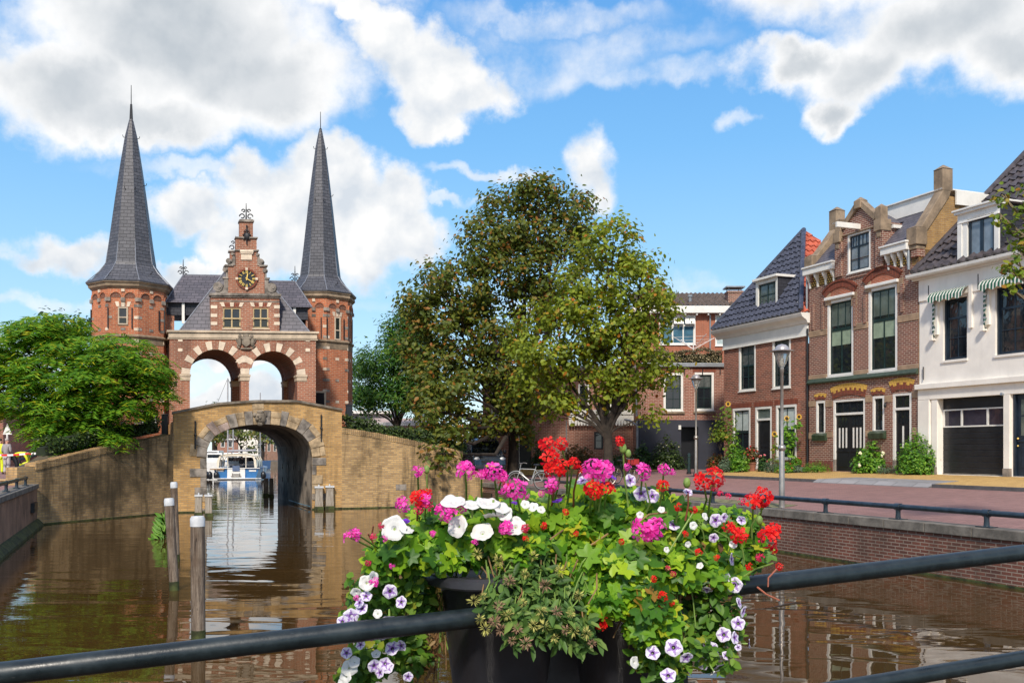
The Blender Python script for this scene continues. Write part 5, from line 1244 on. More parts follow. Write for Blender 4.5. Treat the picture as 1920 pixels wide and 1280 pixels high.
# front door
a0, a1, z0, z1 = dr
b = MB(wo_)
for q_ in ((a0, a0+.1, z0, z1), (a1-.1, a1, z0, z1), (a0+.1, a1-.1, z1-.1, z1)): b.fbox(HF, *q_, .03, .2)
d = b.build('door', m_dkblue, wh, bevel=.01); b = MB(wo_); b.fbox(HF, a0+.1, a1-.1, z0, z1-.1, .12, .16); b.fbox(HF, a0+.28, a1-.28, z0+.3, z0+1.0, .10, .12); b.fbox(HF, a0+.12, a1-.12, z0+1.18, z0+1.24, .09, .12); lf = b.build('door_leaf', m_dkblue, d, bevel=.012)
b = MB(wo_); b.fbox(HF, a0+.26, a1-.26, z0+1.4, z0+2.05, .112, .118); b.fbox(HF, a0+.26, a1-.26, z0+2.1, z1-.3, .112, .118); b.build('leaf_pane', m_glassg, lf)
b = MB(wo_); b.fbox(HF, a0+.42, a1-.42, z0+1.07, z0+1.14, .09, .12); b.ball(HF.W(a0+.16, z0+1.3, .08), .035, 8, 6); b.ball(HF.W(a0+.16, z0+1.05, .08), .03, 8, 6); b.build('brass_fitting', m_gold, lf)
# upper windows and awnings
m_awn = None
m, t, bs, N, L = newmat('green_white_stripe_canvas'); tcn = N('ShaderNodeTexCoord'); wv = N('ShaderNodeTexWave', wave_type='BANDS', bands_direction='X', wave_profile='SIN'); wv.inputs['Scale'].default_value = 2.1; L(tcn.outputs['UV'], wv.inputs['Vector'])
L(rgbmix(N, L, rmp(N, L, wv.outputs['Fac'], .34, .40), (.70, .68, .60), (.012, .10, .06)), bs.inputs['Base Color']); bs.inputs['Roughness'].default_value = .85; m_awn = m
m, t, bs, N, L = newmat('green_white_stripe_folds'); tcn = N('ShaderNodeTexCoord'); wv = N('ShaderNodeTexWave', wave_type='BANDS', bands_direction='Z', wave_profile='SIN'); wv.inputs['Scale'].default_value = 1.9; L(tcn.outputs['Object'], wv.inputs['Vector'])
L(rgbmix(N, L, rmp(N, L, wv.outputs['Fac'], .34, .40), (.70, .68, .60), (.012, .10, .06)), bs.inputs['Base Color']); bs.inputs['Roughness'].default_value = .85; m_awnz = m
for k, r in enumerate(uw):
    window(HF, wo_, wh, r, fw=.07, fmat=m_dkblue, smat=m_dkblue, sw=.05, cols=(.5,), rows=((.70, .04), .36), b=.12, sill=False)
    b = MB(wo_); b.fbox(HF, r[0]-.04, r[1]+.04, r[2]-.09, r[2]-.004, -.05, .12); b.build('sill', m_cream, wh)
    e0, e1, zt = r[0]-.42, r[1]+.12, r[3]+.36
    aw = MB(wo_); pts = []
    nseg = int((e1-e0)/.1)
    for i in range(nseg+1):
        x = lerp(e0, e1, i/nseg); sc_ = .05*math.cos(2*PI*i/4.0); bul = 0.0
        pts.append((HF.W(x, zt, -.06), HF.W(x, zt-.10, -.26+bul), HF.W(x, zt-.24, -.36+bul), HF.W(x, zt-.42+sc_, -.37)))
    vs_ = [p for q_ in pts for p in q_]; fs_ = []
    for i in range(nseg):
        for j in range(3): fs_.append((i*4+j, i*4+j+4, i*4+j+5, i*4+j+1))
    aw.add(vs_, fs_)
    # valance folded down the left side
    vs_ = []; fs_ = []; m2 = 14
    for i in range(m2+1):
        zq = lerp(zt-.12, zt-1.75, i/m2); wv_ = .05*math.sin(i*1.9); vs_ += [HF.W(e0-.03, zq, -.07), HF.W(e0+.16, zq, -.16+wv_)]
    for i in range(m2): fs_.append((i*2, i*2+2, i*2+3, i*2+1))
    A_ = aw.build('awning', m_awn, wh); aw2 = MB(wo_); aw2.add(vs_, fs_); aw2.build('folded_side', m_awnz, A_)
    fr_ = MB(wo_); fr_.tube([HF.W(e0, zt-.2, -.03), HF.W(e0+.0, zt-1.8, -.03)], .03, 6); fr_.fbox(HF, e0+.06, e0+.24, zt-1.62, zt-.3, -.10, -.001); fr_.fbox(HF, e1+.02, e1+.16, zt-1.55, zt+.02, -.08, -.001); fr_.fbox(HF, e0-.05, e0+.08, zt-1.82, zt-1.62, -.2, -.001); fr_.build('awning_frame', m_cream, A_)
b = MB(wo_)
for x, y in ((1743, 560), (1836, 540), (1733, 712)): p = HF.W(HF.a(x), HF.px(x, y)[1], -.05); b.tube([p, p+Z*.5], .02, 6)
b.build('wall_anchor', m_iron, wh)
b = MB(wo_); p = HF.W(HF.a(1884), HF.px(1884, 740)[1], -.02); b.tube([p, p-SN*.16+Z*.03], .05, 8); b.build('security_lamp', m_zinc, wh)
# roof
slope = (14.4-zct)/5.76; e0_ = HF.W(A2, zct+.02, -.3); b_top = 6.0
b = MB(wo_); tiled(b, HF.W(A2-.06, zct+.03, -.28), HF.W(A3, zct+.03, -.28), HF.W(A3, zct+b_top*slope, b_top-.3), HF.W(A2-.06, zct+b_top*slope, b_top-.3), tw=.38, th=.58, amp=.055, lift=.085)
rf = b.build('roof', m_tiledark, wh, smooth=False)
b = MB(wo_); b.tube([HF.W(A2-.06, zct+.1, -.3), HF.W(A2-.06, zct+b_top*slope+.1, b_top-.3)], .12, 8); b.build('verge_tile', m_tiledark, rf, smooth=True)
b = MB(wo_); b.quad(HF.W(A2, zct, 0), HF.W(A2, zct+b_top*slope, b_top-.25), HF.W(A2, zct, 10)); b.build('party_wall', m_partywall, wh)
# dormer
dx0, dx1 = HF.a(1800), HF.a(1880); dz1 = HF.px(1800, 405)[1]; dz0 = zct
wr_ = rect(HF, 1817, 1869, 412, 497); wr_ = (wr_[0], wr_[1], max(wr_[2], dz0+.12), wr_[3])
b = MB(wo_); b.gridwall(HF, dx0, dx1, dz0, dz1, [wr_], -.12, .12); b.fbox(HF, dx0-.06, dx1+.06, dz1, dz1+.10, -.24, .1); b.fbox(HF, dx0-.12, dx1+.12, dz1+.101, dz1+.17, -.30, 3.2)
b.fbox(HF, dx0+.02, dx0+.22, dz0, dz1-.35, -.16, -.12); b.fbox(HF, dx1-.22, dx1-.02, dz0, dz1-.35, -.16, -.12); b.fbox(HF, dx0+.03, dx1-.03, dz1-.34, dz1-.28, -.17, -.12); b.fbox(HF, (dx0+dx1)/2-.3, (dx0+dx1)/2+.3, dz1-.2, dz1-.08, -.14, -.12)
dm = b.build('dormer', m_white, wh, bevel=.012)
b = MB(wo_); b.quad(HF.W(dx1, dz0, -.11), HF.W(dx1, dz1, -.11), HF.W(dx1, dz1, 3.0)); b.quad(HF.W(dx0, dz0, -.11), HF.W(dx0, dz1, -.11), HF.W(dx0, dz1, 3.0)); b.build('dormer_cheek', m_slatehung, dm)
window(HF, wo_, dm, wr_, fw=.02, sw=.11, fmat=m_white, smat=m_dkblue, cols=((.5, 0, 1, .07),), rows=(), b=-.09, glass=MATS['pale_sky_window_glass'], sill=False)
b = MB(wo_); b.tube([HF.W(dx1+.08, dz0+.12, -.12), HF.W(dx1+.08, dz1-.2, 2.5)], .06, 6); b.build('lead_gutter', m_lead, dm)

# ---------------------------------------------------------------- left brick house with dark hipped roof
A4 = HF.a(1357.5); A5 = A0-.06; lo_ = HF.W(HF.a(1440), HG)
lh = thing('brick_house', 'small worn red brick house with glazed blue-black tile roof and one dormer', 'house', lo_)
zc0, zc1 = HF.zz((1345, 637), (1517, 606)), HF.zz((1345, 618), (1520, 590)); zfr = HF.zz((1360, 654), (1516, 628))
ups = [rect(HF, 1385.5, 1417, 643, 734), rect(HF, 1448.5, 1482.5, 634, 729)]
lws = [rect(HF, 1374, 1407, 766, 858), rect(HF, 1416, 1447, 763, 886), rect(HF, 1455, 1493.5, 760, 860)]; lws[1] = (lws[1][0], lws[1][1], HG+.01, lws[1][3])
mb = MB(lo_); mb.gridwall(HF, A4, A5, HG-.3, zc0, ups+lws, 0, .14); mb.quad(HF.W(A4, HG-.3, 0), HF.W(A4, zc0, 0), HF.W(A4, zc0, 8), HF.W(A4, HG-.3, 8)); mb.quad(HF.W(A4, HG-.3, 8), HF.W(A5, HG-.3, 8), HF.W(A5, zc0, 8), HF.W(A4, zc0, 8)); mb.build('wall', m_rough, lh)
b = MB(lo_); b.fbox(HF, A4-.02, A5, zfr, zc0-.001, -.06, .02); b.fbox(HF, A4-.02, A5, zfr-.05, zfr-.001, -.10, .02)
pr = [(zc0, .0), (zc0, -.12), (zc0+.14, -.20), (zc1-.18, -.42), (zc1-.06, -.48), (zc1, -.50), (zc1, 0)]
b.prism([HF.W(A4-.5, z, bb) for z, bb in pr], [HF.W(A5+.12, z, bb) for z, bb in pr]); b.build('cornice', m_white, lh)
for r in ups: window(HF, lo_, lh, r, fw=.12, sw=.06, cols=(.5,), rows=((.52, .04), .27, .78), b=.02, blind=(.53, 1, M('dim_grey_curtain', (.075, .085, .08), .6, .3, 6)))
for i, r in enumerate(lws):
    if i == 1: continue
    window(HF, lo_, lh, r, fw=.12, sw=.06, cols=(.5,), rows=((.52, .04),), b=.02, glass=m_glass, blind=(.56, 1, m_blindw))
a0, a1, z0, z1 = lws[1]; b = MB(lo_); zt = z1-.62
for q_ in ((a0, a0+.13, z0, z1), (a1-.13, a1, z0, z1), (a0+.13, a1-.13, z1-.12, z1), (a0+.13, a1-.13, zt-.05, zt+.05)): b.fbox(HF, *q_, .0, .14)
d = b.build('door', m_white, lh, bevel=.008); b = MB(lo_); b.fbox(HF, a0+.13, a1-.13, z0, zt-.05, .08, .12); b.fbox(HF, a0+.25, a1-.25, z0+.3, z0+.9, .065, .08); b.fbox(HF, a0+.25, a1-.25, z0+1.05, zt-.2, .065, .08); b.build('door_leaf', m_black, d, bevel=.01); b = MB(lo_); b.fbox(HF, a0+.13, a1-.13, zt+.05, z1-.12, .07, .09); b.build('fanlight', m_glassg, d)
b = MB(lo_)
for r in ups+lws: b.fbox(HF, r[0]-.1, r[1]+.1, r[3]+.004, r[3]+.24, -.012, .02)
b.build('flat_arch', m_redarch, lh)
# roof: pyramid-like hip whose peak sits near the party wall
bp = 3.1; pk_a, pk_z = HF.px(1507, 434, bp); pk_a = min(pk_a, A5-.1)
pk = HF.W(pk_a, pk_z, bp); pkr = HF.W(A5+.02, pk_z, bp)
e0_, e1_ = HF.W(A4-.45, zc1+.03, -.42), HF.W(A5+.02, zc1+.03, -.42); eb = HF.W(A4-.45, zc1+.03, 7.0)
b = MB(lo_); tiled(b, e0_, e1_, pk+HF.u*.01, pk, tw=.34, th=.50, amp=.05, lift=.075); tiled(b, eb, e0_, pk, pk+Vector((.001, 0, 0)), tw=.34, th=.50, amp=.05, lift=.075)
rf = b.build('roof', m_tileblue, lh)
b = MB(lo_); b.tube([e0_+Z*.06, pk+Z*.1], .11, 8); b.tube([e1_+Z*.08, pk+Z*.1], .12, 8); b.build('ridge_tile', m_tileblue, rf, smooth=True)
b = MB(lo_); tiled(b, e1_, HF.W(A5+.02, zc1+.03, 7.0), pk+HF.v*.01, pk, tw=.34, th=.5, amp=.05, lift=.07); b.build('red_tile_roof', m_tilered, lh)
# dormer
dx0, dx1 = HF.a(1417), HF.a(1458); dz1 = HF.px(1417, 528)[1]; dz0 = zc1+.02; bd_ = .1
dx0, dx1 = HF.a(1417, bd_), HF.a(1458, bd_); wr_ = (dx0+.16, dx1-.14, dz0+.22, dz1-.16)
b = MB(lo_); b.gridwall(HF, dx0, dx1, dz0, dz1, [wr_], bd_, .12); b.fbox(HF, dx0-.08, dx1+.1, dz1, dz1+.12, bd_-.16, 2.0); dm = b.build('dormer', m_white, lh, bevel=.012)
b = MB(lo_); b.quad(HF.W(dx1, dz0, bd_), HF.W(dx1, dz1, bd_), HF.W(dx1, dz1, 2.0), HF.W(dx1, dz0, 1.0)); b.quad(HF.W(dx0, dz0, bd_), HF.W(dx0, dz1, bd_), HF.W(dx0, dz1, 2.0), HF.W(dx0, dz0, 1.0)); b.build('dormer_cheek', m_slatehung, dm)
window(HF, lo_, dm, wr_, fw=.02, sw=.08, smat=m_dkgreen, cols=((.5, 0, 1, .03),), rows=(.33, .66), b=bd_+.03, glass=m_glassg, sill=False)

# ---------------------------------------------------------------- set-back building with black ground floor
SO = U(1195, 845, 54); SB = Fr(P2(SO), (1, .03), (-.03, 1)); so_ = SB.W(2.4, 1.4)
sbh = thing('brick_house', 'pinkish brick building with black painted ground floor standing back from the canal', 'house', so_)
S1 = SB.a(1365); zgut, zblk = SB.zz((1300, 688)), SB.zz((1300, 787)); gz0 = 1.2
sw_ = [rect(SB, 1244, 1281, 699, 770), rect(SB, 1302.5, 1338.5, 698, 769)]; dr_ = rect(SB, 1277, 1309, 800, 880); dr_ = (dr_[0], dr_[1], 1.45, dr_[3])
mb = MB(so_); mb.gridwall(SB, 0, S1, zblk, zgut, sw_, 0, .14); mb.quad(SB.W(0, gz0, 0), SB.W(0, zgut, 0), SB.W(0, zgut, 7), SB.W(0, gz0, 7)); mb.quad(SB.W(0, zgut, 0), SB.W(S1, zgut, 0), SB.W(S1, zgut, 7), SB.W(0, zgut, 7)); mb.build('wall', m_pink, sbh)
mb = MB(so_); mb.gridwall(SB, -.01, S1, gz0, zblk-.001, [dr_], -.02, 1.2); mb.build('ground_floor_wall', m_blackwall, sbh)
b = MB(so_); b.fbox(SB, dr_[0], dr_[1], dr_[2], dr_[3], .9, 1.0); b.build('door', m_black, sbh)
b = MB(so_); b.fbox(SB, dr_[0]-.1, dr_[1]+.1, 1.3, 1.45, -.5, .3); b.build('doorstep', m_conc, sbh)
b = MB(so_); b.fbox(SB, -.05, S1+.02, zgut, zgut+.22, -.16, .3); b.build('gutter', m_zinc, sbh, bevel=.02)
for r in sw_:
    window(SB, so_, sbh, r, fw=.13, sw=.07, cols=(.5,), rows=((.62, .04), .3), b=.02, blind=(.63, 1, MATS['dim_grey_curtain'])); b = MB(so_); b.fbox(SB, r[0]-.08, r[1]+.08, r[2]-.16, r[2]-.06, -.1, .05); b.build('sill', m_brown_stone, sbh); b = MB(so_); b.fbox(SB, r[0]-.1, r[1]+.1, r[3]+.01, r[3]+.3, -.012, .02); b.build('flat_arch', m_redarch, sbh)
b = MB(so_)
for x in (1283, 1317, 1350): a_, z_ = SB.px(x, 692); b.tube([SB.W(a_, z_, -.03), SB.W(a_, z_-.3, -.03)], .03, 6)
b.build('wall_anchor', m_iron, sbh)
b = MB(so_); b.tube([SB.W(-.02, 1.4, -.1), SB.W(-.02, 3.9, -.1), SB.W(-.45, 4.2, -.12), SB.W(-.75, 4.25, -.15)], .065, 8); b.tube([SB.W(-.05, 4.0, -.1), SB.W(-.05, 6.6, -.1), SB.W(.5, 6.9, -.12), SB.W(.95, 6.95, -.1)], .055, 8); b.build('downpipe', m_zinc, sbh, smooth=True)
a_, z_ = SB.px(1274, 801); b = MB(so_); b.fbox(SB, a_-.07, a_+.07, z_-.12, z_+.12, -.1, -.02); b.build('wall_lamp', m_white, sbh)
# clipped hedge on its roof terrace
# rear two-storey house
RO = U(1225, 845, 63); RB = Fr(P2(RO), (1, .0), (0, 1)); ro2 = RB.W(3, 6)
rbh = thing('brick_house', 'orange-red brick upper storey with white eaves and tiled roof behind the terrace hedge', 'house', ro2)
R1 = RB.a(1420); za, zb_ = RB.zz((1280, 588)), RB.zz((1330, 660)); rw = [rect(RB, 1236, 1304, 590, 646), rect(RB, 1341, 1378, 590, 648)]
mb = MB(ro2); mb.gridwall(RB, -1.2, R1, zb_-2, za, rw, 0, .1); mb.quad(RB.W(-1.2, zb_-2, 0), RB.W(-1.2, za, 0), RB.W(-1.2, za, 7), RB.W(-1.2, zb_-2, 7)); mb.build('wall', m_red, rbh)
b = MB(ro2); b.fbox(RB, -1.4, R1, za, za+.45, -.5, .2); b.build('fascia', m_white, rbh); b = MB(ro2)
for k in range(10): b.fbox(RB, -1+k*.75, -.92+k*.75, za-.14, za-.001, -.42, .0)
b.build('rafter', m_white, rbh)
b = MB(ro2); tiled(b, RB.W(-1.4, za+.46, -.5), RB.W(R1, za+.46, -.5), RB.W(R1, za+1.9, 3.5), RB.W(-1.4, za+1.9, 3.5), tw=.3, th=.38, amp=.05, lift=.05); b.build('roof', m_tilegrey, rbh)
b = MB(ro2); ac = RB.a(1381); zc_ = RB.zz((1381, 547)); b.fbox(RB, ac-.48, ac+.48, za+.5, zc_, .3, 1.2); b.fbox(RB, ac-.53, ac+.53, zc_, zc_+.12, .25, 1.25); ch = b.build('chimney', m_purple, rbh)
b = MB(ro2)
for sx_ in (-.4, .4):
    for bb in (.4, 1.1): b.tube([RB.W(ac+sx_, zc_+.1, bb), RB.W(ac+sx_, zc_+.36, bb)], .025, 6)
b.fbox(RB, ac-.62, ac+.62, zc_+.34, zc_+.42, .15, 1.35); b.build('chimney_cowl', m_zinc, ch)
b = MB(ro2); ac = RB.a(1296); b.tube([RB.W(ac, za+.5, .4), RB.W(ac, za+1.15, .4), RB.W(ac, za+1.15, .4), RB.W(ac, za+1.3, .4)], [.1, .1, .16, .16], 8); b.build('flue', m_zinc, rbh)
b = MB(ro2); ac = RB.a(1237); b.fbox(RB, ac-.62, ac+.62, za+.5, RB.zz((1237, 535)), 1.2, 2.2); b.build('chimney', m_red, rbh)
w = window(RB, ro2, rbh, rw[0], fw=.10, sw=.04, smat=m_white, cols=((.36, 0, 1, .05), (.68, 0, 1, .04)), rows=((.66, .05),), glass=m_glassb, b=.0, sill=True)
b = MB(ro2); r = rw[0]
for f0, f1 in ((.39, .66), (.70, .97)): b.hexa([RB.W(lerp(r[0], r[1], f), z, bb) for z, b0_, b1_ in ((lerp(r[2], r[3], .68), -.32, -.28), (r[3]-.12, -.04, .0)) for f, bb in ((f0, b0_), (f1, b0_), (f1, b1_), (f0, b1_))])
b.build('top_light', m_white, w)
window(RB, ro2, rbh, rw[1], fw=.08, sw=.04, smat=m_white, cols=((.8, 0, 1, .05),), rows=((.55, .05),), glass=glassmat('milky_window_glass', (.35, .42, .42), .2), b=.0)
b = MB(ro2); ac = RB.a(1331); b.tube([RB.W(ac, zb_-1, -.08), RB.W(ac, za-.05, -.08)], .05, 8); b.build('downpipe', m_zinc, rbh)
# rotary clothes dryer on the terrace
cp_ = U(1300, 655, 57.5); t_ = thing('clothes_dryer', 'white rotary clothes dryer opened on the roof terrace', 'clothes dryer', cp_)
b = MB(cp_); b.tube([cp_-Z*.6, cp_+Z*.5], .03, 6); b.build('pole', m_white, t_)
b = MB(cp_)
for k in range(4):
    an = .35+PI/2*k; d_ = Vector((math.cos(an), math.sin(an), 0)); b.tube([cp_+Z*.0, cp_+d_*1.45+Z*.75], .022, 6)
b.build('arm', m_white, t_)
b = MB(cp_)
for rr in (.6, .95, 1.3):
    ps_ = [cp_+Vector((math.cos(.35+PI/2*k), math.sin(.35+PI/2*k), 0))*rr+Z*(.75*rr/1.45) for k in range(5)]; b.tube(ps_, .008, 4)
b.build('washing_line', m_white, t_)
# ---------------------------------------------------------------- low brick building behind the trees
LO = U(905, 845, 56); LB = Fr(P2(LO), (1, -.045), (.045, 1)); lo2 = LB.W(4, 1.3)
lbh = thing('brick_house', 'brown brick building with white scalloped eaves board half hidden behind the trees', 'house', lo2)
L1 = LB.a(1196); zs_ = LB.zz((1130, 788)); zt_ = LB.zz((1000, 690))
lw = [rect(LB, 1114, 1131, 809, 842), rect(LB, 1084, 1105, 720, 770), rect(LB, 1143, 1174, 715, 770), rect(LB, 921, 945, 705, 780), rect(LB, 974, 996, 812, 868)]
lw[4] = (lw[4][0], lw[4][1], 1.4, lw[4][3])
mb = MB(lo2); mb.gridwall(LB, 0, L1, 1.0, zt_, lw, 0, .14); mb.quad(LB.W(0, 1, 0), LB.W(0, zt_, 0), LB.W(0, zt_, 8), LB.W(0, 1, 8)); mb.quad(LB.W(L1, 1, 0), LB.W(L1, zt_, 0), LB.W(L1, zt_, 8), LB.W(L1, 1, 8)); mb.build('wall', m_pink, lbh)
b = MB(lo2); a0 = LB.a(1066); b.fbox(LB, a0, L1, zs_, zs_+.34, -.3, .02); b.fbox(LB, a0, L1, zs_+.341, zs_+.6, -.36, .02)
n = 24
for k in range(n):
    x0, x1 = lerp(a0, L1, k/n), lerp(a0, L1, (k+1)/n); xm = (x0+x1)/2; b.fprism(LB, [(x0+.012, zs_-.001), (x1-.012, zs_-.001), (x1-.012, zs_-.16), (xm+.04, zs_-.30), (xm-.04, zs_-.30), (x0+.012, zs_-.16)], -.31, -.28)
b.build('scalloped_board', m_white, lbh)
b = MB(lo2); b.quad(LB.W(-.2, zt_, -.3), LB.W(L1+.2, zt_, -.3), LB.W(L1+.2, zt_+.5, 4), LB.W(-.2, zt_+.5, 4)); b.fbox(LB, -.2, L1+.2, zt_-.15, zt_-.002, -.3, .05); b.build('roof', m_tilegrey, lbh)
for i, r in enumerate(lw[:4]): window(LB, lo2, lbh, r, fmat=m_white if i else m_black, fw=.10 if i else .05, sw=.05, smat=m_black, cols=(.5,) if i else (), rows=(.5,), b=.02, sill=bool(i))
r = lw[4]; b = MB(lo2)
for q_ in ((r[0]-.12, r[0], r[2], r[3]), (r[0], r[1], r[3]-.05, r[3])): b.fbox(LB, *q_, -.02, .12)
d = b.build('door', m_white, lbh); b = MB(lo2); b.fbox(LB, r[0], r[1], r[2], r[3]-.05, .06, .10); b.build('door_leaf', m_black, d)
b = MB(lo2); b.tube([LB.W(LB.a(1062), 1.4, -.1), LB.W(LB.a(1062), zs_, -.1)], .03, 6); b.build('downpipe', m_zinc, lbh)
# ================================================================ trees, hedges, shrubs
lf_plane = leafmat('plane_tree_leaf', [(0, (.055, .085, .011)), (.5, (.10, .135, .016)), (.82, (.18, .19, .024)), (.925, (.24, .155, .026)), (.98, (.30, .13, .02)), (1, (.30, .10, .02))], .38)
lf_plane2 = leafmat('lighter_plane_tree_leaf', [(0, (.11, .15, .013)), (.5, (.185, .25, .02)), (.88, (.30, .355, .03)), (.96, (.38, .28, .025)), (.985, (.42, .17, .02)), (1, (.40, .14, .02))], .42)
lf_sumac = leafmat('sumac_leaf', [(0, (.04, .14, .012)), (.45, (.10, .25, .017)), (.85, (.21, .38, .024)), (.96, (.36, .40, .02)), (1, (.5, .4, .02))], .42)
lf_dark = leafmat('dark_green_leaf', [(0, (.012, .045, .012)), (.6, (.025, .075, .015)), (1, (.07, .12, .02))], .25)
lf_hedge = leafmat('hedge_leaf', [(0, (.016, .034, .008)), (.6, (.032, .06, .010)), (1, (.075, .11, .015))], .15)
lf_box = leafmat('fresh_bush_leaf', [(0, (.04, .13, .012)), (.6, (.10, .25, .018)), (1, (.22, .38, .035))], .34)
lf_rust = leafmat('rusty_bush_leaf', [(0, (.035, .045, .010)), (.6, (.10, .075, .015)), (1, (.24, .09, .02))], .2)
lf_oak = leafmat('corner_tree_leaf', [(0, (.075, .14, .016)), (.7, (.17, .25, .02)), (.93, (.30, .28, .03)), (1, (.40, .16, .03))], .4)
lf_far = leafmat('far_tree_leaf', [(0, (.06, .10, .03)), (.7, (.14, .17, .03)), (1, (.27, .22, .04))], .3)
lf_grey = leafmat('grey_green_leaf', [(0, (.055, .095, .055)), (1, (.13, .18, .10))], .3)
lf_dry = leafmat('dry_hedge_twig', [(0, (.05, .042, .02)), (.6, (.15, .12, .055)), (1, (.34, .28, .16))], .1)
def crown_points(cl, per_m2, sub_r, leaves_per, shell=2.2):
    P, Nn, cents = [], [], []
    for (px, py, rx, ry, d, rd) in cl:
        c = np.array(U(px, py, d)); k = d/F; R = np.array([rx*k, rd, ry*k]); area = PI*R[0]*R[2]
        n = max(3, int(area*per_m2)); dirs = sph(n); rad = NR.random(n)**(1/shell); cs = c+dirs*R*rad[:, None]; cents.append((c, cs))
        for q_, dr in zip(cs, dirs):
            m_ = int(leaves_per*NR.uniform(.6, 1.4)); off = NR.normal(size=(m_, 3))*sub_r*NR.uniform(.7, 1.3)*np.array([1, 1, .75]); P.append(q_+off)
            nn = off/sub_r*.5+dr*.5+np.array([0, -.1, .75])+NR.normal(size=(m_, 3))*.55; Nn.append(nn)
    return np.concatenate(P), np.concatenate(Nn), cents
def tree(name, label, base, trunk_r, fork_h, cl, lmat, leaf, per_m2=3.2, sub_r=.38, leaves_per=46, bark=None, cat='tree', group=None, template=LEAF, twigs=True, lean=(0, 0)):
    base = Vector(base); t_ = thing(name, label, cat, base, group=group); bark = bark or m_bark
    P, Nn, cents = crown_points(cl, per_m2, sub_r, leaves_per)
    scatter_mesh('crown', P, Nn, NR.uniform(.65, 1.25, len(P))*leaf, *template, lmat, t_, base)
    fork = base+Vector((lean[0], lean[1], fork_h)); b = MB(base)
    b.tube([base-Z*.3, base+Z*.05, base+Z*.35, lerp(base, fork, .5)+Vector((.04, 0, 0)), fork], [trunk_r*1.5, trunk_r*1.3, trunk_r*1.05, trunk_r*.95, trunk_r*.85], 10, cap=False); b.build('trunk', bark, t_, smooth=True)
    b = MB(base)
    for c, cs in cents:
        c = Vector(c); l = (c-fork).length; r0 = min(trunk_r*.42, .04+l*.012); mid = lerp(fork, c, .5)+Vector((random.uniform(-.1, .1)*l, random.uniform(-.1, .1)*l, -.10*l+random.uniform(0, .1)*l))
        b.tube([fork-Z*random.uniform(0, .5), lerp(fork, mid, .5), mid, lerp(mid, c, .6), c], [r0, r0*.85, r0*.65, r0*.42, r0*.2], 6, cap=False)
        if twigs:
            for q_ in cs[::2]:
                q_ = Vector(q_); s = lerp(mid, c, random.uniform(.2, 1)); m2 = lerp(s, q_, .5)+Vector((0, 0, -.06)); b.tube([s, m2, q_], [r0*.26, .018, .008], 4, cap=False)
    b.build('limb', bark, t_, smooth=True)
    return t_
D_ = 51.0
A_cl = [(1010, 350, 62, 34, D_, 2.0), (985, 385, 92, 45, D_, 2.6), (1070, 405, 50, 48, D_, 2.2), (940, 440, 75, 55, D_, 2.8), (1035, 455, 85, 60, D_, 3), (905, 470, 40, 36, D_, 2), (900, 520, 85, 60, D_, 3), (1000, 540, 100, 70, D_, 3), (1090, 470, 32, 60, D_, 2), (820, 535, 55, 45, D_, 2.5),
        (790, 565, 42, 45, D_, 2.2), (850, 600, 90, 60, D_, 3), (950, 620, 90, 70, D_, 3.2), (800, 640, 52, 60, D_, 2.4), (860, 690, 80, 60, D_, 3), (950, 710, 70, 60, D_, 2.8), (805, 730, 48, 55, 50, 2.2), (870, 770, 62, 48, 50, 2.2), (790, 800, 40, 34, 45, 1.5), (835, 815, 44, 34, 44, 1.4), (820, 850, 34, 24, 42.3, .9), (800, 765, 40, 40, 47, 1.6), (850, 725, 50, 40, 47, 1.6), (940, 780, 52, 40, 50, 2.0), (1000, 760, 50, 40, 50, 2), (815, 800, 42, 42, 49, 1.8), (885, 800, 40, 24, 49, 1.2), (975, 815, 38, 22, 49.5, 1.0)]
tree('plane_tree', 'tall olive-brown tree beside the dark van, highest in the picture', U(962, 888, 51), .30, 2.6, A_cl, lf_plane, .25, per_m2=2.2, sub_r=.36, leaves_per=72)
D_ = 45.5
B_cl = [(1150, 440, 48, 28, D_, 1.6), (1135, 475, 70, 40, D_, 2), (1205, 505, 52, 45, D_, 2), (1100, 540, 75, 55, D_, 2.6), (1180, 560, 80, 60, D_, 2.6), (1245, 560, 30, 55, D_, 1.6), (1040, 590, 75, 50, D_, 2.4), (1120, 620, 85, 60, D_, 2.8), (1215, 630, 62, 55, D_, 2.2), (1000, 650, 58, 50, D_, 2), (1070, 680, 80, 55, D_, 2.5), (1160, 690, 78, 55, D_, 2.5), (1235, 690, 38, 40, D_, 1.6), (985, 715, 42, 40, D_, 1.6), (1045, 735, 55, 34, D_, 2), (1120, 735, 52, 32, D_, 2), (1190, 735, 42, 26, D_, 1.5), (1215, 775, 24, 20, D_, .9), (1050, 775, 32, 20, D_, 1.2)]
bt = onstreet(1139, 884)
tree('plane_tree', 'rounder yellowish green tree standing before the scalloped white board', (U(1139, 845, 45.5).x, 45.5, zg(22)), .235, 2.2, B_cl, lf_plane2, .235, per_m2=2.5, sub_r=.33, leaves_per=64)
D_ = 60
tree('locust_tree', 'feathery dark green tree between right tower and the olive-brown tree', (U(745, 845, 60).x, 60, 1.2), .22, 3.0, [(765, 600, 34, 40, D_, 1.8), (745, 640, 42, 38, D_, 2), (785, 650, 40, 60, D_, 2), (700, 690, 48, 32, D_, 2), (745, 700, 48, 45, D_, 2), (690, 735, 40, 30, D_, 1.8), (740, 750, 50, 32, D_, 2), (680, 755, 26, 16, D_, 1.2), (790, 730, 40, 50, D_, 2)], leafmat('locust_leaf', [(0, (.02, .075, .014)), (.6, (.05, .15, .018)), (1, (.15, .25, .025))], .32), .36, per_m2=4.6, sub_r=.38, leaves_per=64, template=LANCE)
D_ = 85
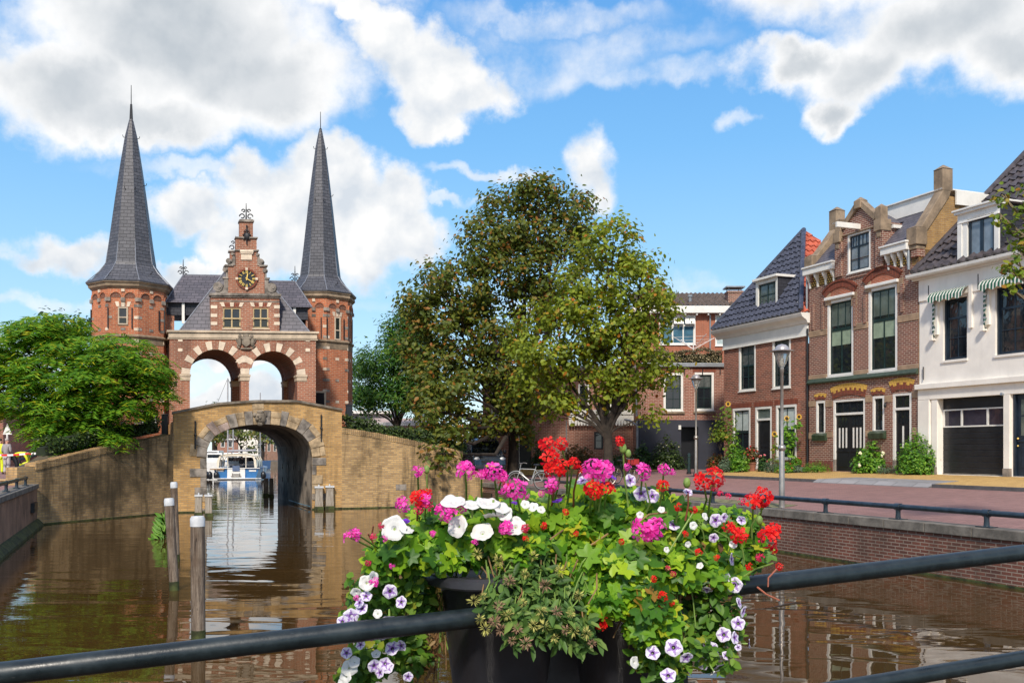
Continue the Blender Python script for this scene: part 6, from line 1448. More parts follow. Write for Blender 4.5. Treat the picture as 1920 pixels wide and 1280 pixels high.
tree('willow_tree', 'small grey-green willow far behind the right tower', (U(672, 845, 85).x, 85, 1.0), .2, 2.5, [(672, 690, 20, 32, D_, 2), (690, 705, 18, 30, D_, 2), (660, 720, 14, 30, D_, 2)], lf_grey, .4, per_m2=2.2, sub_r=.45, leaves_per=40, template=LANCE)
D_ = 37.5
S_cl = [(70, 612, 40, 24, D_, 1.3), (120, 606, 34, 20, D_, 1.2), (40, 640, 55, 32, D_, 1.8), (95, 628, 45, 28, D_, 1.6), (150, 825, 50, 22, D_-1.4, 1.0), (205, 825, 30, 16, D_-1.2, .8), (90, 812, 34, 20, D_-1.2, 1.0), (150, 660, 60, 32, D_, 1.8), (230, 645, 36, 20, D_-.5, 1.4), (215, 675, 55, 30, D_-.6, 1.8), (20, 700, 60, 40, D_, 2), (110, 705, 70, 45, D_-.4, 2.2), (190, 720, 70, 40, D_-.7, 2), (272, 690, 36, 34, D_-.4, 1.4), (285, 730, 34, 32, D_-.2, 1.2), (-30, 690, 50, 50, D_, 2), (55, 755, 62, 30, D_-.5, 1.6), (140, 765, 72, 36, D_-.9, 1.8), (225, 765, 55, 26, D_-.6, 1.4), (130, 800, 55, 24, D_-1.2, 1.2), (180, 802, 42, 22, D_-1.0, 1.0), (110, 830, 32, 16, D_-1.6, .8), (5, 770, 40, 14, D_, 1.2), (70, 792, 30, 14, D_-.8, .9)]
def sumac_leaflets(cl):
    """pinnate sprays: each spray a drooping row of paired leaflets"""
    P, Nn, Dd = [], [], []
    for (px, py, rx, ry, d, rd) in cl:
        c = np.array(U(px, py, d)); k = d/F; R = np.array([rx*k, rd, ry*k]); n = int(PI*R[0]*R[2]*78)
        dr = sph(n); rad = NR.random(n)**(1/2.6); cs = c+dr*R*rad[:, None]
        for q_, u_ in zip(cs, dr):
            h = np.array([u_[0], u_[1]-.25, 0])+NR.normal(size=3)*.35; h[2] = 0; h /= np.linalg.norm(h)+1e-6; side = np.array([-h[1], h[0], 0])
            L_ = NR.uniform(.35, .6)
            for i in range(6):
                t = (i+.6)/6; p = q_+h*L_*t+np.array([0, 0, .06*t-.30*t*t*L_/.5])
                for s in (-1, 1):
                    P.append(p); dd = h*.55+side*s; dd[2] = -.25; Dd.append(dd); Nn.append(np.array([0, 0, 1])+h*.35+NR.normal(size=3)*.18)
    return np.array(P), np.array(Nn), np.array(Dd)
sb_ = Vector((U(175, 845, 37.6).x, 37.6, 2.0)); t_ = thing('sumac_tree', 'broad bright green tree with feathery leaves overhanging the left wing wall', 'tree', sb_)
P, Nn, Dd = sumac_leaflets(S_cl)
scatter_mesh('crown', P, Nn, NR.uniform(.8, 1.25, len(P))*.27, *LANCE, lf_sumac, t_, sb_, dirs=Dd)
b = MB(sb_); fork = sb_+Vector((-.2, 0, 1.3)); b.tube([sb_-Z*.3, sb_+Z*.5, fork], [.2, .16, .13], 9, cap=False); b.build('trunk', m_bark, t_, smooth=True); b = MB(sb_)
for (px, py, rx, ry, d, rd) in S_cl:
    c = U(px, py, d); m_ = lerp(fork, c, .5)+Z*-.25; b.tube([fork, m_, c], [.07, .05, .02], 6, cap=False)
b.build('limb', m_bark, t_, smooth=True)
D_ = 52
tree('dark_tree', 'dark green round tree showing behind the bright feathery tree, left of left tower', (U(140, 845, 52).x, 52, 1.4), .2, 3.5, [(148, 605, 28, 20, D_, 1.2), (135, 640, 34, 30, D_, 1.4), (100, 610, 26, 22, D_, 1.2)], lf_dark, .26, per_m2=4, sub_r=.34, leaves_per=40)
D_ = 17
cb_ = Vector((U(2180, 845, 17).x, 17, 1.05))
tree('street_tree', 'leafy branch of a tree entering from the right above the plastered house', cb_, .16, 3.2, [(1878, 365, 9, 16, D_, .15), (1873, 400, 11, 18, D_, .18), (1898, 425, 12, 14, D_, .16), (1917, 392, 8, 10, D_, .12), (1912, 470, 12, 14, D_, .18), (1900, 490, 12, 14, D_, .16), (1915, 515, 10, 10, D_, .15), (1890, 505, 8, 8, D_, .1), (1893, 540, 5, 4, D_, .08), (1940, 450, 26, 50, D_, .3), (1990, 420, 40, 60, D_, .5), (2060, 380, 60, 70, D_, .7), (1935, 350, 14, 20, D_, .2)], lf_oak, .115, per_m2=40, sub_r=.075, leaves_per=12, bark=m_bark2, template=LEAF)

# ---- hedges on the wing walls
def hedge(name, label, fr, tp, b0, b1, h, mat, n_per, leaf, a_from=0, a_to=1, kind=None):
    t_ = thing(name, label, 'hedge', fr.W(tp[0][0], tp[0][1], b0)); org = t_.location
    P, Nn = [], []; core = MB(org)
    for i in range(len(tp)-1):
        (x0, z0), (x1, z1) = tp[i], tp[i+1]; m_ = max(2, int((x1-x0)/.3))
        for k in range(m_):
            f0, f1 = k/m_, (k+1)/m_; xx0, xx1 = lerp(x0, x1, f0), lerp(x0, x1, f1); zz0, zz1 = lerp(z0, z1, f0), lerp(z0, z1, f1); hh = h*random.uniform(.9, 1.05)
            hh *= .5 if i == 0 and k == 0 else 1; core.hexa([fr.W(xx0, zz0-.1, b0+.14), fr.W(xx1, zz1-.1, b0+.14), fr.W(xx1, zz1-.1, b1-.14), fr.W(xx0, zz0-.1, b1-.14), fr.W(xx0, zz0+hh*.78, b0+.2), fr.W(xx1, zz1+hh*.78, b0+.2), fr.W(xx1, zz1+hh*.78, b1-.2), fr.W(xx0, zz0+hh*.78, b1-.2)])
        n = int((x1-x0)*(h+b1-b0)*n_per)
        for _ in range(n):
            f = random.random(); x = lerp(x0, x1, f); z0_ = lerp(z0, z1, f)
            wob = .1*math.sin(x*2.1)+.06*math.sin(x*5.3)
            if random.random() < .5: p = fr.W(x, z0_+random.random()*(h+wob), b0+random.uniform(-.06, .12)+.06*math.sin(x*3)); nn = -fr.v+Z*.7
            else: p = fr.W(x, z0_+h*.9+wob+random.uniform(-.08, .08), lerp(b0, b1, random.random())); nn = Z-fr.v*.2
            P.append(tuple(p)); Nn.append(tuple(nn+Vector((random.gauss(0, .5), random.gauss(0, .5), random.gauss(0, .5)))))
    scatter_mesh('foliage', np.array(P), np.array(Nn), NR.uniform(.7, 1.3, len(P))*leaf, *LEAF, mat, t_, org)
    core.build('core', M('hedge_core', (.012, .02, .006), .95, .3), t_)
    return t_
hedge('hedge', 'dark green clipped hedge along the top of the left wing wall', wl_fr, [wl_fr.px(112, 848), wl_fr.px(160, 836), wl_fr.px(240, 822), wl_fr.px(322, 806)], .5, 1.25, .42, lf_hedge, 330, .11)
hedge('hedge', 'dark green hedge along the top of the right wing wall', wr_fr, [wr_fr.px(646, 806), wr_fr.px(700, 812), wr_fr.px(760, 824), wr_fr.px(830, 840), wr_fr.px(880, 850)], .5, 1.4, .55, lf_hedge, 330, .11)
tpz = SB.zz((1300, 686)); hedge('terrace_hedge', 'dry brown hedge on the roof terrace above the black ground floor', SB, [(.3, tpz), (2.5, tpz), (4.9, tpz)], .25, .6, .95, lf_dry, 420, .10)
b = MB(); 
# ---- shrubs and flower pots along the houses
def shrub(name, label, base, rx, ry, h, mat, leaf, n, cat='shrub', group=None, blooms=None, template=LEAF, floor=.05):
    base = Vector(base); t_ = thing(name, label, cat, base, group=group)
    dr = sph(n); dr[:, 2] = np.abs(dr[:, 2])*1.0; rad = NR.random(n)**(1/3.5)
    lump = 1+.16*np.sin(dr[:, 0]*7+base.x)*np.cos(dr[:, 2]*6)+.1*np.sin(dr[:, 1]*11)
    P = np.array(base)+np.array([0, 0, floor])+dr*np.array([rx, ry, h])*(rad*lump)[:, None]; low = NR.random(n) < .35
    P[low, 2] = base.z+floor+NR.random(low.sum())*h*.45
    Nn = dr+np.array([0, -.2, .5])+NR.normal(size=(n, 3))*.5
    scatter_mesh('foliage', P, Nn, NR.uniform(.7, 1.25, n)*leaf, *template, mat, t_, base)
    b = MB(base)
    for k in range(5):
        a = k*1.26; b.tube([base-Z*.05, base+Vector((math.cos(a)*rx*.4, math.sin(a)*ry*.4, h*.55))], [.02, .008], 5)
    b.build('stem', m_bark, t_)
    if blooms:
        bm_, m_b, br_ = blooms; b = MB(base)
        for _ in range(bm_):
            d_ = sph(1)[0]; d_[2] = abs(d_[2]); d_[1] = -abs(d_[1]); p = base+Vector(d_*np.array([rx, ry, h])*1.0)+Z*floor; 
            for q_ in range(5): b.ball(p+Vector(sph(1)[0])*br_*.6, br_*.6, 6, 4)
        b.build('blossom', m_b, t_)
    return t_
m_blw = M('cream_blossom', (.78, .74, .5), .8, .08, 8, bmp=0); m_blr = M('red_blossom', (.35, .03, .02), .8, .1, 8, bmp=0); m_blp = M('pink_blossom', (.65, .16, .2), .8, .1, 8, bmp=0); m_blo = M('orange_blossom', (.6, .14, .02), .8, .1, 8, bmp=0); m_bly = M('sunflower_yellow', (.8, .46, .03), .7, .1, 8, bmp=0); m_sfc = M('sunflower_heart', (.05, .025, .01), .9, .2, 8)
def gnd(px, py, up=kz): p = onstreet(px, py); p.z = zg(p.dot(SN))+(up if p.dot(SN) > 23.75 else 0); return p
g0 = gnd(1726, 894); shrub('round_bush', 'round bright green bush beside the garage door', g0, .84, .7, 1.45, lf_box, .10, 5200)
g0 = gnd(1638, 891); shrub('hydrangea', 'green hydrangea with cream flower heads before the double door', g0, .82, .6, 1.15, lf_box, .13, 2200, blooms=(7, m_blw, .075))
g0 = gnd(1662, 893); shrub('lavender', 'grey-green low plant right of the hydrangea', g0, .34, .3, .34, lf_grey, .10, 500, template=LANCE)
g0 = gnd(1530, 890); shrub('ground_plant', 'low spreading green plant against the tall brick house', g0, .62, .4, .42, lf_box, .10, 1000, template=LANCE)
g0 = gnd(1497, 890); shrub('ground_plant', 'low pale green plant left of the downpipe', g0, .45, .35, .26, lf_grey, .09, 600)
for lab, x, y, rx, h, mt, lfz, bl, tm in (
    ('green leafy plant in front of the left window', 1388, 889, .42, 1.05, lf_box, .12, None, LEAF),
    ('grey-green bushy plant left of the leafy one', 1362, 889, .42, .62, lf_grey, .10, None, LEAF),
    ('rust red plant beside the black wall', 1344, 884, .5, .75, lf_rust, .12, (5, m_blr, .05), LEAF),
    ('dark shrub with white flowers against the black wall', 1348, 876, .75, 1.25, lf_hedge, .12, (9, m_blw, .035), LEAF),
    ('wispy green plant right of the front door', 1450, 890, .42, .62, lf_grey, .10, None, LANCE),
    ('pale green plant behind the lamp post', 1472, 891, .42, .42, lf_box, .09, (4, m_blr, .04), LEAF),
    ('red leaved plant under the right window', 1500, 886, .35, .55, lf_rust, .10, (7, m_blr, .05), LEAF),
    ('pink flowering plant on the doorstep', 1430, 888, .22, .75, lf_dark, .10, (5, m_blp, .06), LEAF)):
    shrub('flower_shrub', lab, gnd(x, y), rx, rx*.8, h, mt, lfz, int(900*rx/.4), blooms=bl, template=tm, group='plants along the left brick house')
# potted plant
g0 = gnd(1410, 887); t_ = thing('potted_plant', 'terracotta pot of red leaved flowers left of the front door', 'potted plant', g0)
MB(g0).lathe(g0, [(.14, 0), (.20, .34), (.22, .34), (.22, .40), (.18, .40)], 14).build('pot', M('terracotta', (.30, .12, .07), .8, .2, 4), t_, smooth=True)
n = 700; dr = sph(n); P = np.array(g0)+np.array([0, 0, .75])+dr*np.array([.36, .32, .42])*(NR.random(n)**.4)[:, None]; scatter_mesh('foliage', P, dr+np.array([0, 0, .5]), NR.uniform(.07, .13, n), *LEAF, lf_rust, t_, g0)
b = MB(g0)
for _ in range(14): d_ = Vector(sph(1)[0]); b.ball(g0+Z*.75+Vector((d_.x*.38, -abs(d_.y)*.34, d_.z*.42)), .05, 6, 4)
b.build('blossom', m_blr, t_)
g0 = gnd(1493, 889); t_ = thing('potted_plant', 'small blue pot of red flowers under the right window', 'potted plant', g0)
MB(g0).lathe(g0, [(.10, 0), (.14, .26), (.15, .28)], 12).build('pot', M('blue_pot', (.05, .03, .16), .4, .1), t_, smooth=True)
n = 260; dr = sph(n); P = np.array(g0)+np.array([0, 0, .42])+dr*np.array([.22, .2, .2]); scatter_mesh('foliage', P, dr+np.array([0, 0, .5]), NR.uniform(.06, .10, n), *LEAF, lf_box, t_, g0)
# sunflowers
def sunflower(label, px, py_base, heads, leaf_px, spread, group='sunflowers along the left brick house'):
    g = gnd(px, py_base); d = g.y; k = d/F; t_ = thing('sunflower', label, 'sunflower', g, group=group); b = MB(g); P, Nn = [], []; hb, hy = MB(g), MB(g)
    for hx, hy_ in heads:
        top = U(hx, hy_, d-.1); top.y = g.y-.05; m_ = lerp(g, top, .5)+Vector((random.uniform(-.08, .08), 0, 0)); b.tube([g, m_, top], [.022, .018, .012], 6)
        hb.ball(top+Vector((0, -.06, 0)), (.075, .04, .075), 10, 6)
        for j in range(14): a = 2*PI*j/14; dd = Vector((math.cos(a), -.15, math.sin(a))); q_ = top+Vector((0, -.05, 0))+dd*.06; hy.quad(q_+Vector((-dd.z, 0, dd.x))*.022, q_+dd*.09, q_-Vector((-dd.z, 0, dd.x))*.022)
        for j in range(leaf_px):
            f = random.uniform(.2, .97); q_ = lerp(g, top, f); a = random.random()*2*PI; P.append(tuple(q_+Vector((math.cos(a), math.sin(a), 0))*random.uniform(.02, spread))); Nn.append((math.cos(a)*.7, -.5+math.sin(a)*.4, .8))
    b.build('stem', M('green_stem', (.14, .19, .05), .7), t_); hb.build('flower_head', m_sfc, t_); hy.build('petals', m_bly, t_)
    scatter_mesh('foliage', np.array(P), np.array(Nn), NR.uniform(.14, .30, len(P)), *LEAF, lf_box if len(heads) > 1 else lf_oak, t_, g); return t_
sunflower('tall sunflower with reddish head at the corner of the black wall', 1366, 886, [(1365, 757)], 90, .5)
sunflower('leafy yellow-green climber left of the reddish sunflower', 1352, 886, [(1358, 775)], 70, .5) if False else None
g0 = gnd(1350, 885); shrub('climber', 'yellow-green climbing plant at the house corner', g0+Z*1.0, .55, .3, 1.25, lf_oak, .14, 420, cat='climber', floor=.4)
g0 = gnd(1376, 886); shrub('climber', 'tall green bean climber beside the left window', g0, .34, .28, 2.4, lf_box, .13, 700, cat='climber')
sunflower('thin sunflower between front door and right window', 1452, 888, [(1452, 813)], 26, .14)
sunflower('pair of sunflowers behind the lamp post', 1480, 888, [(1475, 784), (1498, 781)], 60, .26)
# shrubs before the black wall and the low building
def at(px, y, z): d = y; p = U(px, 845, d); return Vector((p.x, p.y, z))
shrub('shrub', 'big dark shrub with white flowers left of the black doorway', at(1252, 52.6, 1.42), .95, .7, 1.75, lf_hedge, .14, 2600, blooms=(12, m_blw, .035))
shrub('shrub', 'smaller dark green shrub at the downpipe', at(1203, 53, 1.42), .62, .5, 1.45, lf_dark, .14, 1400)
shrub('shrub', 'rusty orange-green shrub under the small black window', at(1085, 53.5, 1.45), 1.15, .7, 1.35, lf_rust, .14, 2600)
shrub('shrub', 'green shrub beside the dark doorway of the low building', at(1018, 53.5, 1.45), .7, .6, 1.5, lf_hedge, .14, 1500)
shrub('shrub', 'low dark shrub behind the parked bicycles', at(1165, 53, 1.45), .9, .6, .9, lf_dark, .13, 1400)
# grass tuft on the leaning pile
pb = U(322, 1010, 27.5); t_ = thing('reed_tuft', 'bright green grass tuft growing beside the leaning pile', 'grass tuft', U(300, 1010, 27.3))
n = 170; a = NR.random(n)*2*PI; z = NR.random(n); ctr = np.array(U(300, 1012, 27.2)); P = ctr+np.stack([np.cos(a)*.17*(1.2-z)+.14*z, np.sin(a)*.14, z*.72-.05], 1)
scatter_mesh('blades', P, np.stack([np.cos(a), np.sin(a)-.6, .4+0*a], 1), NR.uniform(.16, .38, n), *LANCE, leafmat('fresh_grass', [(0, (.07, .20, .02)), (1, (.20, .38, .04))], .35), t_, t_.location, dirs=np.stack([np.cos(a)*.8-.5, np.sin(a)*.5, .5+0*a], 1))
n = 160; P = np.array([tuple(lerp(U(297, 1000, 27.4), U(318, 990, 27.6), random.random())+Vector((0, random.gauss(0, .05), random.gauss(0, .12)))) for _ in range(n)])
scatter_mesh('root_blades', P, sph(n), NR.uniform(.1, .2, n), *LANCE, MATS['fresh_grass'], t_, t_.location)
# ================================================================ street furniture, people, vehicles, boats
m_lampglass, t, bs, N, L = newmat('lamp_glass'); bs.inputs['Base Color'].default_value = (.62, .60, .56, 1); bs.inputs['Roughness'].default_value = .15; bs.inputs['Transmission Weight'].default_value = .75; bs.inputs['IOR'].default_value = 1.2
m_lampcap = M('lamp_cap_metal', (.46, .43, .42), .4, .1, 6, metal=.6, bmp=.03)
def lamp(label, base, H):
    base = Vector(base); s = H/4.25; t_ = thing('street_lamp', label, 'street lamp', base); P_ = lambda z: z*s
    MB(base).lathe(base, [(.085*s, 0), (.078*s, .1), (.070*s, P_(1.45)), (.055*s, P_(1.5)), (.045*s, P_(1.52)), (.040*s, P_(3.5)), (.055*s, P_(3.52)), (.05*s, P_(3.66))], 14).build('pole', m_steel, t_, smooth=True)
    MB(base).ball(base+Z*P_(1.55), .105*s, 14, 10).build('collar', m_steel, t_, smooth=True)
    MB(base).lathe(base, [(.07*s, P_(3.66)), (.13*s, P_(3.78)), (.205*s, P_(4.02)), (.215*s, P_(4.06))], 18).build('lantern', m_lampglass, t_, smooth=True)
    MB(base).lathe(base, [(.02*s, P_(3.66)), (.05*s, P_(3.72)), (.05*s, P_(3.88)), (.02*s, P_(3.92))], 8).build('bulb', M('lamp_bulb', (.7, .68, .6), .4, .05), t_, smooth=True)
    MB(base).lathe(base, [(.31*s, P_(4.06)), (.315*s, P_(4.075)), (.19*s, P_(4.11)), (.17*s, P_(4.17)), (.10*s, P_(4.23)), (.02*s, P_(4.25))], 20).build('lamp_shade', m_lampcap, t_, smooth=True)
g0 = at_quay(1466, .85); b0_ = G(QR+.85, g0, zg(QR+.85)); lamp('steel street lamp standing at the quay in front of the small brick house', b0_, U(1466, 645, b0_.y).z-b0_.z)
b1_ = gnd(1305, 888, 0); b1_.z = zg(b1_.dot(SN)); lamp('farther steel street lamp in front of the black doorway', b1_, U(1305, 702, b1_.y).z-b1_.z)
b2_ = Vector((b1_.x-.32, b1_.y+.1, b1_.z)); t_ = thing('bollard', 'dark green bollard beside the farther street lamp', 'bollard', b2_); MB(b2_).lathe(b2_, [(.10, 0), (.09, .1), (.075, .8), (.095, .82), (.09, .95), (.03, 1.0)], 12).build('post', m_dkgreen, t_, smooth=True); MB(b2_).lathe(b2_, [(.12, 0), (.12, .08), (.09, .1)], 12).build('foot', m_iron, t_, smooth=True)

# ---- people
def skin(name, pts, edges, mat, parent, sub=2):
    me = bpy.data.meshes.new(name); me.from_pydata([p[:3] for p in pts], edges, []); me.materials.append(mat); o = newobj(name, me, parent)
    md = o.modifiers.new('Skin', 'SKIN'); md.use_smooth_shade = True
    if not me.skin_vertices: return o
    for i, p in enumerate(pts):
        sv = me.skin_vertices[0].data[i]; r = p[3]; sv.radius = r if isinstance(r, tuple) else (r, r); sv.use_root = (i == 0)
    ss_ = o.modifiers.new('Subsurf', 'SUBSURF'); ss_.levels = sub; ss_.render_levels = sub
    return o
m_skin = M('skin', (.50, .28, .20), .6, .06, 6, bmp=0)
def person(label, base, rot, J, top, legs, hairm, shoes, group=None, scale=1.0, extra=None):
    """J: joints of the pose in the figure's own frame, x to its right, y ahead, z up"""
    base = Vector(base); t_ = thing('person', label, 'person', base, rot, group); t_.scale = (scale,)*3
    j = {'pelvis': (0, 0, .92), 'waist': (0, 0, 1.08), 'chest': (0, .01, 1.30), 'neck': (0, .02, 1.47), 'head0': (0, .035, 1.56), 'head1': (0, .035, 1.68)}
    for s, q_ in ((-1, 'l'), (1, 'r')):
        j.update({'sh'+q_: (s*.17, 0, 1.40), 'el'+q_: (s*.23, -.02, 1.14), 'wr'+q_: (s*.22, .10, .92), 'hp'+q_: (s*.09, 0, .88), 'kn'+q_: (s*.10, .02, .49), 'an'+q_: (s*.10, -.02, .08), 'to'+q_: (s*.11, .16, .04)})
    j.update(J); pts = []; ix = {}; ed = []
    R = {'pelvis': .125, 'waist': .11, 'chest': (.155, .115), 'neck': .05, 'head0': (.075, .085), 'head1': (.078, .095), 'shl': .06, 'shr': .06, 'ell': .042, 'elr': .042, 'wrl': .028, 'wrr': .028, 'hpl': .09, 'hpr': .09, 'knl': .058, 'knr': .058, 'anl': .038, 'anr': .038, 'tol': .03, 'tor': .03}
    for k in R: ix[k] = len(pts); pts.append((*j[k], R[k]))
    E = [('pelvis', 'waist'), ('waist', 'chest'), ('chest', 'neck'), ('neck', 'head0'), ('head0', 'head1')]
    for q_ in 'lr': E += [('chest', 'sh'+q_), ('sh'+q_, 'el'+q_), ('el'+q_, 'wr'+q_), ('pelvis', 'hp'+q_), ('hp'+q_, 'kn'+q_), ('kn'+q_, 'an'+q_), ('an'+q_, 'to'+q_)]
    ed = [(ix[a], ix[b]) for a, b in E]
    V = lambda k: Vector(j[k])
    for q_, s in (('l', -1), ('r', 1)):   # palm, four fingers and a thumb
        w, d_ = V('wr'+q_), (V('wr'+q_)-V('el'+q_)).normalized(); side = d_.cross(Vector((1, 0, 0))).normalized(); palm = w+d_*.07; k = len(pts); pts.append((*palm, .03)); ed.append((ix['wr'+q_], k))
        for f, ln in ((-1.5, .065), (-.5, .08), (.5, .075), (1.5, .055)):
            a = palm+d_*.025+side*f*.02; b_ = a+d_*ln*.6+Vector((-s*.01, 0, 0)); c = b_+d_*ln*.4+Vector((-s*.02, 0, 0)); n0 = len(pts); pts += [(*a, .010), (*b_, .009), (*c, .008)]; ed += [(k, n0), (n0, n0+1), (n0+1, n0+2)]
        a = w+d_*.04+side*.035; b_ = a+d_*.04+side*.02; n0 = len(pts); pts += [(*a, .012), (*b_, .010)]; ed += [(k, n0), (n0, n0+1)]
    nose = V('head0')+Vector((0, .095, .035)); n0 = len(pts); pts.append((*nose, .016)); ed.append((ix['head0'], n0))
    for s in (-1, 1): n0 = len(pts); pts.append((*(V('head0')+Vector((s*.085, 0, .045))), .018)); ed.append((ix['head0'], n0))
    skin('body', pts, ed, m_skin, t_)
    sub_ = lambda ks, rr, es, nm, mt: skin(nm, [(*j[k], r) for k, r in zip(ks, rr)], es, mt, t_)
    sub_(['chest', 'waist', 'pelvis', 'neck', 'shl', 'ell', 'wrl', 'shr', 'elr', 'wrr'], [(.175, .135), .145, (.15, .14), .065, .085, .062, .045, .085, .062, .045], [(0, 1), (1, 2), (0, 3), (0, 4), (4, 5), (5, 6), (0, 7), (7, 8), (8, 9)], 'jacket', top)
    sub_(['pelvis', 'hpl', 'knl', 'anl', 'hpr', 'knr', 'anr'], [.14, .112, .082, .065, .112, .082, .065], [(0, 1), (1, 2), (2, 3), (0, 4), (4, 5), (5, 6)], 'trousers', legs)
    for q_ in 'lr': sub_(['an'+q_, 'to'+q_], [.05, .042], [(0, 1)], 'shoe', shoes)
    h0, h1 = V('head0'), V('head1'); ax = (h1-h0).normalized(); hb = MB(); hb.ball(h1+ax*.005+Vector((0, -.018, 0)), (.088, .095, .085), 12, 8); hb.build('hair', hairm, t_, smooth=True)
    fb = MB()
    for s in (-1, 1): fb.ball(V('head0')+ax*.055+Vector((s*.03, .078, 0)), .010, 6, 5)
    fb.build('eyes', m_black, t_); fb = MB(); fb.ball(V('head0')+Vector((0, .078, -.012)), (.024, .008, .007), 6, 5); fb.build('mouth', M('lips', (.35, .12, .10), .5, .05), t_)
    return t_
m_greyc = M('grey_cloth', (.30, .28, .28), .9, .12, 8); m_palec = M('pale_grey_trousers', (.46, .43, .44), .9, .1, 8); m_hivis = M('high_visibility_yellow', (.72, .80, .02), .6, .06, 6, bmp=0); m_orange = M('orange_reflective_band', (.80, .12, .02), .5, .05); m_darkc = M('dark_work_trousers', (.03, .035, .045), .9, .1, 8)
m_bluec = M('pale_blue_shirt', (.36, .42, .52), .9, .08, 8); m_jean = M('blue_jeans', (.025, .055, .13), .9, .12, 8); m_hairg = M('grey_hair', (.45, .40, .37), .9, .1, 20); m_hairb = M('brown_hair', (.06, .04, .025), .9, .1, 20); m_shoe = M('dark_shoe', (.02, .02, .022), .6, .1); m_brownc = M('dark_brown_coat', (.03, .02, .017), .9, .1)
zl = 1.36
def onleft(px, d): p = U(px, 845, d); return Vector((p.x, p.y, zl))
person('person in grey shirt and pale trousers seen from behind on the left street', onleft(12.5, 46.5), math.radians(-12), {'wrl': (-.20, .16, 1.0), 'wrr': (.20, .16, 1.0)}, m_greyc, m_palec, m_hairg, m_shoe)
person('worker in yellow high visibility jacket bending over beside the grey-clad person', onleft(31, 48), math.radians(-75), {'pelvis': (0, -.1, .86), 'waist': (0, .06, .98), 'chest': (0, .30, 1.06), 'neck': (0, .45, 1.02), 'head0': (0, .53, .98), 'head1': (0, .62, 1.02), 'shl': (-.17, .36, 1.03), 'shr': (.17, .36, 1.03), 'ell': (-.2, .5, .78), 'elr': (.2, .5, .78), 'wrl': (-.15, .55, .55), 'wrr': (.15, .55, .55), 'hpl': (-.09, -.12, .82), 'hpr': (.09, -.12, .82)}, m_hivis, m_darkc, m_hairb, m_shoe)
person('worker in high visibility clothing crouching at the start of the wing wall', onleft(47, 45.5), math.radians(-60), {'pelvis': (0, -.12, .42), 'waist': (0, .02, .50), 'chest': (0, .2, .58), 'neck': (0, .34, .60), 'head0': (0, .41, .60), 'head1': (0, .50, .64), 'shl': (-.17, .25, .56), 'shr': (.17, .25, .56), 'ell': (-.2, .4, .36), 'elr': (.2, .4, .36), 'wrl': (-.14, .52, .2), 'wrr': (.14, .52, .2), 'hpl': (-.1, -.1, .40), 'hpr': (.1, -.1, .40), 'knl': (-.14, .25, .42), 'knr': (.14, .25, .42), 'anl': (-.12, .02, .08), 'anr': (.12, .02, .08), 'tol': (-.12, .2, .04), 'tor': (.12, .2, .04)}, m_hivis, m_hivis, m_hairb, m_shoe)
person('worker in yellow trousers partly cut off at the left picture edge', onleft(0, 47), math.radians(10), {}, m_hivis, m_hivis, m_hairb, m_shoe)
# railing ramp of two black pipes with tape
t_ = thing('ramp_railing', 'two sloping black pipe rails rising behind the yellow worker', 'railing', onleft(40, 49)); o_ = t_.location; b = MB(o_)
r_ = [U(33, 852, 49), U(76, 838, 50)]; b.tube(r_, .075, 8); b.build('rail', m_rail, t_, smooth=True); b = MB(o_); r2 = [U(36, 862, 49), U(70, 852, 50)]; b.tube(r2, .075, 8); b.build('rail', m_rail, t_, smooth=True)
b = MB(o_)
for f in (.1, .95): p = lerp(r_[0], r_[1], f); b.tube([Vector((p.x, p.y, 1.36)), p], .05, 8)
b.build('post', m_rail, t_)
m_tape, t, bs, N, L = newmat('red_white_tape'); tcn = N('ShaderNodeTexCoord'); wv = N('ShaderNodeTexWave', wave_type='BANDS', bands_direction='X'); wv.inputs['Scale'].default_value = .55; L(tcn.outputs['UV'], wv.inputs['Vector']); L(rgbmix(N, L, rmp(N, L, wv.outputs['Fac'], .45, .55), (.75, .75, .75), (.65, .02, .02)), bs.inputs['Base Color'])
b = MB(); pts = [U(x, y, 45.9) for x, y in ((-20, 853), (18, 853), (50, 850.5), (92, 849))]
for i in range(3): b.hexa([pts[i]-Z*.045, pts[i+1]-Z*.045, pts[i+1]-Z*.045+Vector((0, .008, 0)), pts[i]-Z*.045+Vector((0, .008, 0)), pts[i]+Z*.045, pts[i+1]+Z*.045, pts[i+1]+Z*.045+Vector((0, .008, 0)), pts[i]+Z*.045+Vector((0, .008, 0))])
props(b.build('barrier_tape', m_tape), 'red and white barrier tape stretched across the left street', 'barrier tape')
p = onleft(13.5, 56); t_ = thing('post_sign', 'white triangular sign on a post above the grey-clad person', 'sign', p); b = MB(p); b.tube([p, p+Z*2.1], .05, 8); b.build('post', m_white, t_); b = MB(p); q_ = p+Z*2.1; b.prism([q_+Vector((-.27, 0, 0)), q_+Vector((.27, 0, 0)), q_+Vector((0, 0, .62))], [q_+Vector((-.27, .04, 0)), q_+Vector((.27, .04, 0)), q_+Vector((0, .04, .62))]); b.build('board', m_white, t_)
# gate ramp railing above the left hedge
t_ = thing('ramp_railing', 'black pipe railing above the left hedge beside the gate', 'railing', U(220, 810, 40.5)); b = MB(t_.location); r_ = [U(190, 812, 39.5), U(248, 798, 41)]; b.tube(r_, .06, 8); b.build('rail', m_rail, t_, smooth=True); b = MB(t_.location)
for f in (.05, .6, .98): p = lerp(*r_, f); b.tube([p-Z*.6, p], .045, 8)
b.build('post', m_rail, t_)
p = U(120, 880, 46)
m_board = M('cardboard', (.5, .33, .17), .9, .12)
for lab, dx, dz in (('flat brown board lying on the left street nearest the quay rail', -14, 0),):
    p = U(dx+20, 903, 36); p.z = 1.42; t_ = props(MB().box(p, (2.2, 1.4, .05), .3).build('board', m_board), lab, 'board')
